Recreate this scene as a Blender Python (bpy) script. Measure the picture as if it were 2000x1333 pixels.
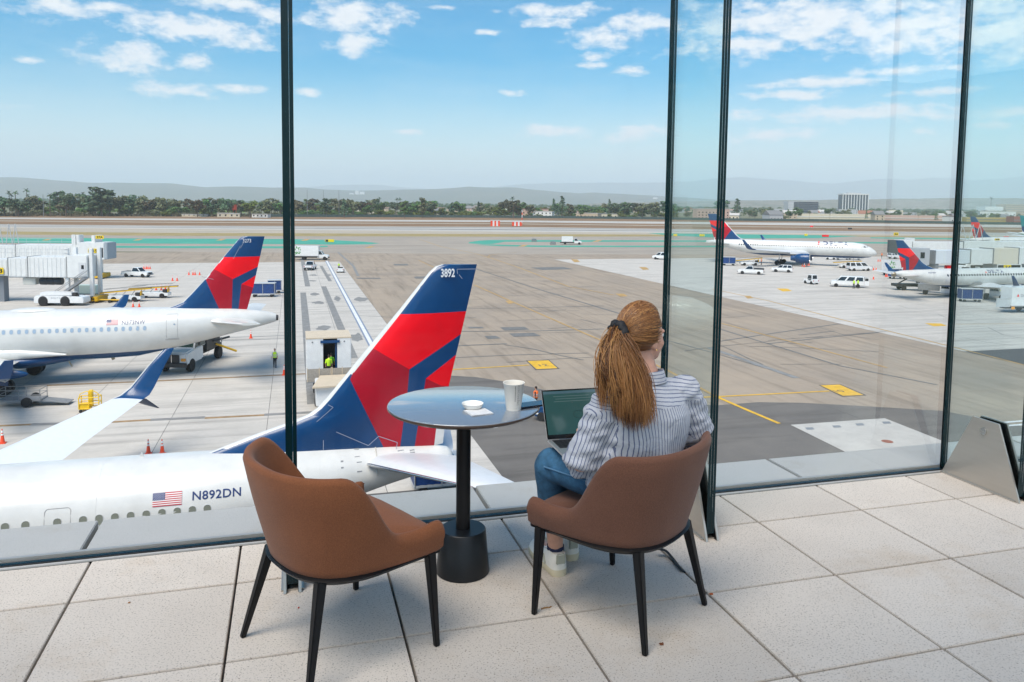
import bpy, bmesh, math, random
import numpy as np
from mathutils import Vector, Matrix
for o in list(bpy.data.objects): bpy.data.objects.remove(o)
scene = bpy.context.scene
COL = scene.collection
rad = math.radians
rng = random.Random(7)

# ------------------------------------------------------------------ camera
F_PX, CY_PX, PITCH, ROLL, CZ = 1506.7, 516.5, rad(4.5), rad(.676), 15.1   # lens in pixels of a 2000 px wide picture
cam = bpy.data.cameras.new('camera'); camo = bpy.data.objects.new('camera', cam); COL.objects.link(camo)
cam.sensor_width = 36; cam.lens = 36 * F_PX / 2000; cam.shift_y = (CY_PX - 666.5) / 2000
cam.clip_start = .05; cam.clip_end = 120000
camo.matrix_world = Matrix.Translation((0, 0, CZ)) @ Matrix.Rotation(rad(90) - PITCH, 4, 'X') @ Matrix.Rotation(ROLL, 4, 'Z')
scene.camera = camo
_r = camo.matrix_world.to_3x3()
_RT, _UP, _FW = (np.array(_r.col[0]), np.array(_r.col[1]), -np.array(_r.col[2]))
def ray(x, y): return _FW + (x - 1000) / F_PX * _RT + (CY_PX - y) / F_PX * _UP
def un(x, y, z=0.):                     # a direction met with the level plane z
    d = ray(x, y); t = (z - CZ) / d[2]; return Vector((d[0] * t, d[1] * t, z))
def at(x, y, Y):                        # a direction at a given distance ahead
    d = ray(x, y); t = Y / d[1]; return Vector((d[0] * t, Y, CZ + d[2] * t))
def hor(x): return CY_PX + F_PX * (_FW[2] + (x - 1000) / F_PX * _RT[2]) / _UP[2]

# ------------------------------------------------------------------ light
SUN_EL, SUN_AZ = rad(58), rad(205)      # azimuth clockwise from +Y: behind the viewer, to the left
scene.view_settings.view_transform = 'Standard'; scene.view_settings.look = 'None'
scene.view_settings.exposure = 0.8; scene.view_settings.gamma = 1
sd = bpy.data.lights.new('sun', 'SUN'); sd.energy = 3.0; sd.angle = rad(38); sd.color = (1, .925, .81)
so = bpy.data.objects.new('sun', sd); COL.objects.link(so)
so.rotation_euler = Vector((-math.sin(SUN_AZ) * math.cos(SUN_EL), -math.cos(SUN_AZ) * math.cos(SUN_EL), -math.sin(SUN_EL))).to_track_quat('-Z', 'Y').to_euler()
world = bpy.data.worlds.new('World'); scene.world = world; world.use_nodes = True
def make_sky():
    nt = world.node_tree; N = nt.nodes; L = nt.links; N.clear()
    out = N.new('ShaderNodeOutputWorld'); bg = N.new('ShaderNodeBackground'); L.new(bg.outputs[0], out.inputs[0])
    bg.inputs[1].default_value = .1
    sky = N.new('ShaderNodeTexSky'); sky.sky_type = 'NISHITA'; sky.sun_disc = False
    sky.sun_elevation = SUN_EL; sky.sun_rotation = SUN_AZ; sky.air_density = 1.0; sky.dust_density = .6; sky.ozone_density = 1.6
    hs = N.new('ShaderNodeHueSaturation'); hs.inputs['Hue'].default_value = .488; hs.inputs['Saturation'].default_value = 1.85; hs.inputs['Value'].default_value = .86
    L.new(sky.outputs[0], hs.inputs['Color'])
    tc = N.new('ShaderNodeTexCoord'); sp = N.new('ShaderNodeSeparateXYZ'); L.new(tc.outputs['Generated'], sp.inputs[0])
    def M(op, a, b=None, c=None):
        n = N.new('ShaderNodeMath'); n.operation = op
        for i, q in enumerate((a, b, c)):
            if q is None: continue
            if isinstance(q, (int, float)): n.inputs[i].default_value = q
            else: L.new(q, n.inputs[i])
        return n.outputs[0]
    az = M('ARCTAN2', sp.outputs[0], sp.outputs[1]); el = M('ARCSINE', sp.outputs[2])
    azw = M('SUBTRACT', M('PINGPONG', M('ADD', az, .66 + 1.32 * 8), 1.32), .66)
    cb = N.new('ShaderNodeCombineXYZ'); L.new(azw, cb.inputs[0]); L.new(el, cb.inputs[1]); vec = cb.outputs[0]
    def V(op, a, b):
        n = N.new('ShaderNodeVectorMath'); n.operation = op; L.new(a, n.inputs[0]); n.inputs[1].default_value = b
        return n
    def noise(scale, detail, sx, sy, rough=.6, off=0):
        m = V('MULTIPLY', vec, (sx, sy, 1)); n = N.new('ShaderNodeTexNoise'); n.noise_dimensions = '3D'
        a = V('ADD', m.outputs[0], (off, off * .7, off * .3))
        L.new(a.outputs[0], n.inputs['Vector']); n.inputs['Scale'].default_value = scale; n.inputs['Detail'].default_value = detail; n.inputs['Roughness'].default_value = rough
        return n.outputs['Fac']
    nz = noise(26, 5, 1, 2.2, .62); nz2 = noise(7, 5, 1, 3.4, .66, 3.1); nb = noise(60, 3, 1, 1.6, .6, 7)
    # clouds of the view: picture position, half width, half height, strength
    cl = [(105, 10, 70, 26, 1), (205, 15, 60, 14, .8), (375, 56, 155, 30, 1.05), (470, 72, 70, 24, 1), (245, 108, 92, 30, 1.1), (375, 122, 50, 18, .8), (450, 8, 110, 20, .9), (520, 30, 60, 25, .75), (345, 176, 85, 16, .95), (470, 174, 60, 11, .8),
          (30, 207, 45, 9, .6), (55, 117, 40, 8, .7), (160, 198, 60, 6, .5), (690, 32, 105, 36, 1.15), (695, 85, 62, 24, 1.1), (655, 117, 22, 7, .7), (600, 180, 28, 10, .75), (865, 15, 32, 8, .7), (955, 64, 28, 8, .7), (990, 180, 40, 10, .7), (800, 258, 38, 8, .7), (690, 275, 14, 6, .6), (470, 309, 20, 5, .5),
          (1090, 22, 120, 16, .75), (1190, 74, 85, 22, 1.1), (1080, 45, 80, 13, .8), (1260, 42, 90, 22, .9), (1160, 110, 36, 11, .9), (1160, 129, 50, 8, .8), (1228, 138, 36, 12, 1), (1245, 178, 18, 6, .6), (1075, 258, 110, 20, .6), (1240, 262, 90, 24, .6),
          (1600, 40, 330, 60, .95), (1450, 90, 170, 30, .85), (1800, 50, 240, 60, .9), (1980, 60, 170, 60, .85), (1600, 162, 160, 13, .85), (1545, 186, 110, 13, .9), (1780, 138, 150, 10, .75), (1810, 180, 100, 10, .7), (1650, 222, 260, 18, .85), (1800, 225, 70, 17, .95), (1795, 256, 30, 10, .9), (1980, 215, 80, 13, .9), (1500, 265, 130, 20, .55), (1930, 245, 60, 9, .7), (1660, 114, 18, 7, .7)]
    cl = [c for c in cl if c[2] * c[3] > 190 and (c[4] > .58 or c[2] > 80)]
    blobs = []
    for x, y, w, h, s in cl:
        d = Vector(ray(x, y)).normalized(); k = F_PX / math.sqrt(1 + ((x - 1000) / F_PX) ** 2) ** 2
        blobs.append((math.atan2(d.x, d.y), math.asin(d.z), w * 1.25 / F_PX, h * 1.35 / F_PX, s))
    acc = None                          # the same clouds come round again outside the view
    for a, e, w, h, s in blobs:
        w *= .5 + .5 * s; h *= .4 + .6 * s
        d = N.new('ShaderNodeVectorMath'); d.operation = 'MULTIPLY_ADD'; L.new(vec, d.inputs[0]); d.inputs[1].default_value = (1 / w, 1 / h, 0); d.inputs[2].default_value = (-a / w, -e / h, 0)
        ln = N.new('ShaderNodeVectorMath'); ln.operation = 'LENGTH'; L.new(d.outputs[0], ln.inputs[0])
        acc = ln.outputs['Value'] if acc is None else M('MINIMUM', acc, ln.outputs['Value'])
    acc = M('SUBTRACT', 1.0, acc)
    dens = M('ADD', acc, M('MULTIPLY', M('SUBTRACT', nz, .52), 2.2)); dens = M('ADD', dens, M('MULTIPLY', M('SUBTRACT', nb, .5), .7))
    mr = N.new('ShaderNodeMapRange'); mr.interpolation_type = 'SMOOTHSTEP'; L.new(dens, mr.inputs[0]); mr.inputs[1].default_value = .08; mr.inputs[2].default_value = .95
    # thin veil, stronger low down
    ve = N.new('ShaderNodeMapRange'); L.new(nz2, ve.inputs[0]); ve.inputs[1].default_value = .45; ve.inputs[2].default_value = .85; ve.inputs[4].default_value = .16
    lo = N.new('ShaderNodeMapRange'); lo.interpolation_type = 'SMOOTHSTEP'; L.new(el, lo.inputs[0]); lo.inputs[1].default_value = -.02; lo.inputs[2].default_value = .17; lo.inputs[3].default_value = .8; lo.inputs[4].default_value = 0
    hz = N.new('ShaderNodeMix'); hz.data_type = 'RGBA'; L.new(lo.outputs[0], hz.inputs[0]); L.new(hs.outputs[0], hz.inputs[6]); hz.inputs[7].default_value = (5.0, 5.75, 6.2, 1)
    mx = N.new('ShaderNodeMath'); mx.operation = 'MAXIMUM'; L.new(mr.outputs[0], mx.inputs[0]); L.new(ve.outputs[0], mx.inputs[1])
    shade = N.new('ShaderNodeMix'); shade.data_type = 'RGBA'; L.new(nb, shade.inputs[0]); shade.inputs[6].default_value = (5.2, 5.4, 5.7, 1); shade.inputs[7].default_value = (6.6, 6.5, 6.45, 1)
    mix = N.new('ShaderNodeMix'); mix.data_type = 'RGBA'; L.new(M('MULTIPLY', mx.outputs[0], .93), mix.inputs[0]); L.new(hz.outputs[2], mix.inputs[6]); L.new(shade.outputs[2], mix.inputs[7])
    L.new(mix.outputs[2], bg.inputs[0])
make_sky()
scene.cycles.max_bounces = 8; scene.cycles.transparent_max_bounces = 24; scene.cycles.volume_bounces = 2
scene.cycles.caustics_reflective = False; scene.cycles.caustics_refractive = False

# ------------------------------------------------------------------ materials
MATS = {}
def mat(name, col=(.5, .5, .5), rough=.6, metal=0., noise=0., nscale=4., bump=0., bscale=60., coat=0., spec=.5, emit=0., aniso=None, col2=None):
    if name in MATS: return MATS[name]
    m = bpy.data.materials.new(name); m.use_nodes = True; MATS[name] = m
    nt = m.node_tree; N = nt.nodes; L = nt.links; b = N['Principled BSDF']
    b.inputs['Base Color'].default_value = (*col, 1); b.inputs['Roughness'].default_value = rough; b.inputs['Metallic'].default_value = metal
    b.inputs['Coat Weight'].default_value = coat; b.inputs['Specular IOR Level'].default_value = spec
    if emit: b.inputs['Emission Color'].default_value = (*col, 1); b.inputs['Emission Strength'].default_value = emit
    if noise or bump or col2:
        tc = N.new('ShaderNodeTexCoord'); mp = N.new('ShaderNodeMapping'); L.new(tc.outputs['Object'], mp.inputs[0])
        if aniso: mp.inputs['Scale'].default_value = aniso
    if noise or col2:
        n = N.new('ShaderNodeTexNoise'); n.inputs['Scale'].default_value = nscale; n.inputs['Detail'].default_value = 6; n.inputs['Roughness'].default_value = .65
        L.new(mp.outputs[0], n.inputs['Vector'])
        mx = N.new('ShaderNodeMix'); mx.data_type = 'RGBA'
        c2 = col2 or tuple(c * (1 - noise) for c in col); c1 = col if col2 else tuple(min(1, c * (1 + noise * .6)) for c in col)
        mx.inputs[6].default_value = (*c1, 1); mx.inputs[7].default_value = (*c2, 1)
        mr = N.new('ShaderNodeMapRange'); mr.inputs[1].default_value = .32; mr.inputs[2].default_value = .68; L.new(n.outputs['Fac'], mr.inputs[0])
        L.new(mr.outputs[0], mx.inputs[0]); L.new(mx.outputs[2], b.inputs['Base Color'])
    if bump:
        n = N.new('ShaderNodeTexNoise'); n.inputs['Scale'].default_value = bscale; n.inputs['Detail'].default_value = 3; L.new(mp.outputs[0], n.inputs['Vector'])
        bp = N.new('ShaderNodeBump'); bp.inputs['Strength'].default_value = bump; bp.inputs['Distance'].default_value = .01; L.new(n.outputs['Fac'], bp.inputs['Height']); L.new(bp.outputs[0], b.inputs['Normal'])
    return m
WHITE = mat('aircraft_white', (.665, .665, .64), .28, noise=.1, nscale=.7, coat=.3)
BLUE = mat('aircraft_blue', (.002, .05, .16), .3, coat=.12, noise=.12, nscale=1.5)
RED = mat('aircraft_red', (.92, .003, .012), .3, coat=.08, spec=.3, noise=.06, nscale=1.5)
DRED = mat('aircraft_dark_red', (.40, .007, .022), .3, coat=.08, spec=.3, noise=.1, nscale=1.5)
GREYA = mat('wing_grey', (.62, .64, .66), .35, noise=.06, nscale=2)
METAL = mat('bare_metal', (.62, .62, .63), .25, 1.)
DARK = mat('dark_grey', (.03, .03, .032), .5)
TYRE = mat('tyre_rubber', (.018, .018, .019), .8, noise=.3, nscale=8)
RIM = mat('rim_grey', (.45, .46, .47), .4, .5)
GLASSD = mat('dark_window', (.012, .016, .02), .08, spec=.8)
VWHITE = mat('vehicle_white', (.76, .77, .77), .3, coat=.5, noise=.08, nscale=2)
YEL = mat('equipment_yellow', (.72, .42, .015), .45, noise=.2, nscale=6)
ORANGE = mat('cone_orange', (.85, .075, .02), .5, noise=.1)
HIVIS = mat('hi_vis_yellow', (.55, .85, .03), .7)
HIORA = mat('hi_vis_orange', (.85, .17, .03), .7)
CLOTHD = mat('dark_cloth', (.02, .022, .028), .9)
SKIN = mat('skin', (.55, .29, .2), .5, noise=.12, nscale=14)
NAVY = mat('navy_ink', (.01, .03, .13), .4)
LETW = mat('letter_white', (.8, .8, .8), .4)
CARTB = mat('cart_blue', (.01, .05, .19), .55, noise=.3, nscale=4)
GREYM = mat('machine_grey', (.22, .23, .24), .5, noise=.2)
LGREY = mat('light_grey_paint', (.5, .52, .53), .45, noise=.12, nscale=3)
BLACK = mat('black_metal', (.008, .008, .009), .4, spec=.3)

# ------------------------------------------------------------------ mesh helpers
class MB:
    def __init__(s): s.v = []; s.f = []; s.m = []
    def add(s, vs, fs, mi=0):
        o = len(s.v); s.v += [tuple(p) for p in vs]; s.f += [tuple(i + o for i in f) for f in fs]; s.m += [mi] * len(fs); return s
    def box(s, c, d, mi=0, tx=1., ty=1., rz=0., ox=0., R=None):     # centre, size, top taper, top shift in x
        hx, hy, hz = d[0] / 2, d[1] / 2, d[2] / 2; vs = []
        for z, kx, ky, o in ((-hz, 1, 1, 0), (hz, tx, ty, ox)):
            for x, y in ((-hx, -hy), (hx, -hy), (hx, hy), (-hx, hy)): vs.append((x * kx + o, y * ky, z))
        if rz: R = Matrix.Rotation(rz, 3, 'Z')
        if R is not None: vs = [tuple(R @ Vector(p)) for p in vs]
        vs = [(p[0] + c[0], p[1] + c[1], p[2] + c[2]) for p in vs]
        return s.add(vs, [(3, 2, 1, 0), (4, 5, 6, 7), (0, 1, 5, 4), (1, 2, 6, 5), (2, 3, 7, 6), (3, 0, 4, 7)], mi)
    def loft(s, rings, cap=True, mi=0, closed=True):
        n = len(rings[0]); o = len(s.v); fs = []
        for k in range(len(rings) - 1):
            for i in range(n if closed else n - 1):
                a, b = k * n + i, k * n + (i + 1) % n; fs.append((a, b, b + n, a + n))
        if cap: fs.append(tuple(range(n - 1, -1, -1))); fs.append(tuple(range((len(rings) - 1) * n, len(rings) * n)))
        return s.add([p for r in rings for p in r], fs, mi)
    def tube(s, pts, r, n=8, mi=0, cap=True, sq=1.):
        pts = [Vector(p) for p in pts]; rs = r if isinstance(r, (list, tuple)) else [r] * len(pts); rings = []; up = None
        for i, p in enumerate(pts):
            t = (pts[min(i + 1, len(pts) - 1)] - pts[max(i - 1, 0)]).normalized()
            if up is None: up = Vector((0, 0, 1)) if abs(t.z) < .95 else Vector((1, 0, 0))
            a = t.cross(up).normalized(); b = a.cross(t).normalized(); up = b
            rings.append([p + (a * math.cos(q) + b * math.sin(q) * sq) * rs[i] for q in [2 * math.pi * k / n for k in range(n)]])
        return s.loft(rings, cap, mi)
    def lathe(s, prof, n=24, mi=0, c=(0, 0, 0), axis='Z', cap=True):
        def P(r, h, a):
            x, y = r * math.cos(a), r * math.sin(a); q = {'Z': (x, y, h), 'X': (h, x, y), 'Y': (y, h, x)}[axis]
            return (q[0] + c[0], q[1] + c[1], q[2] + c[2])
        return s.loft([[P(r, h, 2 * math.pi * k / n) for k in range(n)] for r, h in prof], cap, mi)
    def prism(s, poly, a, b, ax='Y', mi=0, shrink=1.):       # polygon in the two other axes, extruded a..b
        def P(u, v, h): return {'Y': (u, h, v), 'X': (h, u, v), 'Z': (u, v, h)}[ax]
        area = sum(poly[i][0] * poly[(i + 1) % len(poly)][1] - poly[(i + 1) % len(poly)][0] * poly[i][1] for i in range(len(poly)))
        if (area > 0) != (ax in 'XZ'): poly = poly[::-1]
        n = len(poly); vs = [P(u, v, a) for u, v in poly] + [P(u, v, b) for u, v in poly]
        fs = [(i, (i + 1) % n, (i + 1) % n + n, i + n) for i in range(n)] + [tuple(range(n - 1, -1, -1)), tuple(range(n, 2 * n))]
        return s.add(vs, fs, mi)
    def sphere(s, c, r, n=12, m=8, mi=0):
        r = r if isinstance(r, (tuple, list)) else (r, r, r); rings = []
        for k in range(m + 1):
            t = math.pi * (k + .02) / (m + .04) - math.pi / 2
            rings.append([(c[0] + r[0] * math.cos(t) * math.cos(2 * math.pi * i / n), c[1] + r[1] * math.cos(t) * math.sin(2 * math.pi * i / n), c[2] + r[2] * math.sin(t)) for i in range(n)])
        return s.loft(rings, True, mi)
    def mesh(s, name, mats, smooth=40, bevel=0.):
        me = bpy.data.meshes.new(name); me.from_pydata(s.v, [], s.f)
        for m in (mats if isinstance(mats, (list, tuple)) else [mats]): me.materials.append(m)
        me.polygons.foreach_set('material_index', s.m); finish(me, smooth, bevel); return me
    def build(s, name, mats, parent=None, loc=None, smooth=40, bevel=0., rz=0.):
        return link(name, s.mesh(name, mats, smooth, bevel), parent, loc, rz)
def finish(me, smooth=40, bevel=0.):
    if bevel:
        bm = bmesh.new(); bm.from_mesh(me)
        es = [e for e in bm.edges if len(e.link_faces) == 2 and e.calc_face_angle(0) > rad(28)]
        bmesh.ops.bevel(bm, geom=es, offset=bevel, segments=2, affect='EDGES', clamp_overlap=True); bm.to_mesh(me); bm.free()
    me.validate()
    if smooth:
        me.polygons.foreach_set('use_smooth', [True] * len(me.polygons)); me.set_sharp_from_angle(angle=rad(smooth))
    me.update()
def link(name, me, parent=None, loc=None, rz=0.):
    o = bpy.data.objects.new(name, me); COL.objects.link(o)
    if parent: o.parent = parent
    if loc is not None: o.location = loc
    if rz: o.rotation_euler.z = rz
    return o
def tag(o, label, cat=None, group=None):
    o['label'] = label
    if cat: o['category'] = cat
    if group: o['group'] = group
    return o
def struct(o): o['kind'] = 'structure'; return o
def thing(name, label, cat, loc=(0, 0, 0), rz=0., group=None):
    o = bpy.data.objects.new(name, None); COL.objects.link(o); o.empty_display_size = .2
    o.location = loc; o.rotation_euler.z = rz; return tag(o, label, cat, group)
def copy_tree(o, parent=None):
    c = o.copy(); COL.objects.link(c); c.parent = parent
    for ch in list(o.children): copy_tree(ch, c)
    return c
def dup(o, loc, rz, label, group=None):
    c = copy_tree(o); c.location = loc; c.rotation_euler.z = rz; c['label'] = label
    if group: c['group'] = group
    return c
def text_mesh(body, size, bold=.0, spacing=1.0):
    cu = bpy.data.curves.new('t', 'FONT'); cu.body = body; cu.size = size; cu.offset = bold; cu.space_character = spacing; cu.align_x = 'LEFT'; cu.resolution_u = 3
    o = bpy.data.objects.new('t', cu); COL.objects.link(o); bpy.context.view_layer.update()
    me = bpy.data.meshes.new_from_object(o.evaluated_get(bpy.context.evaluated_depsgraph_get()))
    bpy.data.objects.remove(o); bpy.data.curves.remove(cu); return me
def lettering(name, body, size, material, parent, origin, ux, uz, bold=0., spacing=1., fit=None, width=None):
    """text laid on a surface: origin lower left, ux along the line, uz up; fit(p) moves a point onto a curved surface"""
    me = text_mesh(body, size, bold, spacing); me.materials.clear(); me.materials.append(material); ux = Vector(ux); uz = Vector(uz); origin = Vector(origin)
    k = 1.
    if width:
        xs = [v.co.x for v in me.vertices]; k = width / (max(xs) - min(xs))
    for v in me.vertices:
        p = origin + ux * (v.co.x * k) + uz * v.co.y; v.co = fit(p) if fit else p
    me.name = name; return link(name, me, parent)
# ================================================================== terrace
TZ = 13.5; YAW = .2804
ter = Matrix.Translation((0, 0, TZ)) @ Matrix.Rotation(YAW, 4, 'Z')      # local: x along the glass, y outwards
def tl(u, v, z=0.): return ter @ Vector((u, v, z))
def tile_mat(name, c1, c2, speck, sc):
    m = bpy.data.materials.new(name); m.use_nodes = True; nt = m.node_tree; N = nt.nodes; L = nt.links; b = N['Principled BSDF']; b.inputs['Roughness'].default_value = .8
    ge = N.new('ShaderNodeNewGeometry'); oi = N.new('ShaderNodeObjectInfo')
    n1 = N.new('ShaderNodeTexNoise'); n1.inputs['Scale'].default_value = 3; n1.inputs['Detail'].default_value = 6; L.new(ge.outputs['Position'], n1.inputs['Vector'])
    n2 = N.new('ShaderNodeTexNoise'); n2.inputs['Scale'].default_value = sc; n2.inputs['Detail'].default_value = 2; L.new(ge.outputs['Position'], n2.inputs['Vector'])
    n3 = N.new('ShaderNodeTexNoise'); n3.inputs['Scale'].default_value = 1.3; n3.inputs['Detail'].default_value = 9; n3.inputs['Roughness'].default_value = .75; L.new(ge.outputs['Position'], n3.inputs['Vector'])
    mx = N.new('ShaderNodeMix'); mx.data_type = 'RGBA'; L.new(n1.outputs['Fac'], mx.inputs[0]); mx.inputs[6].default_value = (*c1, 1); mx.inputs[7].default_value = (*c2, 1)
    r2 = N.new('ShaderNodeMapRange'); L.new(n2.outputs['Fac'], r2.inputs[0]); r2.inputs[1].default_value = .56; r2.inputs[2].default_value = .74; r2.inputs[4].default_value = speck
    m2 = N.new('ShaderNodeMix'); m2.data_type = 'RGBA'; m2.blend_type = 'MULTIPLY'; L.new(r2.outputs[0], m2.inputs[0]); L.new(mx.outputs[2], m2.inputs[6]); m2.inputs[7].default_value = (.45, .44, .43, 1)
    r3 = N.new('ShaderNodeMapRange'); L.new(n3.outputs['Fac'], r3.inputs[0]); r3.inputs[1].default_value = .54; r3.inputs[2].default_value = .72; r3.inputs[4].default_value = .6
    m3 = N.new('ShaderNodeMix'); m3.data_type = 'RGBA'; m3.blend_type = 'MULTIPLY'; L.new(r3.outputs[0], m3.inputs[0]); L.new(m2.outputs[2], m3.inputs[6]); m3.inputs[7].default_value = (.8, .7, .58, 1)
    hv = N.new('ShaderNodeHueSaturation'); L.new(m3.outputs[2], hv.inputs['Color']); rv = N.new('ShaderNodeMapRange'); L.new(oi.outputs['Random'], rv.inputs[0]); rv.inputs[3].default_value = .89; rv.inputs[4].default_value = 1.06; L.new(rv.outputs[0], hv.inputs['Value'])
    L.new(hv.outputs[0], b.inputs['Base Color'])
    bp = N.new('ShaderNodeBump'); bp.inputs['Strength'].default_value = .35; bp.inputs['Distance'].default_value = .002; L.new(n2.outputs['Fac'], bp.inputs['Height']); L.new(bp.outputs[0], b.inputs['Normal'])
    return m
TILE = tile_mat('terrace_concrete_tile', (.645, .575, .50), (.515, .458, .40), 1.2, 150)
LEDGE = tile_mat('ledge_granite', (.55, .535, .515), (.48, .47, .45), .7, 200)
JOINT = mat('joint_dark', (.09, .085, .08), .9)
fl = MB(); fl.box((0, -3.15, -.2), (22, 13.7, .34)); fl = struct(fl.build('terrace_floor', JOINT, smooth=0)); fl.matrix_world = ter
A, B = .6267, .5785; U0 = un(460.3, 1140, TZ); U0 = ter.inverted() @ U0
tm = MB(); tm.box((0, 0, -.018), (A - .010, B - .010, .036)); tme = tm.mesh('tile', TILE, 30, .0025)
FV = 3.715                                     # facade line
half = MB(); ly = FV - .035 - U0.y; half.box((0, 0, -.018), (A - .010, ly - .010, .036)); hme = half.mesh('tile', TILE, 30, .0025)
for i in range(-6, 11):
    for j in range(-1, 9):
        if j == -1: link('tile', hme, fl, (U0.x + (i + .5) * A, U0.y + ly / 2, rng.uniform(0, .0012)))
        else: link('tile', tme, fl, (U0.x + (i + .5) * A, U0.y - (j + .5) * B, rng.uniform(0, .0015)))
# ledge outside the glass: granite slabs with open joints
MOD = 1.912; FIN0 = .012
le = MB(); le.box((0, FV + .235, -.32), (26, .41, .5)); le = struct(le.build('outer_ledge', JOINT, smooth=0)); le.matrix_world = ter
sl = MB(); sl.box((0, 0, -.03), (MOD - .022, .385, .06)); sme = sl.mesh('ledge_slab', LEDGE, 30, .004)
for k in range(-5, 7): link('ledge_slab', sme, le, (-.925 + MOD * (k + .5), FV + .25, 0))
tr = MB(); tr.box((0, FV + .045, -.005), (26, .022, .05)); tr.build('edge_trim', mat('trim_aluminium', (.42, .41, .39), .45, .3), le)
# building body under the terrace
bw = MB(); bw.box((0, -1.6, -7.05), (60, 11.15, 12.9)); bw.box((0, FV + .28, -.72), (60, .3, .3)); bo = bw.build('terminal_building', mat('terminal_wall', (.5, .5, .5), .7, noise=.1), None, smooth=0); bo.matrix_world = ter; tag(bo, 'pale grey terminal building carrying the terrace', 'building')

# ---- glass
def glass_mat(name, tint, refl):
    m = bpy.data.materials.new(name); m.use_nodes = True; nt = m.node_tree; N = nt.nodes; L = nt.links; N.clear()
    out = N.new('ShaderNodeOutputMaterial'); tr = N.new('ShaderNodeBsdfTransparent'); gl = N.new('ShaderNodeBsdfGlossy'); fr = N.new('ShaderNodeFresnel'); mx = N.new('ShaderNodeMixShader')
    tr.inputs[0].default_value = (*tint, 1); gl.inputs['Roughness'].default_value = 0; gl.inputs[0].default_value = (.9, 1, .97, 1); fr.inputs[0].default_value = 1.5
    mm = N.new('ShaderNodeMath'); mm.operation = 'MULTIPLY'; L.new(fr.outputs[0], mm.inputs[0]); mm.inputs[1].default_value = refl; L.new(mm.outputs[0], mx.inputs[0])
    L.new(tr.outputs[0], mx.inputs[1]); L.new(gl.outputs[0], mx.inputs[2]); L.new(mx.outputs[0], out.inputs[0]); return m
PANE = glass_mat('facade_glass', (.993, .997, .996), .13)
FING = glass_mat('fin_glass', (.965, .991, .99), .10)
LAMI = glass_mat('fin_laminate', (.985, .995, .995), .05)
EDGE = mat('glass_edge_teal', (.002, .016, .020), .25, spec=.3)
SEAL = mat('black_sealant', (.008, .008, .009), .4)
STEEL = mat('brushed_steel', (.50, .465, .415), .34, .7, noise=.04, nscale=3, aniso=(1, 1, 14))
CEIL = 4.3
def glass_slab(name, x0, x1, y0, y1, z0, z1, thin, face, parent):
    b = MB(); b.box(((x0 + x1) / 2, (y0 + y1) / 2, (z0 + z1) / 2), (x1 - x0, y1 - y0, z1 - z0)); o = b.build(name, [face, EDGE], parent, smooth=0)
    for p in o.data.polygons: p.material_index = 0 if abs(p.normal[thin]) > .9 else 1
    return o
for k in range(-4, 6):
    t = thing('glass_wall_bay', 'x', 'glass wall', tl(FIN0 + MOD * (k + .5), FV), YAW, 'large clear panes of the terrace glass wall')
    names = {-1: 'large clear glass pane left of the black-edged glass fin at left', 0: 'large clear glass pane in front of the table and seated woman', 1: 'large clear glass pane between the two right-hand glass fins', 2: 'large clear glass pane right of the steel clamped fin at the right edge'}
    t['label'] = names.get(k, 'large clear glass pane of the terrace wall outside the view')
    glass_slab('pane', -MOD / 2 + .008, MOD / 2 - .008, -.010, .010, .012, CEIL, 1, PANE, t)
    b = MB(); b.box((0, -.001, -.004), (MOD, .032, .030)); b.build('base_seal', SEAL, t, smooth=0)
    b = MB(); b.box((0, -.024, .001), (MOD, .012, .008)); b.build('base_trim', mat('trim_light', (.62, .61, .59), .4, .3), t, smooth=0)
    b = MB(); b.box((MOD / 2, 0, CEIL / 2), (.016, .021, CEIL - .03)); b.build('joint_seal', SEAL, t, smooth=0)
finlab = {0: 'glass fin with dark green edge seen end on behind the empty chair', 1: 'tall glass fin standing right behind the seated woman', 2: 'tall glass fin in a triangular steel clamp at the right edge'}
for k in (0, 1, 2):
    u = FIN0 + MOD * k - (.018 if k == 0 else 0)
    t = thing('glass_fin', finlab[k], 'glass fin', tl(u, FV), YAW, 'glass fins stiffening the terrace wall')
    for q in (-.0145, 0, .0145):        # three laminated sheets
        glass_slab('glass_sheet', q - .0068, q + .0068, -.53, -.014, .03, CEIL, 0, FING if q == 0 else LAMI, t)
    for s in (-1, 1):
        b = MB(); b.prism([(-.03, .002), (-.555, .002), (-.40, .40), (-.23, .40)], s * .024, s * .036, 'X'); o = b.build('clamp_plate', STEEL, t, smooth=0, bevel=.0015)
        c = MB(); c.lathe([(.020, 0), (.020, .006), (.017, .008)], 24, axis='X', c=(s * .036 - (.008 if s < 0 else 0), -.31, .335)); c.build('bolt_cover', mat('bolt_steel', (.7, .69, .66), .2, 1), o)
    b = MB(); b.prism([(-.03, .003), (-.55, .003), (-.40, .395), (-.23, .395)], -.0235, -.022, 'X'); b.prism([(-.03, .003), (-.55, .003), (-.40, .395), (-.23, .395)], .022, .0235, 'X'); b.build('gasket', SEAL, t, smooth=0)
    b = MB(); b.box((0, -.28, .004), (.09, .50, .008)); b.build('shoe_plate', STEEL, t, smooth=0)
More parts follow.
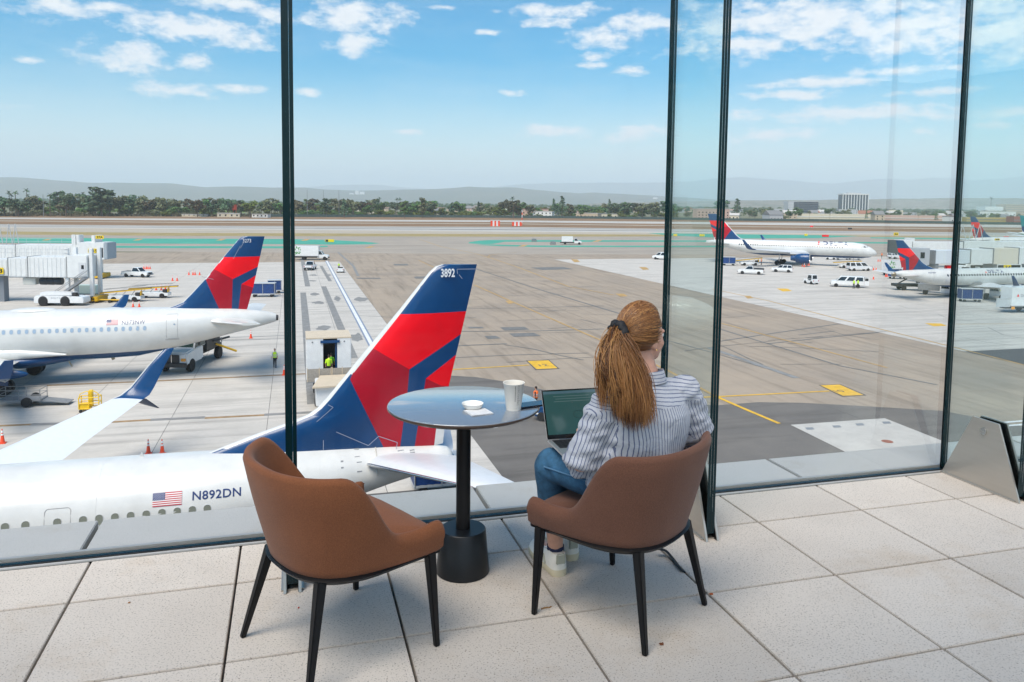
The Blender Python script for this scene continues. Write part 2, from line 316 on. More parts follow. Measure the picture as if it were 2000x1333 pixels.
# unseen canopy added over the deck; weave and front edge set for its light
def canopy_mat():
    m = bpy.data.materials.new('canopy_light_filter'); m.use_nodes = True; nt = m.node_tree; N = nt.nodes; L = nt.links; N.clear()
    out = N.new('ShaderNodeOutputMaterial'); t_ = N.new('ShaderNodeBsdfTranslucent'); d_ = N.new('ShaderNodeBsdfDiffuse'); mx = N.new('ShaderNodeMixShader'); mx.inputs[0].default_value = .12
    t_.inputs[0].default_value = (1, .985, .95, 1); d_.inputs[0].default_value = (.8, .8, .8, 1); L.new(t_.outputs[0], mx.inputs[1]); L.new(d_.outputs[0], mx.inputs[2]); tp_ = N.new('ShaderNodeBsdfTransparent'); m2 = N.new('ShaderNodeMixShader'); m2.inputs[0].default_value = .1; L.new(mx.outputs[0], m2.inputs[1]); L.new(tp_.outputs[0], m2.inputs[2]); L.new(m2.outputs[0], out.inputs[0]); return m      # see-through share and translucency chosen for the light on the deck
cn = MB(); cn.add([(-15, -8.5, CEIL + .4), (15, -8.5, CEIL + .4), (15, .95, CEIL + .02), (-15, .95, CEIL + .02)], [(0, 1, 2, 3)]); cn = cn.build('added_shade_canopy', canopy_mat(), None, smooth=0); cn.matrix_world = ter; tag(cn, 'unseen shade canopy added above the terrace to soften the sun', 'canopy')
# ================================================================== furniture
def catmull(pts, n):
    pts = [Vector(p) for p in pts]; out = []
    for i in range(len(pts) - 1):
        p0, p1, p2, p3 = pts[max(i - 1, 0)], pts[i], pts[i + 1], pts[min(i + 2, len(pts) - 1)]
        for k in range(n):
            t = k / n; out.append(.5 * ((2 * p1) + (p2 - p0) * t + (2 * p0 - 5 * p1 + 4 * p2 - p3) * t * t + (3 * p1 - p0 - 3 * p2 + p3) * t ** 3))
    out.append(pts[-1]); return out
def fabric(name, c1, c2):
    m = bpy.data.materials.new(name); m.use_nodes = True; nt = m.node_tree; N = nt.nodes; L = nt.links; b = N['Principled BSDF']
    b.inputs['Roughness'].default_value = .95; b.inputs['Sheen Weight'].default_value = .12; b.inputs['Sheen Roughness'].default_value = .5; b.inputs['Specular IOR Level'].default_value = .2
    tc = N.new('ShaderNodeTexCoord'); n = N.new('ShaderNodeTexNoise'); n.inputs['Scale'].default_value = 260; n.inputs['Detail'].default_value = 3; L.new(tc.outputs['Object'], n.inputs['Vector'])
    w = N.new('ShaderNodeTexVoronoi'); w.inputs['Scale'].default_value = 420; L.new(tc.outputs['Object'], w.inputs['Vector'])
    n2 = N.new('ShaderNodeTexNoise'); n2.inputs['Scale'].default_value = 9; L.new(tc.outputs['Object'], n2.inputs['Vector'])
    ad = N.new('ShaderNodeMath'); ad.operation = 'MULTIPLY_ADD'; L.new(n2.outputs['Fac'], ad.inputs[0]); ad.inputs[1].default_value = .35; L.new(n.outputs['Fac'], ad.inputs[2])
    r = N.new('ShaderNodeMapRange'); L.new(ad.outputs[0], r.inputs[0]); r.inputs[1].default_value = .45; r.inputs[2].default_value = .9
    mx = N.new('ShaderNodeMix'); mx.data_type = 'RGBA'; L.new(r.outputs[0], mx.inputs[0]); mx.inputs[6].default_value = (*c1, 1); mx.inputs[7].default_value = (*c2, 1); L.new(mx.outputs[2], b.inputs['Base Color'])
    bp = N.new('ShaderNodeBump'); bp.inputs['Strength'].default_value = .5; bp.inputs['Distance'].default_value = .001; L.new(w.outputs['Distance'], bp.inputs['Height']); L.new(bp.outputs[0], b.inputs['Normal'])
    return m
FAB1 = fabric('terracotta_wool', (.235, .085, .036), (.165, .058, .025))
FAB2 = fabric('brown_wool', (.165, .074, .047), (.115, .051, .033))
LEGM = mat('chair_leg_black', (.007, .007, .008), .42, spec=.25)
def smooth01(t): t = max(0, min(1, t)); return t * t * (3 - 2 * t)
def make_chair(label, fab, feet, loc, rz):
    t = thing('lounge_chair', label, 'chair', loc, rz, 'upholstered chairs at the round table')
    half = [(.278, .272, 0), (.18, .275, 0), (.08, .271, 0), (-.03, .258, 0), (-.115, .228, 0), (-.172, .178, 0), (-.208, .10, 0), (-.218, 0, 0)]
    pl = [Vector((x, -y, 0)) for x, y, z in half] + [Vector((x, y, 0)) for x, y, z in half[::-1][1:]]
    pl = catmull(pl, 6); L_ = [0]
    for a, b in zip(pl, pl[1:]): L_.append(L_[-1] + (b - a).length)
    tot = L_[-1]; rings = []; inner = []
    TH = .036
    for i, p in enumerate(pl):
        s = abs(L_[i] - tot / 2); e = min(1, s / (tot / 2))           # 0 at the back, 1 at the front ends
        h = .464 + .256 * (1 - smooth01((s - .262) / .215)) - .010 * math.sin(math.pi * smooth01((s - .42) / .25))
        q = pl[min(i + 1, len(pl) - 1)] - pl[max(i - 1, 0)]; nrm = Vector((-q.y, q.x, 0)).normalized()
        lean = .082 * (1 - smooth01((s - .30) / .26)) + .010
        zb = .348 + .004 * e
        end = min(i, len(pl) - 1 - i); k = [.55, .82, .95][end] if end < 3 else 1.
        ring = []
        def P(off, z): o = nrm * (off + lean * max(0, (z - .36) / .39)); return Vector((p.x, p.y, 0)) + o + Vector((0, 0, z))
        th = TH * k; zt = h - (.014, .004, .001)[end] if end < 3 else h
        zb2 = zb + ((.006, .002, .0)[end] if end < 3 else 0)
        ring = [P(-.012, zb2 - .004), P(-.002, zb2 + .006), P(0, zb2 + .03)]
        for m in range(1, 6): ring.append(P(0.006 * math.sin(math.pi * m / 6), zb2 + .03 + (zt - .022 - zb2 - .03) * m / 5))
        ring += [P(-.005, zt - .007), P(-.014, zt - .001), P(-.022, zt - .001), P(-th + .004, zt - .008), P(-th, zt - .024)]
        for m in range(1, 5): ring.append(P(-th, zt - .024 + (zb2 + .01 - zt + .024) * m / 4))
        rings.append(ring); inner.append(P(-TH, .44))
    b = MB(); b.loft(rings); sh = b.build('shell', fab, t, smooth=75)
    # seat pad
    ins = [Vector((p.x, p.y, 0)) for p in inner]; outl = ins + [Vector((.284, ins[-1].y * .98, 0)), Vector((.292, ins[-1].y * .6, 0)), Vector((.294, 0, 0)), Vector((.292, ins[0].y * .6, 0)), Vector((.284, ins[0].y * .98, 0))]
    c0 = Vector((.03, 0, 0)); rr = []
    for z, k in ((.358, .93), (.366, .985), (.40, 1.0), (.395, 1.0), (.408, .985), (.416, .93), (.424, .75), (.428, .5), (.430, .2)):
        rr.append([Vector((c0.x + (p.x - c0.x) * k, p.y * k, z - .02 * smooth01((-p.x * k - .0) / .3))) for p in outl])
    b = MB(); b.loft(rr); b.build('seat', fab, t, smooth=60)
    b = MB(); b.loft([[Vector((c0.x + (p.x - c0.x) * (k if p.x < c0.x else min(k, 1.)), p.y * (k if p.x < .2 else min(k, 1.06)), z)) for p in outl] for z, k in ((.337, .98), (.335, 1.06), (.350, 1.115), (.358, 1.06))]); b.build('seat_base', LEGM, t, smooth=40)
    for (x, y), (fx, fy) in zip(((.232, -.25), (.232, .25), (-.165, -.18), (-.165, .18)), feet):
        d = Vector((fx - x, fy - y, 0)); a = math.atan2(y, x) * 0
        b = MB(); b.loft([[Vector((cx + sx * w, cy + sy * w, z)) for sx, sy in ((-1, -1), (1, -1), (1, 1), (-1, 1))] for cx, cy, z, w in ((x, y, .35, .0172), (fx * .999, fy * .999, .008, .0098), (fx, fy, 0., .0092))])
        b.build('leg', LEGM, t, smooth=0, bevel=.003)
    return t
def chair_from_feet(label, fab, back, front):      # feet in terrace coordinates: back pair, front pair
    bm_ = (Vector(back[0]) + Vector(back[1])) / 2; fm = (Vector(front[0]) + Vector(front[1])) / 2; ax = (fm - bm_).normalized(); a = math.atan2(ax.y, ax.x)
    c = (bm_ + fm) / 2; lf = Vector((-ax.y, ax.x))
    w = tl(c.x, c.y)
    def loc_(p): d = Vector(p) - c; return (d @ ax, d @ lf)
    fr = sorted([loc_(p) for p in front], key=lambda q: q[1]); bk = sorted([loc_(p) for p in back], key=lambda q: q[1])
    feet = [((fr[0][0] + fr[1][0]) / 2, fr[0][1]), ((fr[0][0] + fr[1][0]) / 2, fr[1][1]), ((bk[0][0] + bk[1][0]) / 2, bk[0][1]), ((bk[0][0] + bk[1][0]) / 2, bk[1][1])]
    return make_chair(label, fab, feet, w, a + YAW), a + YAW, w
ch1, A1, W1 = chair_from_feet('empty terracotta wool chair left of the round table', FAB1, ((-.181, 2.88), (.04, 2.444)), ((.494, 2.642), (.246, 3.13)))
ch2, A2, W2 = chair_from_feet('brown wool chair the woman sits on', FAB2, ((1.191, 2.407), (1.593, 2.636)), ((.891, 2.773), (1.375, 3.05)))
# ---- table
TC = tl(.708, 3.178)
def tabletop_mat():
    m = mat('tabletop_laminate', (.19, .215, .25), .12, spec=.9, coat=1.); return m
t = thing('round_table', 'small round table with glossy dark top on a black cone base', 'table', TC, YAW)
b = MB(); b.lathe([(.20, .706), (.285, .712), (.318, .726), (.324, .732), (.325, .738), (.3235, .741), (.32, .742)], 96); b.build('tabletop', [tabletop_mat()], t, smooth=50)
b = MB(); b.lathe([(.316, .7235), (.3255, .7318), (.3258, .7345), (.3250, .7385)], 96, cap=False); b.build('edge_band', mat('table_edge_walnut', (.07, .045, .032), .3), t)
b = MB(); b.lathe([(.12, .699), (.12, .707)], 40); b.lathe([(.031, .17), (.031, .70)], 32); b.build('column', BLACK, t, smooth=40)
b = MB(); b.lathe([(.112, 0), (.116, .004), (.1155, .01), (.099, .190), (.095, .194), (.035, .1945)], 64); b.build('base', mat('table_base_black', (.009, .010, .012), .38, spec=.35, noise=.3, nscale=6), t, smooth=40)
ZT = TZ + .7425
# ---- things on the table
CUPM = mat('paper_cup', (.80, .76, .69), .6, noise=.04, nscale=20)
cp = un(1003, 800, ZT); cpt = thing('paper_cup', 'white paper coffee cup with vertical lettering on the table', 'cup', cp, -.25)
b = MB(); R0, R1, H = .0305, .0435, .113
b.lathe([(R0 - .002, 0.0015), (R0, 0), (R0 + .0003, .002), (R1, H - .002), (R1 + .0022, H), (R1 + .0016, H + .002), (R1 - .001, H + .0012), (R1 - .0018, H - .004), (R0 - .001, .004), (.001, .004)], 48); b.build('cup_wall', CUPM, cpt, smooth=50)
b = MB(); b.lathe([(R0 + .0012, .012), (R0 + .0006 + .0011, .0125)], 48, cap=False); b.build('base_ring', mat('cup_grey_print', (.25, .25, .24), .6), cpt)
def cupfit(a0):
    def f(p):
        z = .012 + (.1 - p.x); r = R0 + (R1 - R0) * z / H + .0004; a = a0 + p.z / r; return Vector((r * math.cos(a), r * math.sin(a), z))
    return f
INK = mat('cup_print_brown', (.10, .07, .055), .6)
lettering('lettering', 'cococbc', .0165, INK, cpt, (.0, 0, 0), (1, 0, 0), (0, 0, 1), -.0003, 1.0, cupfit(rad(-52)), .086)
_f = cupfit(rad(-68)); b = MB(); x = .004       # fine print, too small to read
for k in range(15):
    l = .002 + .004 * ((k * 7) % 5) / 5; b.add([_f(Vector((x + q * l, 0, h))) for q, h in ((0, 0), (1, 0), (1, .0022), (0, .0022))], [(0, 1, 2, 3)]); x += l + .0009
o = b.build('fine_print', INK, cpt, smooth=0); o['kind'] = 'stuff'
np_ = un(934, 806, ZT); b = MB()
for k in range(4): b.box((k * .0004, -k * .0006, .0006 + k * .0011), (.094 - k * .001, .094 - k * .0008, .0008), rz=.05 * k * .2)
nk = b.build('paper_napkin', mat('napkin_paper', (.72, .72, .72), .9, bump=.6, bscale=220, noise=.1, nscale=90), None, np_, smooth=0, rz=.45); tag(nk, 'folded white paper napkin under the cup lid', 'napkin')
ld = un(923, 797, ZT + .004); b = MB(); b.lathe([(.001, .004), (.030, .004), (.0345, .006), (.036, .0035), (.0385, .0035), (.043, .012), (.0448, .019), (.0455, .0195), (.0455, .0185), (.044, .0175), (.041, .009), (.037, .0015), (.001, .0015)], 48)
lo_ = b.build('cup_lid', mat('lid_plastic', (.78, .77, .73), .35), None, ld + Vector((0, 0, .001)), smooth=50); tag(lo_, 'white plastic cup lid lying upturned on the napkin', 'lid')
ph = un(1036, 794, ZT); pt = thing('smartphone', 'dark blue smartphone overhanging the table edge behind the cup', 'phone', ph + Vector((.005, .01, .0)), .50)
b = MB(); b.box((0, 0, .0045), (.146, .072, .008)); b.build('body', mat('phone_body', (.02, .03, .05), .3, .3), pt, smooth=40, bevel=.0035)
b = MB(); b.box((0, 0, .0088), (.140, .066, .0006)); b.build('screen', mat('phone_glass', (.01, .02, .04), .05, spec=.9), pt, smooth=0)
b = MB()
for q in (-.012, 0, .012): b.box((q, -.0362, .0045), (.006, .0006, .002))
b.build('speaker_slot', METAL, pt, smooth=0)
# ---- litter on the floor
def bit(px, py, label, col, pts, cat='leaf'):
    p = un(px, py, TZ + .0016); b = MB()
    for (x, y, a, l, w) in pts: b.box((x, y, .002), (l, w, .004), rz=a, tx=.6, ty=.4)
    tag(b.build('dry_leaf', mat('leaf_' + label[:9].replace(' ', '_'), col, .8, noise=.3, nscale=80), None, p, smooth=30), label, cat)
bit(1066, 1188, 'small orange and green leaf fragment by the left chair leg', (.25, .12, .03), ((0, 0, .3, .03, .006), (.018, .006, .8, .016, .004), (-.016, -.008, 1.9, .007, .005)))
bit(1292, 1259, 'crumpled brown leaf near the middle leg of the occupied chair', (.16, .05, .015), ((0, 0, 0, .014, .012), (.003, .004, .9, .014, .008), (-.002, .001, 2, .015, .007)))
bit(1389, 1161, 'orange fleck on the tile joint by the right chair leg', (.42, .10, .02), ((0, 0, 0, .014, .012), (.003, .002, .6, .010, .009)))
bit(583, 1188, 'tiny red fleck on the tile under the empty chair', (.4, .03, .02), ((0, 0, .3, .006, .005), (.001, .002, 1.2, .005, .003)))
bit(252, 1178, 'tiny brown crumb on the tile left of the empty chair', (.30, .15, .06), ((0, 0, .3, .009, .005), (.002, .002, 1.2, .006, .003)))
# ---- bag with strap on the floor under the occupied chair
bp_ = un(1215, 1068, TZ); bg = thing('black_bag', 'black bag lying on the floor in front of the occupied chair', 'bag', bp_ + Vector((.03, .12, 0)), .35)
BAGM = mat('bag_nylon', (.010, .010, .012), .6, noise=.3, nscale=20)
b = MB(); b.loft([[Vector((x * k, y * k * (1 + .04 * math.sin(5 * x * 20)), z)) for x, y in [(.17 * math.copysign(abs(math.cos(a)) ** .5, math.cos(a)), .11 * math.copysign(abs(math.sin(a)) ** .5, math.sin(a))) for a in [2 * math.pi * i / 28 for i in range(28)]]] for z, k in ((.0, .9), (.012, 1.), (.05, 1.02), (.085, .94), (.105, .78), (.11, .4))]); b.build('body', BAGM, bg, smooth=60)
b = MB(); s0 = bg.matrix_basis.inverted(); pts = [s0 @ un(x, y, TZ + z) for x, y, z in ((1285, 1072, .04), (1300, 1076, .03), (1313, 1090, .012), (1325, 1106, .006), (1335, 1117, .005))]
b.tube(catmull(pts, 6), .013, 8, sq=.3); b.build('strap', BAGM, bg, smooth=60)
# ================================================================== airfield ground
GYAW = rad(15.8)
G = Matrix.Rotation(GYAW, 4, 'Z')            # airfield grid: x along the terminal, y away from it
def gl(u, v, z=0.): return G @ Vector((u, v, z))
def ground_mat(name, c1, c2, sc, dark=.0, streak=None, rnd=0., rough=.85, fine=30.):
    m = bpy.data.materials.new(name); m.use_nodes = True; nt = m.node_tree; N = nt.nodes; L = nt.links; b = N['Principled BSDF']; b.inputs['Roughness'].default_value = rough; b.inputs['Specular IOR Level'].default_value = .3
    ge = N.new('ShaderNodeNewGeometry'); mp = N.new('ShaderNodeMapping'); mp.inputs['Rotation'].default_value = (0, 0, -GYAW); L.new(ge.outputs['Position'], mp.inputs[0])
    def noise(s, det=6, rough=.65, stretch=None, off=0):
        n = N.new('ShaderNodeTexNoise'); n.inputs['Scale'].default_value = s; n.inputs['Detail'].default_value = det; n.inputs['Roughness'].default_value = rough
        q = N.new('ShaderNodeMapping'); q.inputs['Scale'].default_value = stretch or (1, 1, 1); q.inputs['Location'].default_value = (off, off, 0); L.new(mp.outputs[0], q.inputs[0]); L.new(q.outputs[0], n.inputs['Vector']); return n.outputs['Fac']
    def mr(x, a, b_, c, d):
        r = N.new('ShaderNodeMapRange'); L.new(x, r.inputs[0])
        for i, q in enumerate((a, b_, c, d)): r.inputs[i + 1].default_value = q
        return r.outputs[0]
    def mix(f, a, b_, mode='MIX'):
        x = N.new('ShaderNodeMix'); x.data_type = 'RGBA'; x.blend_type = mode; L.new(f, x.inputs[0])
        for i, q in ((6, a), (7, b_)):
            if isinstance(q, tuple): x.inputs[i].default_value = (*q, 1)
            else: L.new(q, x.inputs[i])
        return x.outputs[2]
    c = mix(mr(noise(sc), .35, .65, 0, 1), c1, c2)
    if streak: c = mix(mr(noise(1, 7, .7, streak), .49, .68, 0, .85), c, tuple(q * .55 for q in c1), 'MIX')
    if dark: c = mix(mr(noise(.16, 8, .72, None, 13), .6, .78, 0, dark), c, (.45, .42, .40), 'MULTIPLY')
    c = mix(mr(noise(fine, 3), .35, .7, 0, .25), c, tuple(q * .7 for q in c1))
    if rnd:
        oi = N.new('ShaderNodeObjectInfo'); h = N.new('ShaderNodeHueSaturation'); L.new(c, h.inputs['Color']); L.new(mr(oi.outputs['Random'], 0, 1, 1 - rnd, 1 + rnd), h.inputs['Value']); c = h.outputs[0]
    L.new(c, b.inputs['Base Color']); return m
CONC = ground_mat('apron_concrete', (.565, .525, .475), (.49, .46, .415), .35, .35, (.05, .9, 1), .045, fine=3)
ASPH = ground_mat('taxilane_asphalt', (.385, .31, .235), (.30, .25, .20), .12, .5, (.9, .045, 1), fine=6)
ASPD = ground_mat('dark_asphalt', (.175, .160, .144), (.135, .125, .116), .25, .3, (.05, .5, 1), fine=6)
TAXI = ground_mat('taxiway_pavement', (.39, .335, .275), (.325, .285, .24), .06, .35, (.012, .25, 1), fine=2)
RWY = ground_mat('runway_pavement', (.52, .49, .44), (.44, .42, .38), .03, 0, (.004, .22, 1), fine=1)
RUBB = ground_mat('runway_rubber', (.24, .23, .22), (.3, .29, .27), .05, 0, (.006, .3, 1), fine=1)
DRY = ground_mat('dry_grass', (.27, .165, .085), (.20, .122, .065), .05, 0, (.01, .12, 1), fine=.7)
DRYG = ground_mat('straw_grass', (.37, .285, .125), (.27, .215, .09), .12, 0, None, fine=.9)
TANP = ground_mat('tan_shoulder', (.46, .395, .31), (.40, .35, .28), .05, 0, (.01, .2, 1), fine=1)
LAND = ground_mat('far_land', (.13, .15, .075), (.22, .19, .13), .012, 0, None, fine=.15)
GREENP = ground_mat('green_paint', (.075, .36, .265), (.06, .29, .215), .1, .2, None, fine=1)
YP = mat('yellow_paint', (.72, .42, .02), .6, noise=.2, nscale=1.2)
OP = mat('worn_orange_paint', (.47, .29, .10), .7, noise=.3, nscale=.8)
WP = mat('white_paint', (.72, .72, .72), .6, noise=.15, nscale=1.5)
TAR = mat('tar_patch', (.17, .165, .155), .8, noise=.25, nscale=.9)
TARL = mat('tar_light', (.235, .23, .22), .8, noise=.25, nscale=1.2)
CRK = mat('tar_crack', (.10, .095, .09), .8)
def sheet(name, pts, m, parent=None, z=0.):
    b = MB(); n = len(pts); b.add([(p[0], p[1], z) for p in pts], [tuple(range(n))]); o = b.build(name, m, parent, smooth=0)
    if o.data.polygons[0].normal.z < 0: o.data.flip_normals()
    return o
S = 29000
ground = struct(sheet('ground', [(-40000, -3000), (40000, -3000), (40000, S), (-40000, S)], LAND, None, -.012))
apron = struct(sheet('taxilane', [gl(-260, -30), gl(300, -30), gl(300, 240), gl(-260, 240)], ASPH, None, 0))
def P(poly): return [un(x, y) for x, y in poly]
bands = [(TAXI, 'taxiway', 461.5, 507, .002), ]
XS = (-500, 300, 1000, 1600, 2600)
def band(name, m, top, bot, z):              # rows of picture heights at XS, laid on the level ground
    return struct(sheet(name, P([(x, y) for x, y in zip(XS, top)] + [(x, y) for x, y in zip(XS[::-1], bot[::-1])]), m, None, z))
y_fence = (418, 423.2, 425, 432, 442)
y_r1 = (421.5, 427.3, 431, 436, 446); y_r2 = (424, 430.6, 434.2, 441, 451)
y_b2 = (434, 441, 443.8, 451, 462); y_l2 = (440, 447.2, 453, 456.5, 468)
y_tan = (448, 455.2, 457.8, 459.5, 471); y_gr = (454, 461, 462.8, 461.5, 473); y_tx = (487, 492, 497, 498, 510)
band('grass_strip', DRY, y_fence, y_r1, .002); band('runway', RWY, y_r1, y_r2, .004); band('grass_field', DRY, y_r2, y_b2, .003)
rw = band('runway', RWY, y_b2, y_l2, .005); band('runway_shoulder', TANP, y_l2, y_tan, .004); band('grass_strip', DRYG, y_tan, y_gr, .006); tx = band('taxiway', TAXI, y_gr, y_tx, .004)
def lerp(a, b, t): return [x + (y - x) * t for x, y in zip(a, b)]
def inband(name, m, t0, t1, par, z, A_=y_b2, B_=y_l2): return sheet(name, P([(x, y) for x, y in zip(XS, lerp(A_, B_, t0))] + [(x, y) for x, y in zip(XS[::-1], lerp(A_, B_, t1)[::-1])]), m, par, z)
inband('rubber_band', RUBB, .12, .27, rw, .012); inband('rubber_band', RUBB, .50, .68, rw, .012)
inband('dirt_track', TANP, .30, .42, bpy.data.objects['grass_field'], .012, y_r2, y_b2)
# green islands with the taxiway
isl = struct(sheet('painted_island', P([(-300, 462), (0, 464.5), (300, 466.3), (560, 467.5), (640, 469), (710, 472.5), (742, 475.5), (722, 477.8), (640, 478.2), (560, 477.4), (300, 476.3), (0, 474.5), (-300, 472)]), GREENP, None, .012))
sheet('painted_strip', P([(-300, 480), (0, 483), (300, 485), (560, 485.5), (640, 483), (640, 480.3), (560, 481.6), (300, 481), (0, 479.2), (-300, 476.8)]), GREENP, isl, .012)
isl2 = struct(sheet('painted_island', P([(916, 473.5), (935, 470.6), (960, 469.3), (1300, 470), (1400, 470), (1400, 473), (1300, 473), (985, 472.8), (962, 477), (945, 477.6), (915, 475.8)]), GREENP, None, .012))
sheet('painted_strip', P([(925, 478.6), (960, 478), (1050, 480), (1300, 480.5), (1420, 480.5), (1420, 483.2), (1300, 483.2), (1050, 483), (975, 481)]), GREENP, isl2, .012)
isl3 = struct(sheet('painted_island', P([(1265, 455.8), (1300, 456.2), (1400, 457.5), (1600, 459.8), (1680, 461.5), (1600, 465.5), (1440, 466.5), (1310, 460.5)]), GREENP, None, .014))
sheet('painted_strip', P([(1560, 472), (1800, 474), (2200, 480), (2200, 483), (1800, 477), (1560, 474.5)]), GREENP, isl3, .014)
sheet('painted_strip', P([(1700, 464), (1900, 466), (2200, 470), (2200, 472.5), (1900, 468.5), (1700, 466)]), GREENP, isl3, .014)
for x, y in ((90, 468), (268, 468), (430, 468), (595, 468.5), (1020, 479.8), (640, 469), (720, 482.5), (1165, 470.5), (1440, 481)): sheet('yellow_mark', P([(x - 9, y + 2.2), (x + 2, y - 1), (x + 12, y - 1), (x + 3, y + 2.2)]), OP, tx, .02)
# dark asphalt next to the building, concrete aprons
sheet('dark_asphalt', P([(860, 733), (930, 737), (1000, 748), (1100, 770), (1250, 786), (1400, 792), (1480, 786), (1560, 787), (1660, 792), (1842, 803), (2000, 834), (2300, 870)]) + [gl(120, -20), gl(11, -20), gl(11, 60)], ASPD, apron, .004)
sheet('concrete_joint_bed', [gl(-120, 20), gl(11, 20), gl(11, 198), gl(-120, 198)], CRK, apron, .005)
sheet('concrete_joint_bed', [gl(68.3, 40), gl(220, 40), gl(220, 199), gl(68.3, 199)], CRK, apron, .005)
SU, SV = 6.43, 6.1
slm = MB(); slm.box((0, 0, -.02), (SU - .035, SV - .03, .066)); slm = slm.mesh('concrete_slab', CONC, 0)
far = MB()
def slab(u0, v0, near):
    if near: o = link('concrete_slab', slm, apron, gl(u0 + SU / 2, v0 + SV / 2)); o.rotation_euler.z = GYAW
    else:
        q = [gl(u0 + a, v0 + b_, .013) for a, b_ in ((.018, .018), (SU - .018, .018), (SU - .018, SV - .018), (.018, SV - .018))]; far.add(q, [(0, 1, 2, 3)])
UE = 10.98
for i in range(-16, 0):
    for j in range(3, 29):
        v0 = 198 - (29 - j) * SV
        c = gl(UE + (i + .5) * SU, v0 + 3); vis = c.y > 0 and abs(c.x) < c.y * .8
        if vis: slab(UE + i * SU, v0, v0 < 128 and i > -12)
for i in range(0, 18):
    for j in range(0, 22):
        v0 = 199 - (22 - j) * SV; c = gl(68.3 + (i + .5) * SU, v0 + 3)
        if c.y > 0 and abs(c.x) < c.y * .8: slab(68.3 + i * SU, v0, v0 < 125 and i < 9)
fs = far.build('far_concrete_slabs', CONC, apron, smooth=0); fs['kind'] = 'stuff'
def stripe(px, w, m, name='painted_line', z=.020, par=None):
    pts = [un(x, y) for x, y in px]; b = MB()
    for a, c in zip(pts, pts[1:]):
        d = (c - a).normalized(); n = Vector((-d.y, d.x, 0)) * w / 2; b.add([tuple((q.x, q.y, z)) for q in (a - n, c - n, c + n, a + n)], [(0, 1, 2, 3)])
    return b.build(name, m, par or apron, smooth=0)
stripe([(638, 510), (760, 737)], .42, WP, z=.024); stripe([(638, 510), (760, 737)], .8, mat('blue_grey_paint', (.2, .24, .32), .7), z=.020)
for a, c, w in (((590, 505), (601, 560), .9), ((592, 572), (612, 790), .9), ((627, 520), (645, 550), .7), ((632, 560), (690, 700), .9)): stripe([a, c], w, TARL, 'tar_strip', .0195)
for x, y, w, h in ((615, 575, 12, 3), (622, 592, 14, 3.2), (632, 641, 17, 6), (655, 668, 17, 9), (659, 584, 8, 6), (697, 660, 14, 10), (612, 538, 9, 1.6), (640, 538, 9, 2), (705, 585, 16, 5), (610, 549, 10, 1.4), (640, 715, 18, 8)):
    r = random.Random(int(x)); sheet('oil_stain', P([(x + w * math.cos(a) * r.uniform(.6, 1.05), y + h * math.sin(a) * r.uniform(.6, 1.05)) for a in [2 * math.pi * k / 18 for k in range(18)]]), TARL, apron, .0192)
# taxi lines
stripe([(926, 557), (1010, 594), (1120, 642), (1180, 668), (1300, 722), (1400, 776), (1522, 828)], .30, OP, z=.0206)
stripe([(1395, 773.5), (1460, 802), (1522, 828)], .32, YP, z=.0214)
stripe([(858, 724), (1034, 713.5)], .26, YP); stripe([(1330, 778.5), (1400, 775.5), (1620, 764.5)], .26, YP)
stripe([(1405, 631), (1560, 672), (1733, 719)], .3, OP); stripe([(1390, 565), (1500, 588), (1640, 624), (1860, 678), (2010, 716)], .34, OP)
stripe([(1860, 634), (2100, 632)], .24, OP); stripe([(1548, 571), (1700, 569)], .2, TARL)
stripe([(560, 656), (380, 662)], .35, TARL, 'tar_strip'); stripe([(560, 662), (380, 668)], .3, TARL, 'tar_strip')
stripe([(820, 468), (840, 475), (860, 482), (930, 496), (960, 505), (1010, 522), (1110, 560), (1200, 577)], .34, OP); stripe([(952, 503.5), (957, 499), (975, 496), (1010, 493.5)], .3, OP); stripe([(818, 509), (850, 524), (880, 540)], .3, OP)
stripe([(660, 493), (690, 520), (700, 540)], .6, TARL, 'tar_strip')
def tbox(x0, y0, x1, y1, x2, y2, x3, y3, m, z, name): return sheet(name, P([(x0, y0), (x1, y1), (x2, y2), (x3, y3)]), m, apron, z)
tbox(1030, 706, 1071, 704.5, 1089, 720, 1048, 722, YP, .0224, 'gate_box'); tbox(1027, 705, 1072, 703.5, 1093, 721, 1046, 723.5, CRK, .0216, 'gate_box_border')
tbox(1602, 753.5, 1640, 752, 1687, 772.5, 1646, 774, YP, .0224, 'gate_box'); tbox(1599, 753, 1641, 751, 1693, 773, 1645, 775.5, CRK, .0216, 'gate_box_border')
for x, y, w in ((1532, 567, 15), (1828, 635, 22), (1214, 577, 12), (995, 591, 8), (1258, 525, 10), (1124, 510, 9), (1462, 581, 9)): sheet('yellow_mark', P([(x - w, y - 3), (x + w * .4, y - 2.6), (x + w, y + 2), (x - w * .2, y + 3)]), YP if w > 12 else OP, apron, .022)
def word(body, px, py, h, ang, m): 
    p = un(px, py, .026); u = Vector((math.cos(ang), math.sin(ang), 0)); v = Vector((-math.sin(ang), math.cos(ang), 0)); lettering('painted_number', body, h, m, apron, p, u, v, .01)
word('12', 1051, 716, 1.1, GYAW, CRK); word('10', 1632, 767, 1.0, GYAW, CRK)
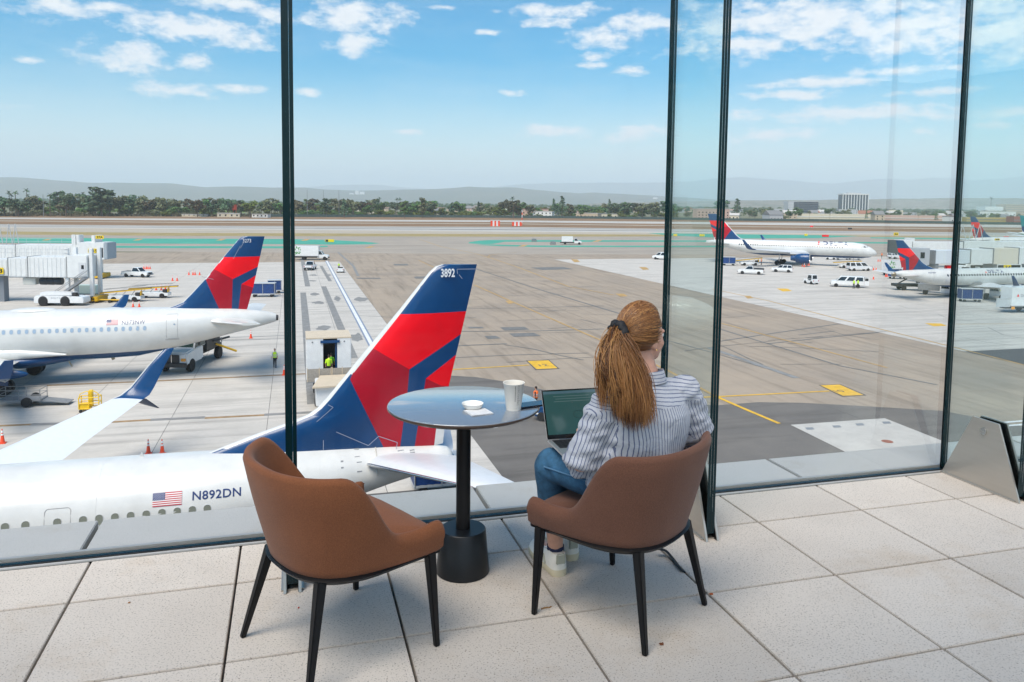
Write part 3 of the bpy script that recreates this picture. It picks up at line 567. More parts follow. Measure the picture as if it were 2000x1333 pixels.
# asphalt patches, seams and cracks
for q in ((913, 639, 942, 639, 946, 641.8, 917, 642), (976, 640, 1025, 639, 1034, 644.5, 985, 646), (946, 657, 968, 656.5, 979, 661.5, 953, 663), (994, 652, 1042, 650.5, 1057, 657, 1004, 658.5), (768, 516, 796, 516, 798, 519, 770, 519), (808, 541, 838, 540, 840, 544, 812, 545), (695, 543, 742, 543, 744, 545, 697, 545), (1035, 523, 1100, 522, 1120, 526, 1060, 528)):
    tbox(*q, TAR, .0190, 'asphalt_patch')
for a in ([(640, 536), (860, 536.5), (1000, 532)], [(700, 617), (820, 623), (930, 621)], [(880, 603), (1010, 602), (1180, 598)], [(930, 526), (1050, 565), (1180, 604), (1300, 640)], [(1230, 646), (1395, 690), (1556, 738)], [(985, 674), (1040, 682), (1090, 694), (1140, 704)], [(880, 648), (1050, 647), (1180, 643)], [(1400, 668), (1520, 650), (1640, 633)], [(1500, 672), (1600, 661), (1715, 650)], [(890, 676), (990, 672)], [(1560, 655), (1630, 647)], [(870, 700), (1000, 694), (1150, 690)], [(1395, 640), (1500, 672), (1640, 715), (1830, 752)]):
    stripe(a, rng.choice((.22, .3, .4)), TAR, 'seam', .0186)
stripe([(1385, 680), (1450, 702), (1556, 739)], .7, TARL, 'seam', .0188)
for i in range(46):                          # fine crack seals scattered over the taxilane
    u = rng.uniform(13, 66); v = rng.uniform(62, 190); a = rng.choice((0, 0, rad(90), rng.uniform(-.5, .5))); l = rng.uniform(3, 14); c = gl(u, v); b = MB(); pts = []; h = GYAW + a; q = Vector((c.x, c.y, 0))
    for k in range(6): pts.append(q.copy()); h += rng.uniform(-.12, .12); q += Vector((math.cos(h), math.sin(h), 0)) * l / 5
    for p, r in zip(pts, pts[1:]):
        d = (r - p).normalized(); n = Vector((-d.y, d.x, 0)) * rng.uniform(.03, .09); b.add([(w.x, w.y, .0183) for w in (p - n, r - n, r + n, p + n)], [(0, 1, 2, 3)])
    b.build('crack_seal', TAR, apron, smooth=0)
for a in ([(1755, 597), (1770, 602), (1800, 606), (1830, 610)], [(1832, 614), (1845, 620), (1870, 625), (1900, 628)], [(1600, 640), (1650, 655), (1720, 665)], [(1880, 660), (1920, 668), (1980, 676)], [(1500, 600), (1560, 612), (1620, 618)], [(1930, 640), (1960, 655), (2000, 662)], [(1530, 585), (1600, 584), (1700, 582)]):
    stripe(a, .10, TAR, 'crack_seal', .0188)
# brown expansion strips on the left stand
EXP = mat('expansion_strip', (.33, .21, .10), .7, noise=.35, nscale=1.5)
stripe([(-20, 758), (280, 746), (440, 738.5), (605, 730.5)], .55, TARL, 'joint_strip', .0186); stripe([(-20, 758), (280, 746), (440, 738.5), (605, 730.5)], .34, EXP, 'joint_strip', .0196)
stripe([(-20, 833.5), (60, 830)], .42, EXP, 'joint_strip', .0196); stripe([(60, 830), (200, 826)], .6, TARL, 'joint_strip', .0186); stripe([(205, 826), (294, 821)], .42, EXP, 'joint_strip', .0196); stripe([(294, 821), (400, 816)], .6, TARL, 'joint_strip', .0186); stripe([(400, 817.5), (516, 811.5)], .42, EXP, 'joint_strip', .0196); stripe([(516, 811), (610, 806)], .6, TARL, 'joint_strip', .0186)
# light pad with lid and squares at right
pad = sheet('concrete_pad', P([(1544, 831), (1728, 818), (1850, 866), (1655, 886)]), ground_mat('pad_concrete', (.52, .50, .46), (.44, .42, .39), .6, .3, None, fine=5), apron, .03)
for x, y in ((1581, 838.5), (1634, 834.5), (1679, 830.5), (1731, 827)): sheet('square_cover', P([(x - 9, y - 2), (x + 6, y - 2.6), (x + 10, y + 1.6), (x - 5, y + 2.4)]), GREYM, apron, .036)
sheet('round_lid', [un(1733, 863.5) + Vector((.36 * math.cos(a), .36 * math.sin(a), 0)) for a in [2 * math.pi * k / 24 for k in range(24)]], mat('lid_red_brown', (.30, .11, .07), .8, noise=.2), apron, .036)
stripe([(1960, 826), (2060, 818)], .3, WP); stripe([(1960, 833), (2060, 825)], .3, WP)
stripe([(560, 880), (250, 892)], .2, TARL, 'seam', .0186)
# ================================================================== aircraft  (local x aft from the nose, y to starboard, z up from the ground)
def interp(xs, ys, x):
    if x <= xs[0]: return ys[0]
    for i in range(len(xs) - 1):
        if x <= xs[i + 1]: t = (x - xs[i]) / (xs[i + 1] - xs[i]); return ys[i] + (ys[i + 1] - ys[i]) * t
    return ys[-1]
def inpoly(p, poly):
    c = False; j = len(poly) - 1
    for i in range(len(poly)):
        a, b = poly[i], poly[j]
        if (a[1] > p[1]) != (b[1] > p[1]) and p[0] < (b[0] - a[0]) * (p[1] - a[1]) / (b[1] - a[1]) + a[0]: c = not c
        j = i
    return c
class Fus:
    """stations: x, crown z, keel z, half width"""
    def __init__(s, st, n=40):
        s.st = st; s.x = [a[0] for a in st]; s.t = [a[1] for a in st]; s.b = [a[2] for a in st]; s.w = [a[3] for a in st]; s.n = n
    def sec(s, x):
        t, b, w = interp(s.x, s.t, x), interp(s.x, s.b, x), interp(s.x, s.w, x); return (t + b) / 2, (t - b) / 2, w
    def side(s, x, z, sgn, off=.012):
        zc, rz, w = s.sec(x); k = max(-.98, min(.98, (z - zc) / rz)); return Vector((x, sgn * (w * math.sqrt(1 - k * k) + off), z))
    def tilt(s, x, z):
        zc, rz, w = s.sec(x); k = max(-.98, min(.98, (z - zc) / rz)); return math.atan2(k / rz, math.sqrt(1 - k * k) / w)
    def build(s, parent, belly=None, mats=None):
        xs = []; 
        for a, b in zip(s.x, s.x[1:]):
            m = max(1, int((b - a) / 1.0)); xs += [a + (b - a) * k / m for k in range(m)]
        xs.append(s.x[-1]); rings = []
        for x in xs:
            zc, rz, w = s.sec(x); rings.append([(x, w * math.cos(q), zc + rz * math.sin(q)) for q in [2 * math.pi * k / s.n for k in range(s.n)]])
        b = MB(); b.loft(rings); me = b.mesh('fuselage', mats or [WHITE, BLUE, DARK], 0)
        if belly:
            (x0, z0), (x1, z1) = belly; bm = bmesh.new(); bm.from_mesh(me); d = Vector((x1 - x0, 0, z1 - z0)).normalized(); nn = Vector((-d.z, 0, d.x))
            bmesh.ops.bisect_plane(bm, geom=bm.verts[:] + bm.edges[:] + bm.faces[:], plane_co=(x0, 0, z0), plane_no=nn)
            for f in bm.faces:
                c = f.calc_center_median()
                if (c - Vector((x0, 0, z0))).dot(nn) < 0: f.material_index = 1
            bm.to_mesh(me); bm.free()
        finish(me, 50); return link('fuselage', me, parent)
def foil(n=9):
    up = [(.5 - .5 * math.cos(math.pi * i / (n - 1))) for i in range(n)]
    th = [1.9 * (1.4845 * math.sqrt(x) - .63 * x - 1.758 * x * x + 1.4215 * x ** 3 - .518 * x ** 4) for x in up]
    return [(x, t) for x, t in zip(up, th)] + [(x, -t * .8) for x, t in list(zip(up, th))[-2:0:-1]]
FOIL = foil()
def wing_rings(secs):
    """x_le, y, z, chord, thickness ratio, cant (0 flat, 90 upright)"""
    return [[(x + c * u, y - t * c * v * math.sin(rad(cant)) * (1 if y > 0 else -1), z + t * c * v * math.cos(rad(cant))) for u, v in FOIL] for x, y, z, c, t, cant in secs]
def surf(name, secs, m, parent, mirror=False):
    if mirror: secs = [(x, -y, z, c, t, k) for x, y, z, c, t, k in secs]
    b = MB(); r = wing_rings(secs)
    if mirror: r = [q[::-1] for q in r]
    b.loft(r); o = b.build(name, m, parent, smooth=50); return o
def make_fin(parent, le, te, polys, thick=.11, default=0, white=.045, lines=True):
    """le / te: lists of (x, z); polys: (material index, polygon in x z)"""
    z0, z1 = max(le[0][1], te[0][1]), min(le[-1][1], te[-1][1]); zs = sorted({round(z, 3) for _, z in le + te if z0 < z < z1} | {z0, z1} | {z0 + (z1 - z0) * k / 14 for k in range(15)})
    f = []; us = (0, .012, .03, .05, .1, .2, .35, .5, .65, .8, .92, 1.0)
    prof = [(u, 1.9 * (1.4845 * math.sqrt(u) - .63 * u - 1.758 * u * u + 1.4215 * u ** 3 - .518 * u ** 4) + .02 * (1 if 0 < u else 0)) for u in us]
    prof = prof + [(u, -v) for u, v in prof[-1:0:-1]]
    rings = []
    for z in zs:
        a = interp([q[1] for q in le], [q[0] for q in le], z); b = interp([q[1] for q in te], [q[0] for q in te], z); c = b - a; tk = min(thick * c, .36)
        rings.append([(a + c * u, tk * v, z) for u, v in prof])
    b = MB(); b.loft(rings); me = b.mesh('fin', [BLUE, RED, DRED, WHITE], 0)
    bm = bmesh.new(); bm.from_mesh(me)
    for mi, poly in polys:
        for i in range(len(poly)):
            p, q = poly[i], poly[(i + 1) % len(poly)]; d = Vector((q[0] - p[0], 0, q[1] - p[1]))
            if d.length < 1e-4: continue
            d.normalize(); bmesh.ops.bisect_plane(bm, geom=bm.verts[:] + bm.edges[:] + bm.faces[:], plane_co=(p[0], 0, p[1]), plane_no=(-d.z, 0, d.x))
    for fc in bm.faces:
        c = fc.calc_center_median(); fc.material_index = default
        for mi, poly in polys:
            if inpoly((c.x, c.z), poly): fc.material_index = mi; break
        a = interp([q[1] for q in le], [q[0] for q in le], c.z); b_ = interp([q[1] for q in te], [q[0] for q in te], c.z)
        if c.x - a < white * min(b_ - a, 4.): fc.material_index = 3
    bm.to_mesh(me); bm.free(); finish(me, 40); return link('fin', me, parent)
def wheel_mb(r, w, c=(0, 0, 0)):
    t = MB(); t.lathe([(r * .55, -w / 2), (r * .93, -w / 2), (r, -w * .32), (r, w * .32), (r * .93, w / 2), (r * .55, w / 2)], 20, 0, c, 'Y')
    h = MB(); h.lathe([(.04, -w * .46), (r * .45, -w * .42), (r * .57, -w * .47), (r * .57, w * .47), (r * .45, w * .42), (.04, w * .46)], 16, 0, c, 'Y'); return t, h
_wc = {}
def wheel(parent, c, r, w, name='wheel'):
    k = (round(r, 3), round(w, 3))
    if k not in _wc: t, h = wheel_mb(r, w); _wc[k] = (t.mesh('wheel', TYRE, 40), h.mesh('rim', RIM, 40))
    o = link(name, _wc[k][0], parent, c); link('rim', _wc[k][1], o); return o
FINP = {}
def onplane(base, ang):                      # picture point -> (distance along a vertical plane, height)
    d = Vector((math.cos(ang), math.sin(ang))); n = Vector((-d.y, d.x)); b2 = Vector((base.x, base.y))
    def f(x, y, off=0.):
        r = ray(x, y); t = (b2.dot(n) + off) / (r[0] * n.x + r[1] * n.y); p = Vector((r[0] * t, r[1] * t)); return ((p - b2).dot(d), CZ + r[2] * t)
    return f
def window_mesh(w, h, rr, m, mg, ring=.02):
    def rr_(w, h, r, y): return [(sx * (w / 2 - r) + r * math.cos(a), y, sz * (h / 2 - r) + r * math.sin(a)) for sx, sz, a0 in ((1, 1, 0), (-1, 1, 90), (-1, -1, 180), (1, -1, 270)) for a in [rad(a0 + 30 * k) for k in range(4)]]
    b = MB(); b.loft([rr_(w, h, rr, .03), rr_(w, h, rr, -.004), rr_(w - ring, h - ring, rr - ring / 2, -.006), rr_(w - ring * 1.4, h - ring * 1.4, rr - ring * .6, .004)], cap=False, mi=1); n = 16
    b.add(rr_(w - ring * 1.3, h - ring * 1.3, rr - ring * .6, .002), [tuple(range(n))], 0); return b.mesh('window', [m, mg], 50)
def flag(parent, fit, x, z, w, h, sgn=1):
    b = MB(); H = h / 13
    def q(u0, v0, u1, v1, mi, off):
        pts = []
        nu = 6
        for k in range(nu):
            a, c = u0 + (u1 - u0) * k / nu, u0 + (u1 - u0) * (k + 1) / nu; b.add([fit(Vector((a, off, v0))), fit(Vector((c, off, v0))), fit(Vector((c, off, v1))), fit(Vector((a, off, v1)))], [(0, 1, 2, 3)], mi)
    for i in range(13): q(x, z + i * H, x + w, z + (i + 1) * H, 0 if i % 2 == 0 else 1, .016)
    for i in range(6, 13): q(x, z + i * H, x + .42 * w, z + (i + 1) * H, 2, .02)
    if h > .3:
        for i in range(9):
            for j in range(6 - i % 2):
                cx, cz = x + .42 * w * (j + .5 + .5 * (i % 2)) / 6, z + 6 * H + 7 * H * (i + .5) / 9; d = .012 * w
                b.add([fit(Vector((cx + a * d, .024, cz + c * d))) for a, c in ((-1, 0), (0, -1), (1, 0), (0, 1))], [(0, 1, 2, 3)], 1)
    return b.build('flag', [mat('flag_red', (.5, .03, .05), .5), mat('flag_white', (.75, .74, .72), .5), mat('flag_blue', (.02, .04, .16), .5)], parent, smooth=0)
WINP = mat('cabin_window', (.20, .21, .17), .15); WING_ = mat('window_frame_grey', (.5, .51, .5), .5)
WINB = mat('cabin_window_blue', (.33, .42, .52), .15)

# ---------------- near aircraft, tail towards the right
base = un(405, 884, 5.35); X0 = 31.45
nearp = thing('airliner', 'white twinjet with registration N892DN and tail number 3892, nearest the glass', 'airplane', (base.x, base.y, 0), GYAW)
on = onplane(base, GYAW)
F1 = Fus([(19, 5.37, 1.36, 1.88), (26, 5.37, 1.36, 1.88), (29, 5.37, 1.45, 1.87), (32, 5.35, 1.85, 1.80), (34.5, 5.28, 2.45, 1.55), (36.5, 5.20, 3.0, 1.22), (38.5, 5.10, 3.55, .85), (39.8, 5.0, 3.85, .62), (40.5, 4.95, 4.0, .50), (40.85, 4.88, 4.12, .42), (41.02, 4.76, 4.25, .30), (41.08, 4.62, 4.38, .14)])
F1.x = [x - X0 for x in F1.x]; F1.build(nearp)
def tr(pts, f=on, off=0): return [f(x, y, off) for x, y in pts]
le = [(-1.2, 4.95), (0.0, 5.33)] + tr([(500, 848), (560, 827), (600, 811), (620, 797), (638, 778), (700, 702), (780, 605), (838, 532)]) + [on(850, 521), on(862, 517.2)]
te = [(8.85, 4.95)] + tr([(865, 866), (877, 752), (905, 632), (932, 516)])
te[-1] = (te[-1][0], 12.6)
pol = [(1, tr([(770, 613), (930, 607.5), (902, 651.5), (797.5, 719), (715, 671)])), (2, tr([(715, 671), (797.5, 719), (794, 765), (779, 885), (755, 885), (683, 739)])),
       (1, tr([(830.5, 738), (895, 690), (876, 755), (861, 753)])), (2, tr([(830.5, 738), (861, 753), (880, 756), (868, 833), (852, 833), (846, 885), (807, 885)])), (3, tr([(852, 834), (880, 834), (872, 890), (842, 890)]))]
fin = make_fin(nearp, le, te, pol)
FINP['le'], FINP['te'], FINP['pol'] = le, te, pol
yf = -.30
a = on(858, 539); c = on(885, 538)
lettering('tail_number', '3892', .47, LETW, fin, (a[0], -.30, a[1] - .02), (1, 0, 0), (0, 0, 1), .012, 1.0, None, c[0] - a[0])
b = MB()                                     # rudder and panel seams
for pts in ([(892, 535), (891, 525.5), (931, 525)], [(631, 877), (631, 829), (718, 866), (738, 848), (774, 860), (771, 878)], [(618, 820), (650, 792), (640, 787)], [(895, 536), (901, 544)]):
    q = tr(pts); b = MB()
    for (x0, z0), (x1, z1) in zip(q, q[1:]):
        c0 = Vector((x0, 0, z0)); c1 = Vector((x1, 0, z1)); d = (c1 - c0).normalized(); nn = Vector((-d.z, 0, d.x)) * .012; yy = -.33 if z0 < 9 else -.17
        b.add([tuple(v + Vector((0, yy, 0))) for v in (c0 - nn, c1 - nn, c1 + nn, c0 + nn)], [(0, 1, 2, 3)])
    b.build('panel_seam', mat('seam_pale', (.30, .33, .42), .5), fin, smooth=0)
fit1 = lambda p: F1.side(p.x, p.z, -1, .012)
wm = window_mesh(.27, .38, .12, WINP, WING_)
for s_ in (.15, -.36, -.87, -1.38, -1.9, -2.41, -2.92, -3.43, -3.94, -4.75, -5.73, -6.35, -6.86, -7.37, -7.9):
    zc = 3.76; o = link('window', wm, nearp, F1.side(s_, zc, -1, .002)); o.rotation_euler.x = F1.tilt(s_, zc) * -1
lettering('registration', 'N892DN', .40, NAVY, nearp, (on(373, 984, -1.9)[0], 0, 4.14), (1, 0, 0), (0, 0, 1), .006, 1.06, fit1, 1.68)
flag(nearp, lambda p: F1.side(p.x, p.z, -1, p.y), -1.70, 4.03, .98, .44)
b = MB()                                     # exit door outline
for seg in [[(-5.16 + .12 * (1 - math.cos(t)), 4.25 - .12 + .12 * math.sin(t)) for t in [rad(15 * k) for k in range(7)]], ]:
    path = [(-5.16, 3.2), (-5.16, 3.7)] + seg + [(-4.46 + .12 * math.sin(t) - .0, 4.13 + .12 * math.cos(t)) for t in [rad(15 * k) for k in range(7)]] + [(-4.34, 3.7), (-4.34, 3.2)]
b.tube([F1.side(x, z, -1, .0) for x, z in path], .012, 6); b.build('exit_door_seam', mat('seam_grey', (.35, .34, .33), .6), nearp)
for sx in (-9.0, -3.55, 2.6, 4.2):
    zc, rz, w = F1.sec(sx); b = MB(); b.tube([(sx, (w + .001) * math.cos(q), zc + (rz + .001) * math.sin(q)) for q in [rad(100 + 6 * k) for k in range(18)]], .004, 4); b.build('skin_seam', mat('seam_pale_grey', (.62, .62, .6), .5), nearp)
# tailplanes
for mir in (True, False):
    st = surf('tailplane', [(5.75, .3, 4.55, 4.0, .09, 0), (6.15, 1.15, 4.72, 3.75, .09, 0), (9.05, 7.0, 5.68, 1.45, .09, 0), (9.35, 7.17, 5.70, 1.0, .06, 0)], [GREYA], nearp, mir)
    sg = -1 if mir else 1; b = MB(); b.tube([(6.05 + 2.9 * k / 8, sg * (1.0 + 5.9 * k / 8), 4.71 + .96 * k / 8) for k in range(9)], [.06 - .003 * k for k in range(9)], 8); b.build('leading_edge', METAL, st)
for x, z, w, h in ((5.55, 4.95, .2, .22), (5.62, 4.45, .2, .35), (5.0, 4.85, .1, .05), (5.0, 4.65, .1, .05), (5.05, 4.2, .12, .05), (7.3, 4.87, .25, .12), (7.8, 4.86, .2, .1)):
    b = MB(); q = [F1.side(x + a, z + c, -1, .008) for a, c in ((0, 0), (w, 0), (w, h), (0, h))]; b.add(q, [(0, 1, 2, 3)]); b.build('scuff_plate', GREYM, nearp, smooth=0)
b = MB(); b.tube([(9.55, 0, 4.5), (9.72, 0, 4.5)], .035, 8); b.build('tail_light', METAL, nearp)
zc, rz, w = F1.sec(6.42); b = MB(); b.tube([(6.42, (w + .004) * math.cos(q), zc + (rz + .004) * math.sin(q)) for q in [rad(95 + 8 * k) for k in range(12)]], .03, 5); b.build('cone_joint_band', mat('joint_band', (.55, .53, .48), .7, noise=.3, nscale=20), nearp)
b = MB(); b.prism([(-.6, 5.36), (-.45, 5.36), (-.5, 5.52), (-.55, 5.52)], -.02, .02, 'Y'); b.build('antenna', WHITE, nearp, (-2.1 + .3, 0, 0), smooth=0)
# far wing with split winglet
wsec = [(-15.6, 1.2, 1.75, 8.0, .12, 4), (-12.9, 5.8, 2.35, 4.7, .11, 4), (-9.9, 11.5, 2.95, 3.15, .10, 5), (-6.95, 16.7, 3.55, 1.75, .09, 8)]
wg = surf('wing', wsec, [mat('wing_white', (.74, .76, .78), .3, noise=.05)], nearp)
wl = surf('winglet', [(-6.95, 16.68, 3.552, 1.76, .085, 8), (-6.45, 17.02, 3.72, 1.55, .08, 40), (-5.9, 17.2, 4.15, 1.25, .08, 68), (-4.95, 17.5, 5.35, .85, .08, 75), (-4.15, 17.72, 6.25, .52, .08, 78), (-3.85, 17.74, 6.32, .2, .06, 78)], [BLUE], wg)
b = MB(); b.tube([(-6.97, 16.68, 3.55), (-6.47, 17.02, 3.72), (-5.92, 17.2, 4.15), (-4.97, 17.5, 5.35), (-4.2, 17.72, 6.22)], [.06, .05, .045, .04, .025], 8); b.build('winglet_edge', WHITE, wl)
surf('lower_winglet', [(-5.95, 16.85, 3.55, .9, .08, -40), (-5.3, 17.5, 3.05, .55, .08, -45), (-4.65, 18.05, 2.65, .12, .08, -45)], [mat('winglet_dark_blue', (.008, .03, .09), .3)], wg)
def wl_pt(t, k, off=.03):                     # point on the upper wing surface
    xs = [interp([0, .3, .65, 1], [q[i] for q in wsec], t) for i in range(5)]; return (xs[0] + xs[3] * k, xs[1], xs[2] + xs[4] * xs[3] * .6 * (1.05 - k) + off)
for k, t0, t1 in ((.2, .25, .97), (.62, .2, .9), (.8, .25, .62), (.8, .66, .86)):
    b = MB(); b.tube([wl_pt(t0 + (t1 - t0) * i / 10, k, .012) for i in range(11)], .014, 4); b.build('flap_seam', mat('seam_grey2', (.25, .26, .27), .6), wg)
b = MB(); b.sphere((-9.3, 8.0, 2.45), (1.6, .22, .28), 12, 8); b.build('flap_fairing', WHITE, wg)

# ---------------- second aircraft on the next stand
base2 = un(325, 602, 5.95); X2 = 28.65
p2 = thing('airliner', 'white twinjet with registration N373NW and blue belly on the left stand', 'airplane', (base2.x, base2.y, 0), GYAW); on2 = onplane(base2, GYAW)
F2 = Fus([(0.05, 3.9, 3.6, .1), (.5, 4.5, 3.1, .8), (1.5, 5.1, 2.5, 1.35), (3.2, 5.75, 2.1, 1.8), (5.2, 6.0, 1.9, 1.97), (6, 6.05, 1.88, 1.975), (24, 6.05, 1.88, 1.975), (26.5, 6.05, 2.0, 1.95), (29, 6.0, 2.5, 1.80), (31.5, 5.92, 3.05, 1.48), (34, 5.78, 3.65, 1.05), (36, 5.58, 4.12, .65), (37.2, 5.35, 4.45, .36), (37.5, 5.2, 4.55, .26)])
F2.x = [x - X2 for x in F2.x]; F2.build(p2, ((-16, 2.2), (-1, 2.62)))
b = MB(); b.lathe([(.26, 0), (.24, .18), (.15, .2)], 20, axis='X', c=(8.86, 0, 4.87)); b.build('exhaust', DARK, p2)
le2 = [(-.6, 5.6), (0, 5.93)] + tr([(340, 598), (357, 591), (374, 574), (400, 546), (435, 504), (464, 470)], on2) + [on2(470, 464), on2(476, 462)]
te2 = [(6.4, 5.6), (6.48, 5.75)] + tr([(494.5, 562), (517, 462)], on2); te2[-1] = (te2[-1][0], 12.05)
pol2 = [(1, tr([(430, 502.5), (512, 501), (505, 520.5), (455, 545), (410, 520.5)], on2)), (2, tr([(410, 520.5), (455, 545), (452.5, 612), (433, 612), (395, 530)], on2)), (1, tr([(472, 555), (505, 535), (497, 563)], on2)), (2, tr([(472, 555), (499, 564), (488, 612), (465, 612)], on2))]
fin2 = make_fin(p2, le2, te2, pol2, white=.02)
a = on2(474, 471); c = on2(490, 470); lettering('tail_number', '3273', .44, LETW, fin2, (a[0], -.26, a[1] - .12), (1, 0, 0), (0, 0, 1), .0, 1., None, c[0] - a[0])
b = MB()
for pts in ([(470, 480), (410, 590)], [(452, 520), (376, 604)], [(395, 540), (420, 546)], [(478, 470), (470, 485)]):
    b = MB(); q = tr(pts, on2); c0, c1 = [Vector((x, -.32, z)) for x, z in q]; d = (c1 - c0).normalized(); nn = Vector((-d.z, 0, d.x)) * .015; b.add([tuple(v) for v in (c0 - nn, c1 - nn, c1 + nn, c0 + nn)], [(0, 1, 2, 3)]); b.build('panel_seam', mat('seam_pale', (.30, .33, .42), .5), fin2, smooth=0)
fit2 = lambda p: F2.side(p.x, p.z, -1, .014)
wm2 = window_mesh(.27, .37, .12, WINB, WING_)
for k in range(26):
    s_ = -1.40 - .5325 * k; o = link('window', wm2, p2, F2.side(s_, 4.57, -1, .002)); o.rotation_euler.x = -F2.tilt(s_, 4.57)
lettering('registration', 'N373NW', .47, NAVY, p2, (on2(236, 634, -1.97)[0], 0, 4.90), (1, 0, 0), (0, 0, 1), .0, 1.05, fit2, 1.72)
flag(p2, lambda p: F2.side(p.x, p.z, -1, p.y), -4.27, 4.90, .86, .42)
dr = MB(); dpath = [(.22, 3.62), (.22, 5.58), (1.06, 5.58), (1.06, 3.62), (.22, 3.62)]; dr.tube([F2.side(a[0] + (c[0] - a[0]) * k / 8, a[1] + (c[1] - a[1]) * k / 8, -1, .0) for a, c in zip(dpath, dpath[1:]) for k in range(8)], .014, 5)
dr.tube([F2.side(x, 3.54, -1, .0) for x in (.12, .4, .8, 1.16)], .045, 5); dr.build('door_frame', mat('seam_grey', (.35, .34, .33), .6), p2)
o = link('door_window', wm2, p2, F2.side(.82, 4.75, -1, .003)); o.scale = (.6, .6, .6)
b = MB(); b.sphere((-9.9, 0, 6.0), (1.75, .7, .24), 20, 10); b.build('antenna_fairing', WHITE, p2); b = MB(); b.sphere((-14, 0, 6.0), (1.5, .6, .2), 20, 10); b.build('antenna_fairing', WHITE, p2)
for mir in (True, False): surf('tailplane', [(3.3, .4, 4.78, 3.7, .09, 0), (3.55, 1.2, 4.85, 3.5, .09, 0), (6.35, 6.2, 5.3, 1.5, .09, 0)], [WHITE], p2, mir)
for mir in (True, False):
    w2 = surf('wing', [(-17.2, 1.5, 2.15, 6.6, .13, 3), (-13.6, 6.4, 2.75, 3.9, .11, 3), (-8.4, 16.2, 3.85, 1.6, .1, 3), (-8.0, 16.6, 3.9, 1.4, .1, 6)], [WHITE], p2, mir); sg = -1 if mir else 1
    surf('winglet', [(-8.0, 16.58, 3.9, 1.42, .1, 8), (-7.6, 16.95, 4.05, 1.2, .09, 50), (-7.1, 17.1, 4.6, .9, .09, 75), (-6.6, 17.25, 5.2, .5, .08, 80)], [BLUE], w2, mir)
    for k, (x, z, l, tl_) in enumerate(((-11.6, 2.0, 2.1, -.3), (-11.2, 1.75, 1.9, -.38))):
        b = MB(); b.box((x, sg * 3.9, z), (l, 3.4, .09), R=Matrix.Rotation(-tl_, 3, 'Y')); b.build('flap', WHITE, w2, smooth=0, bevel=.03)
    b = MB(); b.sphere((-11.0, sg * 5.6, 1.95), (2.2, .25, .4), 12, 8); b.build('flap_fairing', BLUE, w2)
    g = MB(); g.tube([(-11.0, sg * 3.8, .6), (-11.1, sg * 3.8, 2.2)], .14, 10); g.box((-11, sg * 3.8, .62), (.2, .9, .2)); g = g.build('landing_gear', METAL, p2)
    for q in (-.46, .46): wheel(g, (-11.0, sg * 3.8 + q, .585), .585, .42)
    b = MB(); b.box((-11.0, sg * 4.55, 1.55), (1.1, .07, 1.25), R=Matrix.Rotation(.1, 3, 'Y')); b.build('gear_door', BLUE, g, smooth=0, bevel=.02)
    e = MB(); e.lathe([(.78, -19.9), (.98, -19.6), (1.08, -18.6), (1.06, -17.2), (.9, -16.2), (.55, -15.2)], 28, axis='X', c=(0, sg * 5.75, 1.75)); e.build('engine', BLUE, p2)
    c = MB(); c.box((-13.6 - .02, 0, 1.95), (8.2 - .1, 3.2, .9), ty=.8); 
fr = MB()
fr.loft([[(x, hw * math.cos(q), zc + hz * math.sin(q)) for q in [2 * math.pi * k / 28 for k in range(28)]] for x, hw, zc, hz in ((-18.6, .3, 2.0, .2), (-17.6, 1.4, 2.0, .6), (-16, 1.95, 2.05, .75), (-10.5, 2.0, 2.08, .72), (-8.6, 1.7, 2.15, .55), (-7.2, 1.0, 2.15, .32), (-6.4, .3, 2.1, .12))]); fr.build('belly_fairing', BLUE, p2, smooth=60)
fr = MB(); fr.loft([[(x, -(1.75 + hw * math.cos(q)), zc + hz * math.sin(q)) for q in [2 * math.pi * k / 16 for k in range(16)]] for x, hw, zc, hz in ((-12.5, .2, 2.75, .45), (-10.5, .28, 2.75, .4), (-8.6, .24, 2.68, .22), (-7.2, .16, 2.62, .05))]); fr.build('wing_root_fairing', WHITE, p2, smooth=60)
fr = MB(); fr.box((-7.3, -.3, 1.55), (.1, .05, .5), R=Matrix.Rotation(-.5, 3, 'Y')); fr.box((-4.2, 0, 1.85), (.25, .04, .3), R=Matrix.Rotation(-.4, 3, 'Y')); fr.build('antenna', mat('antenna_tan', (.4, .36, .25), .6), p2, smooth=0)
b = MB(); b.tube([(4.3, 0, 3.3), (4.35, 0, 2.9)], .05, 6); b.build('drain_mast', GREYM, p2)

# ---------------- generic smaller ones: map the near fin's livery on a new outline
def norm_livery(le_n, te_n):
    L0, T0, P0 = FINP['le'], FINP['te'], FINP['pol']; zb, zt = 5.35, 12.55; nb, nt_ = le_n[1][1], le_n[-1][1]
    def mp(p):
        a = interp([q[1] for q in L0[4:]], [q[0] for q in L0[4:]], p[1]); 
        if p[1] < L0[8][1]: a = L0[8][0] + (p[1] - L0[8][1]) * (L0[9][0] - L0[8][0]) / (L0[9][1] - L0[8][1])
        b_ = interp([q[1] for q in T0], [q[0] for q in T0], p[1]); u = (p[0] - a) / (b_ - a); v = (p[1] - zb) / (zt - zb); z = nb + v * (nt_ - nb)
        m = len(le_n) // 2 + 1; aa = le_n[-2][0] + (z - le_n[-2][1]) * (le_n[-2][0] - le_n[3][0]) / (le_n[-2][1] - le_n[3][1]); bb = interp([q[1] for q in te_n], [q[0] for q in te_n], z)
        return (aa + u * (bb - aa), z)
    return [(m, [mp(p) for p in pl_]) for m, pl_ in P0]
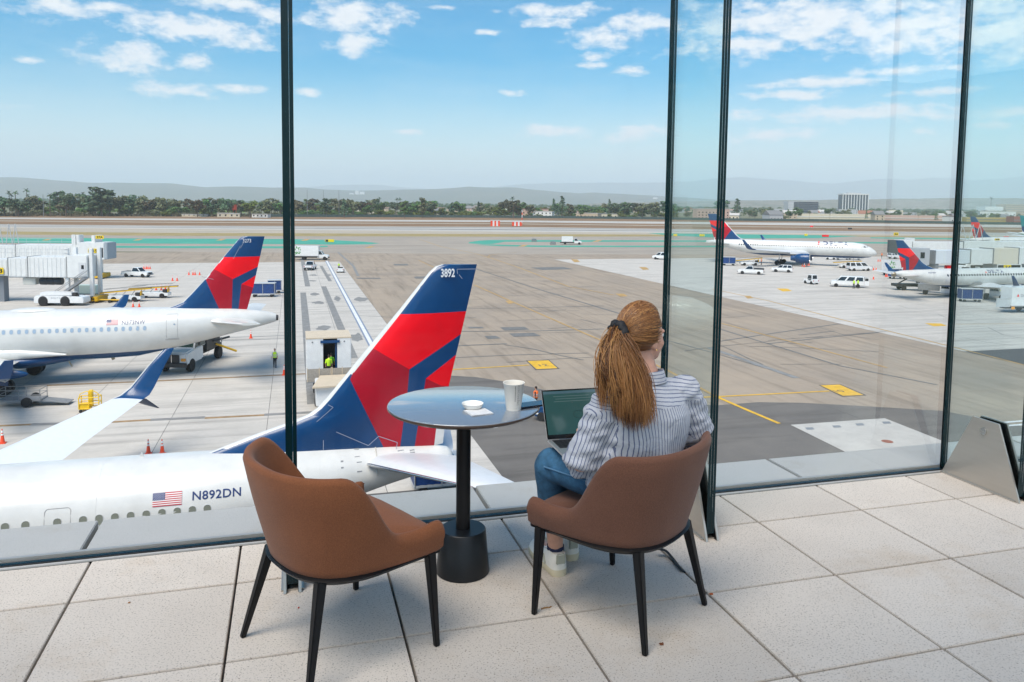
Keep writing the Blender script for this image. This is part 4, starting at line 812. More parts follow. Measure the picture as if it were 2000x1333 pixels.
def logo(parent, fit, x, z, h, dirx):
    b = MB()
    for tri in (((0, 0), (.5, .35), (.5, 1)), ((1, 0), (.5, .35), (.5, 1)), ((.08, -.06), (.92, -.06), (.5, .26))): b.add([fit(Vector((x + dirx * u * h, 0, z + v * h))) for u, v in tri], [(0, 1, 2)])
    b.build('emblem', RED, parent, smooth=0)
def simple_plane(label, loc, rz, L, D, zc, fin_le, fin_te, wings, engines, gear, text=None, nwin=40, wx=(.17, .72), belly=True, low=True, sgn=1, text_at=.28, reg=None):
    t = thing('airliner', label, 'airplane', loc, rz); r = D / 2; T, B = zc + r, zc - r
    f = Fus([(0, zc - .3 * r, zc - .34 * r, .03), (.12 * D, zc + .05 * r, zc - .62 * r, .32 * r), (.4 * D, zc + .45 * r, zc - .84 * r, .62 * r), (.85 * D, zc + .86 * r, zc - .96 * r, .88 * r), (1.4 * D, T, B, .98 * r), (1.8 * D, T, B, r), (L - 3.6 * D, T, B, r), (L - 2.6 * D, T, B + .12 * D, .96 * r), (L - 1.5 * D, T - .02 * D, B + .38 * D, .72 * r), (L - .6 * D, T - .07 * D, B + .62 * D, .4 * r), (L - .05, T - .16 * D, B + .74 * D, .12 * r)], 28)
    f.build(t, ((.4 * L, B + .13 * D), (.55 * L, B + .13 * D)) if belly else None)
    fn = make_fin(t, fin_le, fin_te, norm_livery(fin_le, fin_te), white=.05)
    zz = zc + .18 * D; wmm = window_mesh(.30, .40, .12, GLASSD, GLASSD)
    for k in range(nwin):
        x = L * (wx[0] + (wx[1] - wx[0]) * k / nwin); o = link('window', wmm, t, f.side(x, zz, sgn, .003)); o.rotation_euler = (-f.tilt(x, zz), 0, math.pi if sgn > 0 else 0)
    for x in (.115, .26, .77):
        b = MB(); dp = [(x * L, zz - .9), (x * L, zz + .75), (x * L + .8, zz + .75), (x * L + .8, zz - .9), (x * L, zz - .9)]; b.tube([f.side(a[0] + (c[0] - a[0]) * k / 5, a[1] + (c[1] - a[1]) * k / 5, sgn, 0) for a, c in zip(dp, dp[1:]) for k in range(5)], .018, 4); b.build('door_frame', mat('seam_grey', (.35, .34, .33), .6), t)
    b = MB()
    for k in range(3): b.add([f.side(.52 * D + .13 * D * (k + a), zc + .40 * r + cc, sgn, .012) for a, cc in ((.05, 0), (.95, .03), (.9, .42), (.12, .36))], [(0, 1, 2, 3)])
    b.build('cockpit_window', GLASSD, t, smooth=0)
    for mir in (True, False):
        w = surf('wing', wings['w'], [GREYA], t, mir)
        if 'wl' in wings: surf('winglet', wings['wl'], [BLUE], w, mir)
        surf('tailplane', wings['t'], [WHITE], t, mir)
        sg = -1 if mir else 1
        if engines:
            ex, ey, ez, er, el, em = engines; e = MB(); e.lathe([(er * .80, 0), (er * .95, .02 * el), (er * 1.0, .1 * el), (er, .5 * el), (er * .82, .8 * el), (er * .6, .86 * el), (er * .45, 1.15 * el)], 26, axis='X', c=(ex, sg * ey, ez)); e = e.build('engine', em, t)
            b = MB(); b.lathe([(er * .955, .0), (er * .80, -.03 * el), (er * .76, .06 * el), (er * .7, .1 * el)], 26, axis='X', c=(ex, sg * ey, ez), cap=False); b.build('intake_lip', METAL, e)
            b = MB(); b.lathe([(er * .77, .07 * el), (er * .2, .075 * el), (.02, -.02 * el)], 26, axis='X', c=(ex, sg * ey, ez)); b.build('fan', DARK, e); b = MB(); b.box((ex + .65 * el, sg * ey, ez + er * 1.05), (1.1 * el, .25, .5 * er)); b.build('pylon', GREYA, e, smooth=0)
        gx, gy, gr, bog = gear; g = MB(); g.tube([(gx, sg * gy, gr), (gx, sg * gy, B + .5)], .14, 8); g = g.build('landing_gear', METAL, t)
        for dx in ((-.57, .57) if bog else (0,)):
            for dy in (-.35, .35): wheel(g, (gx + dx, sg * gy + dy, gr), gr, .32)
    g = MB(); g.tube([(1.35 * D, 0, .4), (1.35 * D, 0, B + .3)], .09, 8); g = g.build('nose_gear', METAL, t)
    for dy in (-.22, .22): wheel(g, (1.35 * D, dy, .4), .4, .2)
    if text:
        fit = lambda p: f.side(p.x, p.z, sgn, .014); h, wd, tx_ = text; x = text_at * L
        lettering('airline_name', 'DELTA', h, NAVY, t, (x, 0, zz + .10 * D), (-sgn, 0, 0), (0, 0, 1), .03, 1.25, fit, wd); logo(t, fit, x + sgn * 1.1 * h, zz + .10 * D, h * .8, -sgn)
    if reg: lettering('registration', reg, .3, NAVY, t, (.80 * L, 0, zz + .35), (-sgn, 0, 0), (0, 0, 1), .006, 1.05, lambda p: f.side(p.x, p.z, sgn, .014), 1.5)
    return t, f
# long narrow twinjet taxiing at right (nose to the right)
L7 = 42.5; nose = un(1713, 495, 3.7); tail = Vector((nose.x - 38.6, nose.y + 17.5, 0)); dirv = (tail - Vector((nose.x, nose.y, 0))).normalized(); rz7 = math.atan2(dirv.y, dirv.x)
fl7 = [(L7 - 11.2, 5.9), (L7 - 10.2, 6.15), (L7 - 9.0, 6.6), (L7 - 8.1, 7.3), (L7 - 3.2, 12.7), (L7 - 2.7, 12.95)]; ft7 = [(L7 - 2.2, 5.9), (L7 - .2, 12.95)]
simple_plane('long white twinjet with blue engines and winglets taxiing at right', (nose.x, nose.y, 0), rz7, L7, 4.0, 4.25, fl7, ft7,
    {'w': [(15.5, 1.3, 3.0, 7.6, .12, 4), (20.0, 6.2, 3.5, 4.9, .11, 4), (27.2, 17.2, 4.5, 1.8, .1, 4)], 'wl': [(27.2, 17.2, 4.5, 1.8, .09, 8), (28.0, 17.7, 4.75, 1.4, .09, 55), (29.2, 18.1, 6.0, .9, .08, 75), (30.0, 18.3, 6.9, .5, .08, 78)], 't': [(L7 - 7.2, .5, 4.9, 4.6, .09, 0), (L7 - 2.6, 7.0, 5.5, 1.7, .09, 0)]},
    (15.5, 6.2, 2.05, 1.3, 3.9, BLUE), (23.0, 3.5, .55, True), (1.35, 6.0, 1), 44, (.19, .80), text_at=.30)
# regional jet on the right stand (nose to the right, out of frame)
base3 = un(1762, 527.3, 4.9); N3 = gl(29.6, 0); L3 = 31.65
def s3(s): return 29.6 - s
on3 = onplane(base3, GYAW)
fl3 = [(s3(7.4), 4.85), (s3(6.6), 5.0), (s3(5.2), 5.45), (s3(4.0), 6.1), (s3(on3(1765.5, 471.5)[0]), 9.62), (s3(on3(1763, 470)[0]), 9.78)]; ft3 = [(s3(.0), 4.85), (s3(-1.55), 9.78)]
pj, fj = simple_plane('white regional jet with red and blue tail parked on the right stand', (base3.x + N3.x, base3.y + N3.y, 0), GYAW + math.pi, L3, 3.15, 3.42, fl3, ft3,
    {'w': [(10.8, 1.1, 2.0, 5.4, .12, 4), (13.6, 4.6, 2.3, 3.6, .11, 4), (18.6, 12.4, 3.0, 1.5, .1, 4)], 'wl': [(18.6, 12.4, 3.0, 1.5, .09, 8), (19.2, 12.8, 3.2, 1.3, .09, 55), (20.3, 13.1, 4.3, .9, .08, 78), (21.0, 13.2, 5.0, .5, .08, 80)], 't': [(L3 - 4.6, .4, 3.9, 3.2, .09, 0), (L3 - 2.0, 4.9, 4.4, 1.4, .09, 0)]},
    (9.4, 4.7, 1.55, .8, 3.0, WHITE), (15.0, 2.6, .48, False), (.62, 3.4, 1), 30, (.17, .70), text_at=.41, reg='N274SY')
b = MB(); b.lathe([(.42, 0), (.36, .35), (.2, .5)], 16, axis='X', c=(L3 - .55, 0, 4.15)); b.build('exhaust', mat('scorched_metal', (.3, .24, .17), .4, .7, noise=.4, nscale=3), pj)
# far tails beyond the jet bridges
def far_tail(label, px, py, Y, colours, h=12.6):
    p = at(px, py, Y); L_ = 40; loc = Vector((p.x - 0, Y, 0))
    fl_ = [(L_ - 10.5, 5.4), (L_ - 9.8, 5.7), (L_ - 8.6, 6.2), (L_ - 7.4, 6.9), (L_ - 2.6, h - .3), (L_ - 2.2, h)]; ft_ = [(L_ - 2.2, 5.4), (L_ - .2, h)]; aft = GYAW + math.pi
    d = Vector((math.cos(aft), math.sin(aft), 0)); n = loc - d * (L_ - 1)
    return simple_plane(label, (n.x, n.y, 0), aft, L_, 3.9, 3.9, fl_, ft_, {'w': [(14, 1.3, 2.4, 7, .12, 4), (24, 16, 3.6, 1.7, .1, 4)], 't': [(L_ - 6, .5, 4.6, 4, .09, 0), (L_ - 2.4, 6.6, 5.2, 1.5, .09, 0)]}, (13, 5.6, 1.7, 1.05, 3.2, WHITE), (19, 3, .55, False), None, 40)
far_tail('distant white jet with red and blue fin behind the right jet bridges', 1898, 432, 255, None)
_sv = (BLUE, RED, DRED)
TEAL = mat('aircraft_teal', (.01, .22, .24), .3); tq, _ = far_tail('distant white jet with teal fin at the right edge', 1994, 432, 330, None)
for ch in tq.children:
    if ch.name.startswith('fin'):
        for i in range(3): ch.data.materials[i] = TEAL if i != 2 else NAVY
# ================================================================== jet bridges, vehicles, people and cones on the apron
def remesh(mb, voxel, smooth=3, name='body'):
    me = bpy.data.meshes.new(name); me.from_pydata(mb.v, [], mb.f); me.validate(); o = bpy.data.objects.new(name, me); COL.objects.link(o)
    m = o.modifiers.new('r', 'REMESH'); m.mode = 'VOXEL'; m.voxel_size = voxel; m.use_smooth_shade = True
    if smooth: s = o.modifiers.new('s', 'SMOOTH'); s.iterations = smooth; s.factor = .5
    bpy.context.view_layer.update(); r = bpy.data.meshes.new_from_object(o.evaluated_get(bpy.context.evaluated_depsgraph_get())); bpy.data.objects.remove(o); r.name = name; r.materials.clear(); return r
def panel(b, c0, c1, c2, c3, m=.12, off=.012, mi=0):      # a window set on the face c0..c3, its margin m
    q = [Vector(p) for p in (c0, c1, c2, c3)]; n = (q[1] - q[0]).cross(q[3] - q[0]).normalized(); c = sum(q, Vector()) / 4
    b.add([tuple(c + (p - c) * (1 - m) + n * off) for p in q], [(0, 1, 2, 3)], mi)
def cab(t, x0, x1, tx0, tx1, z0, z1, w0, w1, m, name='cabin', glass=('f', 'b', 'l', 'r'), split=1, mg=.14, gm=None):
    b = MB(); lo = [(x0, -w0, z0), (x1, -w0, z0), (x1, w0, z0), (x0, w0, z0)]; hi = [(tx0, -w1, z1), (tx1, -w1, z1), (tx1, w1, z1), (tx0, w1, z1)]
    b.add(lo + hi, [(3, 2, 1, 0), (4, 5, 6, 7), (0, 1, 5, 4), (1, 2, 6, 5), (2, 3, 7, 6), (3, 0, 4, 7)]); o = b.build(name, m, t, smooth=30, bevel=.04); gm = gm or GLASSD
    L3 = lambda a, c, k: tuple(Vector(a).lerp(Vector(c), k))
    if 'f' in glass: g = MB(); panel(g, lo[1], lo[2], hi[2], hi[1], mg); g.build('windscreen', gm, o, smooth=0)
    if 'b' in glass: g = MB(); panel(g, lo[3], lo[0], hi[0], hi[3], mg); g.build('rear_window', gm, o, smooth=0)
    for k in range(split):
        a, c = k / split, (k + 1) / split
        if 'r' in glass: g = MB(); panel(g, L3(lo[0], lo[1], a), L3(lo[0], lo[1], c), L3(hi[0], hi[1], c), L3(hi[0], hi[1], a), mg); g.build('side_window', gm, o, smooth=0)
        if 'l' in glass: g = MB(); panel(g, L3(lo[2], lo[3], a), L3(lo[2], lo[3], c), L3(hi[2], hi[3], c), L3(hi[2], hi[3], a), mg); g.build('side_window', gm, o, smooth=0)
    return o
def wheels(t, xs, hw, r, w=.24):
    for x in xs:
        for s in (-1, 1): wheel(t, (x, s * (hw - w / 2 + .02), r), r, w)
LAMP = mat('headlamp', (.75, .72, .62), .15); TAILL = mat('tail_lamp', (.5, .02, .02), .25); AMB = mat('amber_lamp', (.8, .33, .03), .3)
def lamps(t, xf, xr, hw, z):
    for s in (-1, 1):
        b = MB(); b.box((xf, s * hw * .78, z), (.05, hw * .36, .17)); b.build('headlight', LAMP, t, smooth=0, bevel=.015)
        b = MB(); b.box((xr, s * hw * .9, z + .05), (.05, hw * .16, .26)); b.build('tail_light', TAILL, t, smooth=0, bevel=.015)
def place(name, label, cat, px, py, head, group=None): p = un(px, py); return thing(name, label, cat, (p.x, p.y, .02), head, group)
def pickup(label, px, py, head, bed=VWHITE, group='pickup trucks on the apron', col=VWHITE):
    t = place('pickup_truck', label, 'pickup', px, py, head, group)
    b = MB(); b.prism([(-2.75, .48), (2.72, .45), (2.75, .8), (2.68, 1.02), (1.2, 1.12), (-.55, 1.14), (-.55, 1.12), (-2.72, 1.12)], -.95, .95, 'Y'); b.build('body', col, t, smooth=30, bevel=.05)
    b = MB(); b.box((-1.68, 0, 1.125), (1.95, 1.66, .02)); b.build('bed', DARK, t, smooth=0)
    if bed is not col: b = MB(); b.box((-1.7, 0, 1.2), (2.2, 1.8, .42)); b.build('bed_load', bed, t, smooth=30, bevel=.05)
    cab(t, -.62, 1.32, -.45, .55, 1.1, 1.86, .9, .74, col, split=1); wheels(t, (1.75, -1.75), .95, .38); lamps(t, 2.74, -2.75, .92, .86)
    b = MB(); b.box((2.74, 0, .8), (.06, 1.1, .3)); b.build('grille', DARK, t, smooth=0, bevel=.02); b = MB(); b.box((2.82, 0, .56), (.16, 1.86, .2)); b.build('bumper', GREYM, t, smooth=0, bevel=.04); b = MB(); b.box((-2.82, 0, .56), (.14, 1.8, .18)); b.build('bumper', DARK, t, smooth=0, bevel=.03)
    return t
def van(label, px, py, head, Lh=5.4, H=2.05, group='white vans on the apron', door=False):
    t = place('van', label, 'van', px, py, head, group); h = Lh / 2
    b = MB(); b.prism([(-h, .45), (h, .42), (h + .02, .85), (h - .12, 1.08), (h - .95, 1.2), (-h, 1.2)], -.98, .98, 'Y'); b.build('body', VWHITE, t, smooth=30, bevel=.06)
    cab(t, -h + .02, h - .85, -h + .08, h - 1.75, 1.18, H, .97, .82, VWHITE, 'upper_body', split=3, mg=.2); wheels(t, (h - .95, -h + 1.05), .98, .36); lamps(t, h + .01, -h, .94, .85)
    b = MB(); b.box((h + .03, 0, .55), (.12, 1.9, .2)); b.build('bumper', GREYM, t, smooth=0, bevel=.04)
    b = MB(); b.box((-h - .03, 0, .55), (.12, 1.9, .2)); b.build('bumper', GREYM, t, smooth=0, bevel=.04)
    if door:
        for s in (-1, 1): b = MB(); b.box((-h - .42, s * .98, 1.2), (.8, .05, 1.5)); o = b.build('rear_door', VWHITE, t, smooth=0, bevel=.02); b = MB(); b.box((-h - .42, s * .98, 1.6), (.6, .07, .5)); b.build('door_window', GLASSD, o, smooth=0)
        b = MB(); b.box((-h - .005, 0, 1.25), (.03, 1.6, 1.3)); b.build('open_hold', DARK, t, smooth=0)
    return t
def suv(label, px, py, head):
    t = place('car', label, 'car', px, py, head, 'cars on the apron'); b = MB(); b.prism([(-2.25, .42), (2.3, .4), (2.32, .8), (2.15, .98), (1.1, 1.06), (-2.25, 1.08)], -.9, .9, 'Y'); b.build('body', VWHITE, t, smooth=30, bevel=.06)
    cab(t, -2.22, 1.2, -1.95, .4, 1.05, 1.68, .88, .7, VWHITE, split=3, mg=.15); wheels(t, (1.4, -1.4), .9, .36); lamps(t, 2.31, -2.26, .86, .82); return t
def box_truck(label, px, py, head, boxc=VWHITE, Lb=5.2, H=3.6, name=None, leaves=False, cabc=VWHITE):
    t = place('box_truck', label, 'truck', px, py, head, 'box trucks on the apron'); W = 1.2
    b = MB(); b.box((-.9, 0, .72), (Lb + 2.6, .9, .3)); b.build('chassis', DARK, t, smooth=0)
    b = MB(); b.box((-1.6, 0, (1.05 + H) / 2), (Lb, 2 * W, H - 1.05)); bx = b.build('cargo_box', boxc, t, smooth=0, bevel=.03)
    b = MB(); b.box((-1.6, 0, 1.0), (Lb + .04, 2 * W + .03, .14)); b.build('box_sill', GREYM, bx, smooth=0)
    cab(t, 1.05, 2.6, 1.05, 1.95, 1.35, 2.35, .98, .85, cabc, split=1); b = MB(); b.prism([(1.05, .55), (3.75, .55), (3.8, 1.0), (3.6, 1.3), (2.55, 1.42), (1.05, 1.42)], -1.0, 1.0, 'Y'); b.build('cab_body', cabc, t, smooth=30, bevel=.06)
    wheels(t, (2.9, -2.4), 1.05, .46, .3); lamps(t, 3.79, -1.6 - Lb / 2, .95, .95); b = MB(); b.box((3.82, 0, .62), (.14, 2.0, .22)); b.build('bumper', DARK, t, smooth=0, bevel=.03)
    if name:
        for s in (-1, 1): lettering('airline_name', 'DELTA', .52, NAVY, bx, (-1.6 + s * -1.55, s * (W + .004), 2.3), (s * 1, 0, 0) if s < 0 else (-1, 0, 0), (0, 0, 1), .012, 1.2, None, 2.6) if False else None
        lettering('airline_name', 'DELTA', .5, mat('letter_grey', (.25, .27, .32), .5), bx, (-3.9, -W - .004, 2.4), (1, 0, 0), (0, 0, 1), .012, 1.2, None, 1.75); logo(bx, lambda p: Vector((p.x, -W - .004, p.z)), -4.5, 2.4, .42, 1)
    if leaves:
        b = MB(); r = random.Random(5)
        for i in range(13):
            cx, cz, a = -1.6 - Lb / 2 + r.uniform(.15, 1.5), r.uniform(1.5, H - .3), r.uniform(.3, 1.6) * (1 if i % 2 else -1); l, w = r.uniform(.3, .5), .11; d = Vector((math.cos(a), 0, math.sin(a))); n = Vector((-d.z, 0, d.x)); c = Vector((cx, -W - .012 - i * .001, cz))
            b.add([tuple(c - d * l), tuple(c + n * w), tuple(c + d * l), tuple(c - n * w)], [(0, 1, 2, 3)])
        b.build('leaf_print', mat('print_green', (.05, .3, .05), .5), bx, smooth=0)
    return t
def bag_cart(label, px, py, head, curtain=CARTB, Lc=3.0, H=2.15):
    t = place('baggage_cart', label, 'cart', px, py, head, 'blue baggage carts'); b = MB(); b.box((0, 0, .5), (Lc, 1.5, .12)); b.build('deck', LGREY, t, smooth=0)
    b = MB(); b.box((0, 0, H), (Lc + .1, 1.6, .1)); b.build('roof', LGREY, t, smooth=0, bevel=.02)
    for x in (-Lc / 2 + .04, Lc / 2 - .04):
        b = MB(); b.box((x, 0, (H + .5) / 2), (.06, 1.5, H - .55)); b.build('end_wall', curtain, t, smooth=0)
    for s in (-1, 1):
        for k in range(2):
            b = MB(); n = 10; x0 = -Lc / 2 + .1 + k * (Lc / 2 - .08); x1 = x0 + Lc / 2 - .16
            for z0, z1 in (((.58, H - .06)),):
                b.loft([[(x0 + (x1 - x0) * i / n, s * (.72 + .025 * math.sin(i * 2.1 + k)), z) for i in range(n + 1)] for z in (z0, z1)], cap=False, closed=False)
            b.build('curtain', curtain, t, smooth=60)
        for x in (-Lc / 2 + .03, 0, Lc / 2 - .03): b = MB(); b.box((x, s * .755, (H + .5) / 2), (.05, .05, H - .5)); b.build('post', LGREY, t, smooth=0)
    wheels(t, (-Lc / 2 + .5, Lc / 2 - .5), .7, .24, .16); b = MB(); b.tube([(Lc / 2, 0, .42), (Lc / 2 + .8, 0, .35)], .04, 6); b.build('drawbar', DARK, t); return t
def tug(label, px, py, head, col=VWHITE, roof=True):
    t = place('baggage_tug', label, 'tug', px, py, head, 'small tugs on the apron'); b = MB(); b.prism([(-1.35, .28), (1.35, .28), (1.4, .62), (1.3, .95), (.35, 1.02), (.3, .72), (-.75, .72), (-.8, .98), (-1.35, .98)], -.72, .72, 'Y'); b.build('body', col, t, smooth=30, bevel=.04)
    b = MB(); b.box((-.45, 0, .95), (.5, 1.1, .45)); b.build('seat', DARK, t, smooth=0, bevel=.05)
    if roof: cab(t, -1.0, .45, -.9, .2, .98, 1.85, .68, .62, col, 'cabin', mg=.2)
    wheels(t, (.85, -.85), .74, .32); lamps(t, 1.38, -1.36, .66, .68); return t
def belt_loader(label, px, py, head, ang=.14):
    t = place('belt_loader', label, 'belt loader', px, py, head, 'belt loaders on the left stand'); b = MB(); b.prism([(-2.2, .35), (2.4, .35), (2.4, .78), (1.4, .9), (-2.2, .9)], -.85, .85, 'Y'); b.build('chassis', VWHITE, t, smooth=30, bevel=.04); wheels(t, (1.5, -1.4), .9, .38, .26)
    b = MB(); R = Matrix.Rotation(-ang, 3, 'Y'); b.box((0, .15, 1.55), (7.2, .8, .16), R=R); cv = b.build('conveyor', YEL, t, smooth=0); b = MB(); b.box((0, .15, 1.645), (7.1, .62, .03), R=R); b.build('belt', DARK, cv, smooth=0)
    for s in (-1, 1): b = MB(); b.tube([R @ Vector((-3, 0, 0)) + Vector((0, .15 + s * .42, 2.05)), R @ Vector((3, 0, 0)) + Vector((0, .15 + s * .42, 2.05))], .03, 6); b.build('handrail', GREYM, cv)
    for x in (-1.6, -.4, .9, 1.9): b = MB(); b.tube([(x, -.3, .9), (x + .5, -.3, 1.5 + x * .14)], .05, 6); b.build('strut', GREYM, t)
    b = MB(); b.box((1.9, -.45, 1.1), (.7, .6, .5)); b.build('seat', DARK, t, smooth=0, bevel=.06); b = MB(); b.box((2.35, -.45, 1.25), (.1, .7, .7)); b.build('dashboard', YEL, t, smooth=0, bevel=.03); return t
def person_small(label, px, py, head, top, legs=CLOTHD, z=.02, vest=None, hat=None, step=.12, scale=1., lean=0.):
    p = un(px, py, z); t = thing('person', label, 'person', (p.x, p.y, z), head, 'ground crew'); t.scale = (scale,) * 3; b = MB()
    J = lambda *q: [Vector((a[0] + lean * max(0, a[2] - .9), a[1], a[2])) for a in q]
    for s in (-1, 1): b.tube(J((step * s, s * .10, .05), (step * s * .6 + .02, s * .095, .48), (0, s * .085, .92)), [.05, .062, .09], 10); b.tube(J((step * s + .07, s * .1, .04), (step * s - .06, s * .1, .05)), .045, 8)
    b.tube(J((0, 0, .88), (0, 0, 1.0), (0, 0, 1.2), (0, 0, 1.42), (0, 0, 1.5)), [.13, .14, .155, .15, .06], 14, sq=1.)
    for s in (-1, 1): b.tube(J((0, s * .17, 1.42), (-step * s * .8, s * .235, 1.15), (-step * s * .8 + .08, s * .235, .90), (-step * s * .8 + .1, s * .23, .82)), [.058, .045, .036, .042], 10)
    b.tube(J((0, 0, 1.48), (.01, 0, 1.56)), .055, 8); b.sphere(J((.015, 0, 1.66))[0], (.095, .075, .115)); me = remesh(b, .022, 2); me.materials.append(SKIN); me.materials.append(legs); me.materials.append(top)
    for f in me.polygons:
        c = f.center; arm = abs(c.y) > .19
        f.material_index = 0 if c.z > 1.5 or (arm and c.z < 1.12) else (1 if c.z < .93 and not arm else 2)
    link('body', me, t)
    if vest:
        v = MB(); v.tube(J((0, 0, .95), (0, 0, 1.05), (0, 0, 1.2), (0, 0, 1.4), (0, 0, 1.48)), [.165, .17, .178, .172, .09], 16, cap=False); v.build('vest', vest, t, smooth=60)
        for zz in (1.08, 1.2): v = MB(); v.tube(J((0, 0, zz), (0, 0, zz + .05)), .181, 16, cap=False); v.build('reflective_band', mat('reflective_tape', (.6, .6, .58), .3), t)
    h = MB(); h.sphere(J((-.005, 0, 1.69))[0], (.1, .085, .1)); h.build('hair' if not hat else 'cap', hat or mat('hair_dark', (.03, .02, .015), .6), t); return t
# ---- cones
def make_cone():
    t = thing('traffic_cone', 'x', 'traffic cone', (0, 0, 0), 0, 'orange traffic cones'); b = MB(); b.box((0, 0, .02), (.38, .38, .04)); b.lathe([(.145, .04), (.125, .12), (.028, .86), (.02, .9)], 20); b.build('cone', ORANGE, t, smooth=40)
    for z0, z1 in ((.50, .60), (.66, .80)):
        f = lambda z: .125 + (z - .12) / .74 * (.028 - .125) + .003; b = MB(); b.lathe([(f(z0), z0), (f(z1), z1)], 20, cap=False); b.build('reflective_collar', mat('cone_white', (.8, .8, .8), .4), t)
    return t
cones = [(5, 866, 'orange cone at the left edge beside the white wing'), (290, 887, 'orange cone left of a pair behind the white fuselage N892DN'), (317, 887, 'orange cone right of a pair behind the white fuselage N892DN'), (555, 733, 'orange cone near the walking man in the yellow vest'), (490, 661, 'orange cone below the tail of jet N373NW'), (260, 600, 'orange cone, left of two in front of the belt loader'), (272, 600, 'orange cone, right of two in front of the belt loader')]
cone0 = make_cone()
for i, (x, y, lab) in enumerate(cones):
    p = un(x, y, .02); o = cone0 if i == 0 else dup(cone0, p, 0, lab); o.location = p; o['label'] = lab; o.rotation_euler.z = GYAW
sets = [([(281, 526), (285.5, 526), (289, 526), (293, 526)], 'small orange cone in the row of four behind the white pickup'), ([(337, 549), (346, 549)], 'small orange cone of the two left of the blue tail'), ([(369, 537.5), (377, 537.5), (381, 537.5), (390, 537.5)], 'small orange cone of the four lying farther off by the left tail'), ([(305, 567), (315, 567), (323, 566), (329.5, 567)], 'small orange cone standing beside the far belt loader'),
        ([(1567, 521), (1571, 522), (1576, 520), (1580, 519)], 'orange and white cone of the cluster under the taxiing jet'), ([(1706, 528), (1711, 528)], 'orange cone of the two right of the parked van'), ([(1730, 541), (1733, 541)], 'orange cone by the tail of the regional jet'), ([(1706, 546)], 'lone orange cone between van and regional jet'), ([(1715, 511), (1719, 511)], 'small orange cone beside the nose of the taxiing jet')]
for pts, lab in sets:
    for x, y in pts: o = dup(cone0, un(x, y, .02), rng.random(), lab); o.scale = (1.15, 1.15, 1.15)
# ---- left stand
pickup('white pickup truck parked beyond the left jet bridge', 268, 541.5, GYAW - rad(25), col=VWHITE)
t = place('aircraft_tractor', 'low white aircraft tow tractor in front of the left jet bridge', 'tow tractor', 123, 596.5, GYAW * .3); t.scale = (.82, .82, .9)
b = MB(); b.prism([(-4.1, .45), (4.0, .45), (4.05, .9), (3.9, 1.35), (2.6, 1.5), (1.6, 1.5), (1.5, 1.55), (-3.9, 1.6), (-4.1, 1.2)], -1.35, 1.35, 'Y'); b.build('body', VWHITE, t, smooth=30, bevel=.06); b = MB(); b.box((-.6, 0, 1.85), (5.2, 2.2, .5)); b.build('upper_deck', VWHITE, t, smooth=0, bevel=.06)
for x in (-2.6, 1.0): 
    for s in (-1, 1): wheel(t, (x, s * 1.27, .68), .68, .34)
    b = MB(); b.lathe([(.80, -1.365), (.80, 1.365)], 24, axis='Y', c=(x, 0, .75)); b.build('wheel_arch', DARK, t)
b = MB(); b.box((2.4, -.7, 1.75), (.7, .7, .6)); b.build('seat', DARK, t, smooth=0, bevel=.06); b = MB(); b.tube([(3.0, -.7, 1.5), (2.85, -.7, 1.9)], .12, 8); b.build('steering_column', DARK, t)
lettering('airline_name', 'DELTA', .30, mat('grey_print', (.3, .32, .36), .5), t, (-1.3, -1.356, 1.15), (1, 0, 0), (0, 0, 1), .006, 1.3, None, 1.6)
t = place('ground_power_unit', 'pale green power cart behind the white tow tractor', 'power cart', 172, 581, GYAW * .5); b = MB(); b.box((0, 0, 1.25), (3.2, 1.6, 1.3), tx=.94, ty=.9); b.build('housing', mat('pale_green', (.55, .66, .60), .5, noise=.1), t, smooth=0, bevel=.06); b = MB(); b.box((0, 0, .52), (3.3, 1.4, .14)); b.build('frame', GREYM, t, smooth=0); wheels(t, (-1.0, 1.1), .75, .32); b = MB(); b.box((1.0, -.80, 1.45), (.6, .04, .5)); b.build('control_panel', GREYM, t, smooth=0); b = MB(); b.tube([(1.6, 0, .5), (2.5, 0, .4)], .05, 6); b.build('drawbar', DARK, t)
belt_loader('white and yellow belt loader nearest the tow tractor', 246, 589, GYAW * .4, .10); belt_loader('yellow and white belt loader farther right with raised ramp', 300, 582, GYAW * .4, .06)
t = place('tow_bar', 'long yellow aircraft tow bar in front of the white tractor', 'tow bar', 210, 592, GYAW * .3); b = MB(); b.tube([(-3.2, 0, .45), (2.9, 0, .40)], .10, 8); b.build('bar', YEL, t); wheels(t, (.4,), .35, .22, .14); b = MB(); b.box((-2.7, 0, .45), (.9, .5, .25)); b.build('head', YEL, t, smooth=0, bevel=.03); b = MB(); b.box((2.8, 0, .4), (.6, .3, .22)); b.build('coupler', DARK, t, smooth=0, bevel=.03)
bag_cart('blue curtained baggage cart behind the tail of jet N373NW', 515, 580, GYAW - rad(8), Lc=3.6); bag_cart('smaller blue baggage cart hitched behind at right', 537, 573, GYAW + rad(0), Lc=2.2)
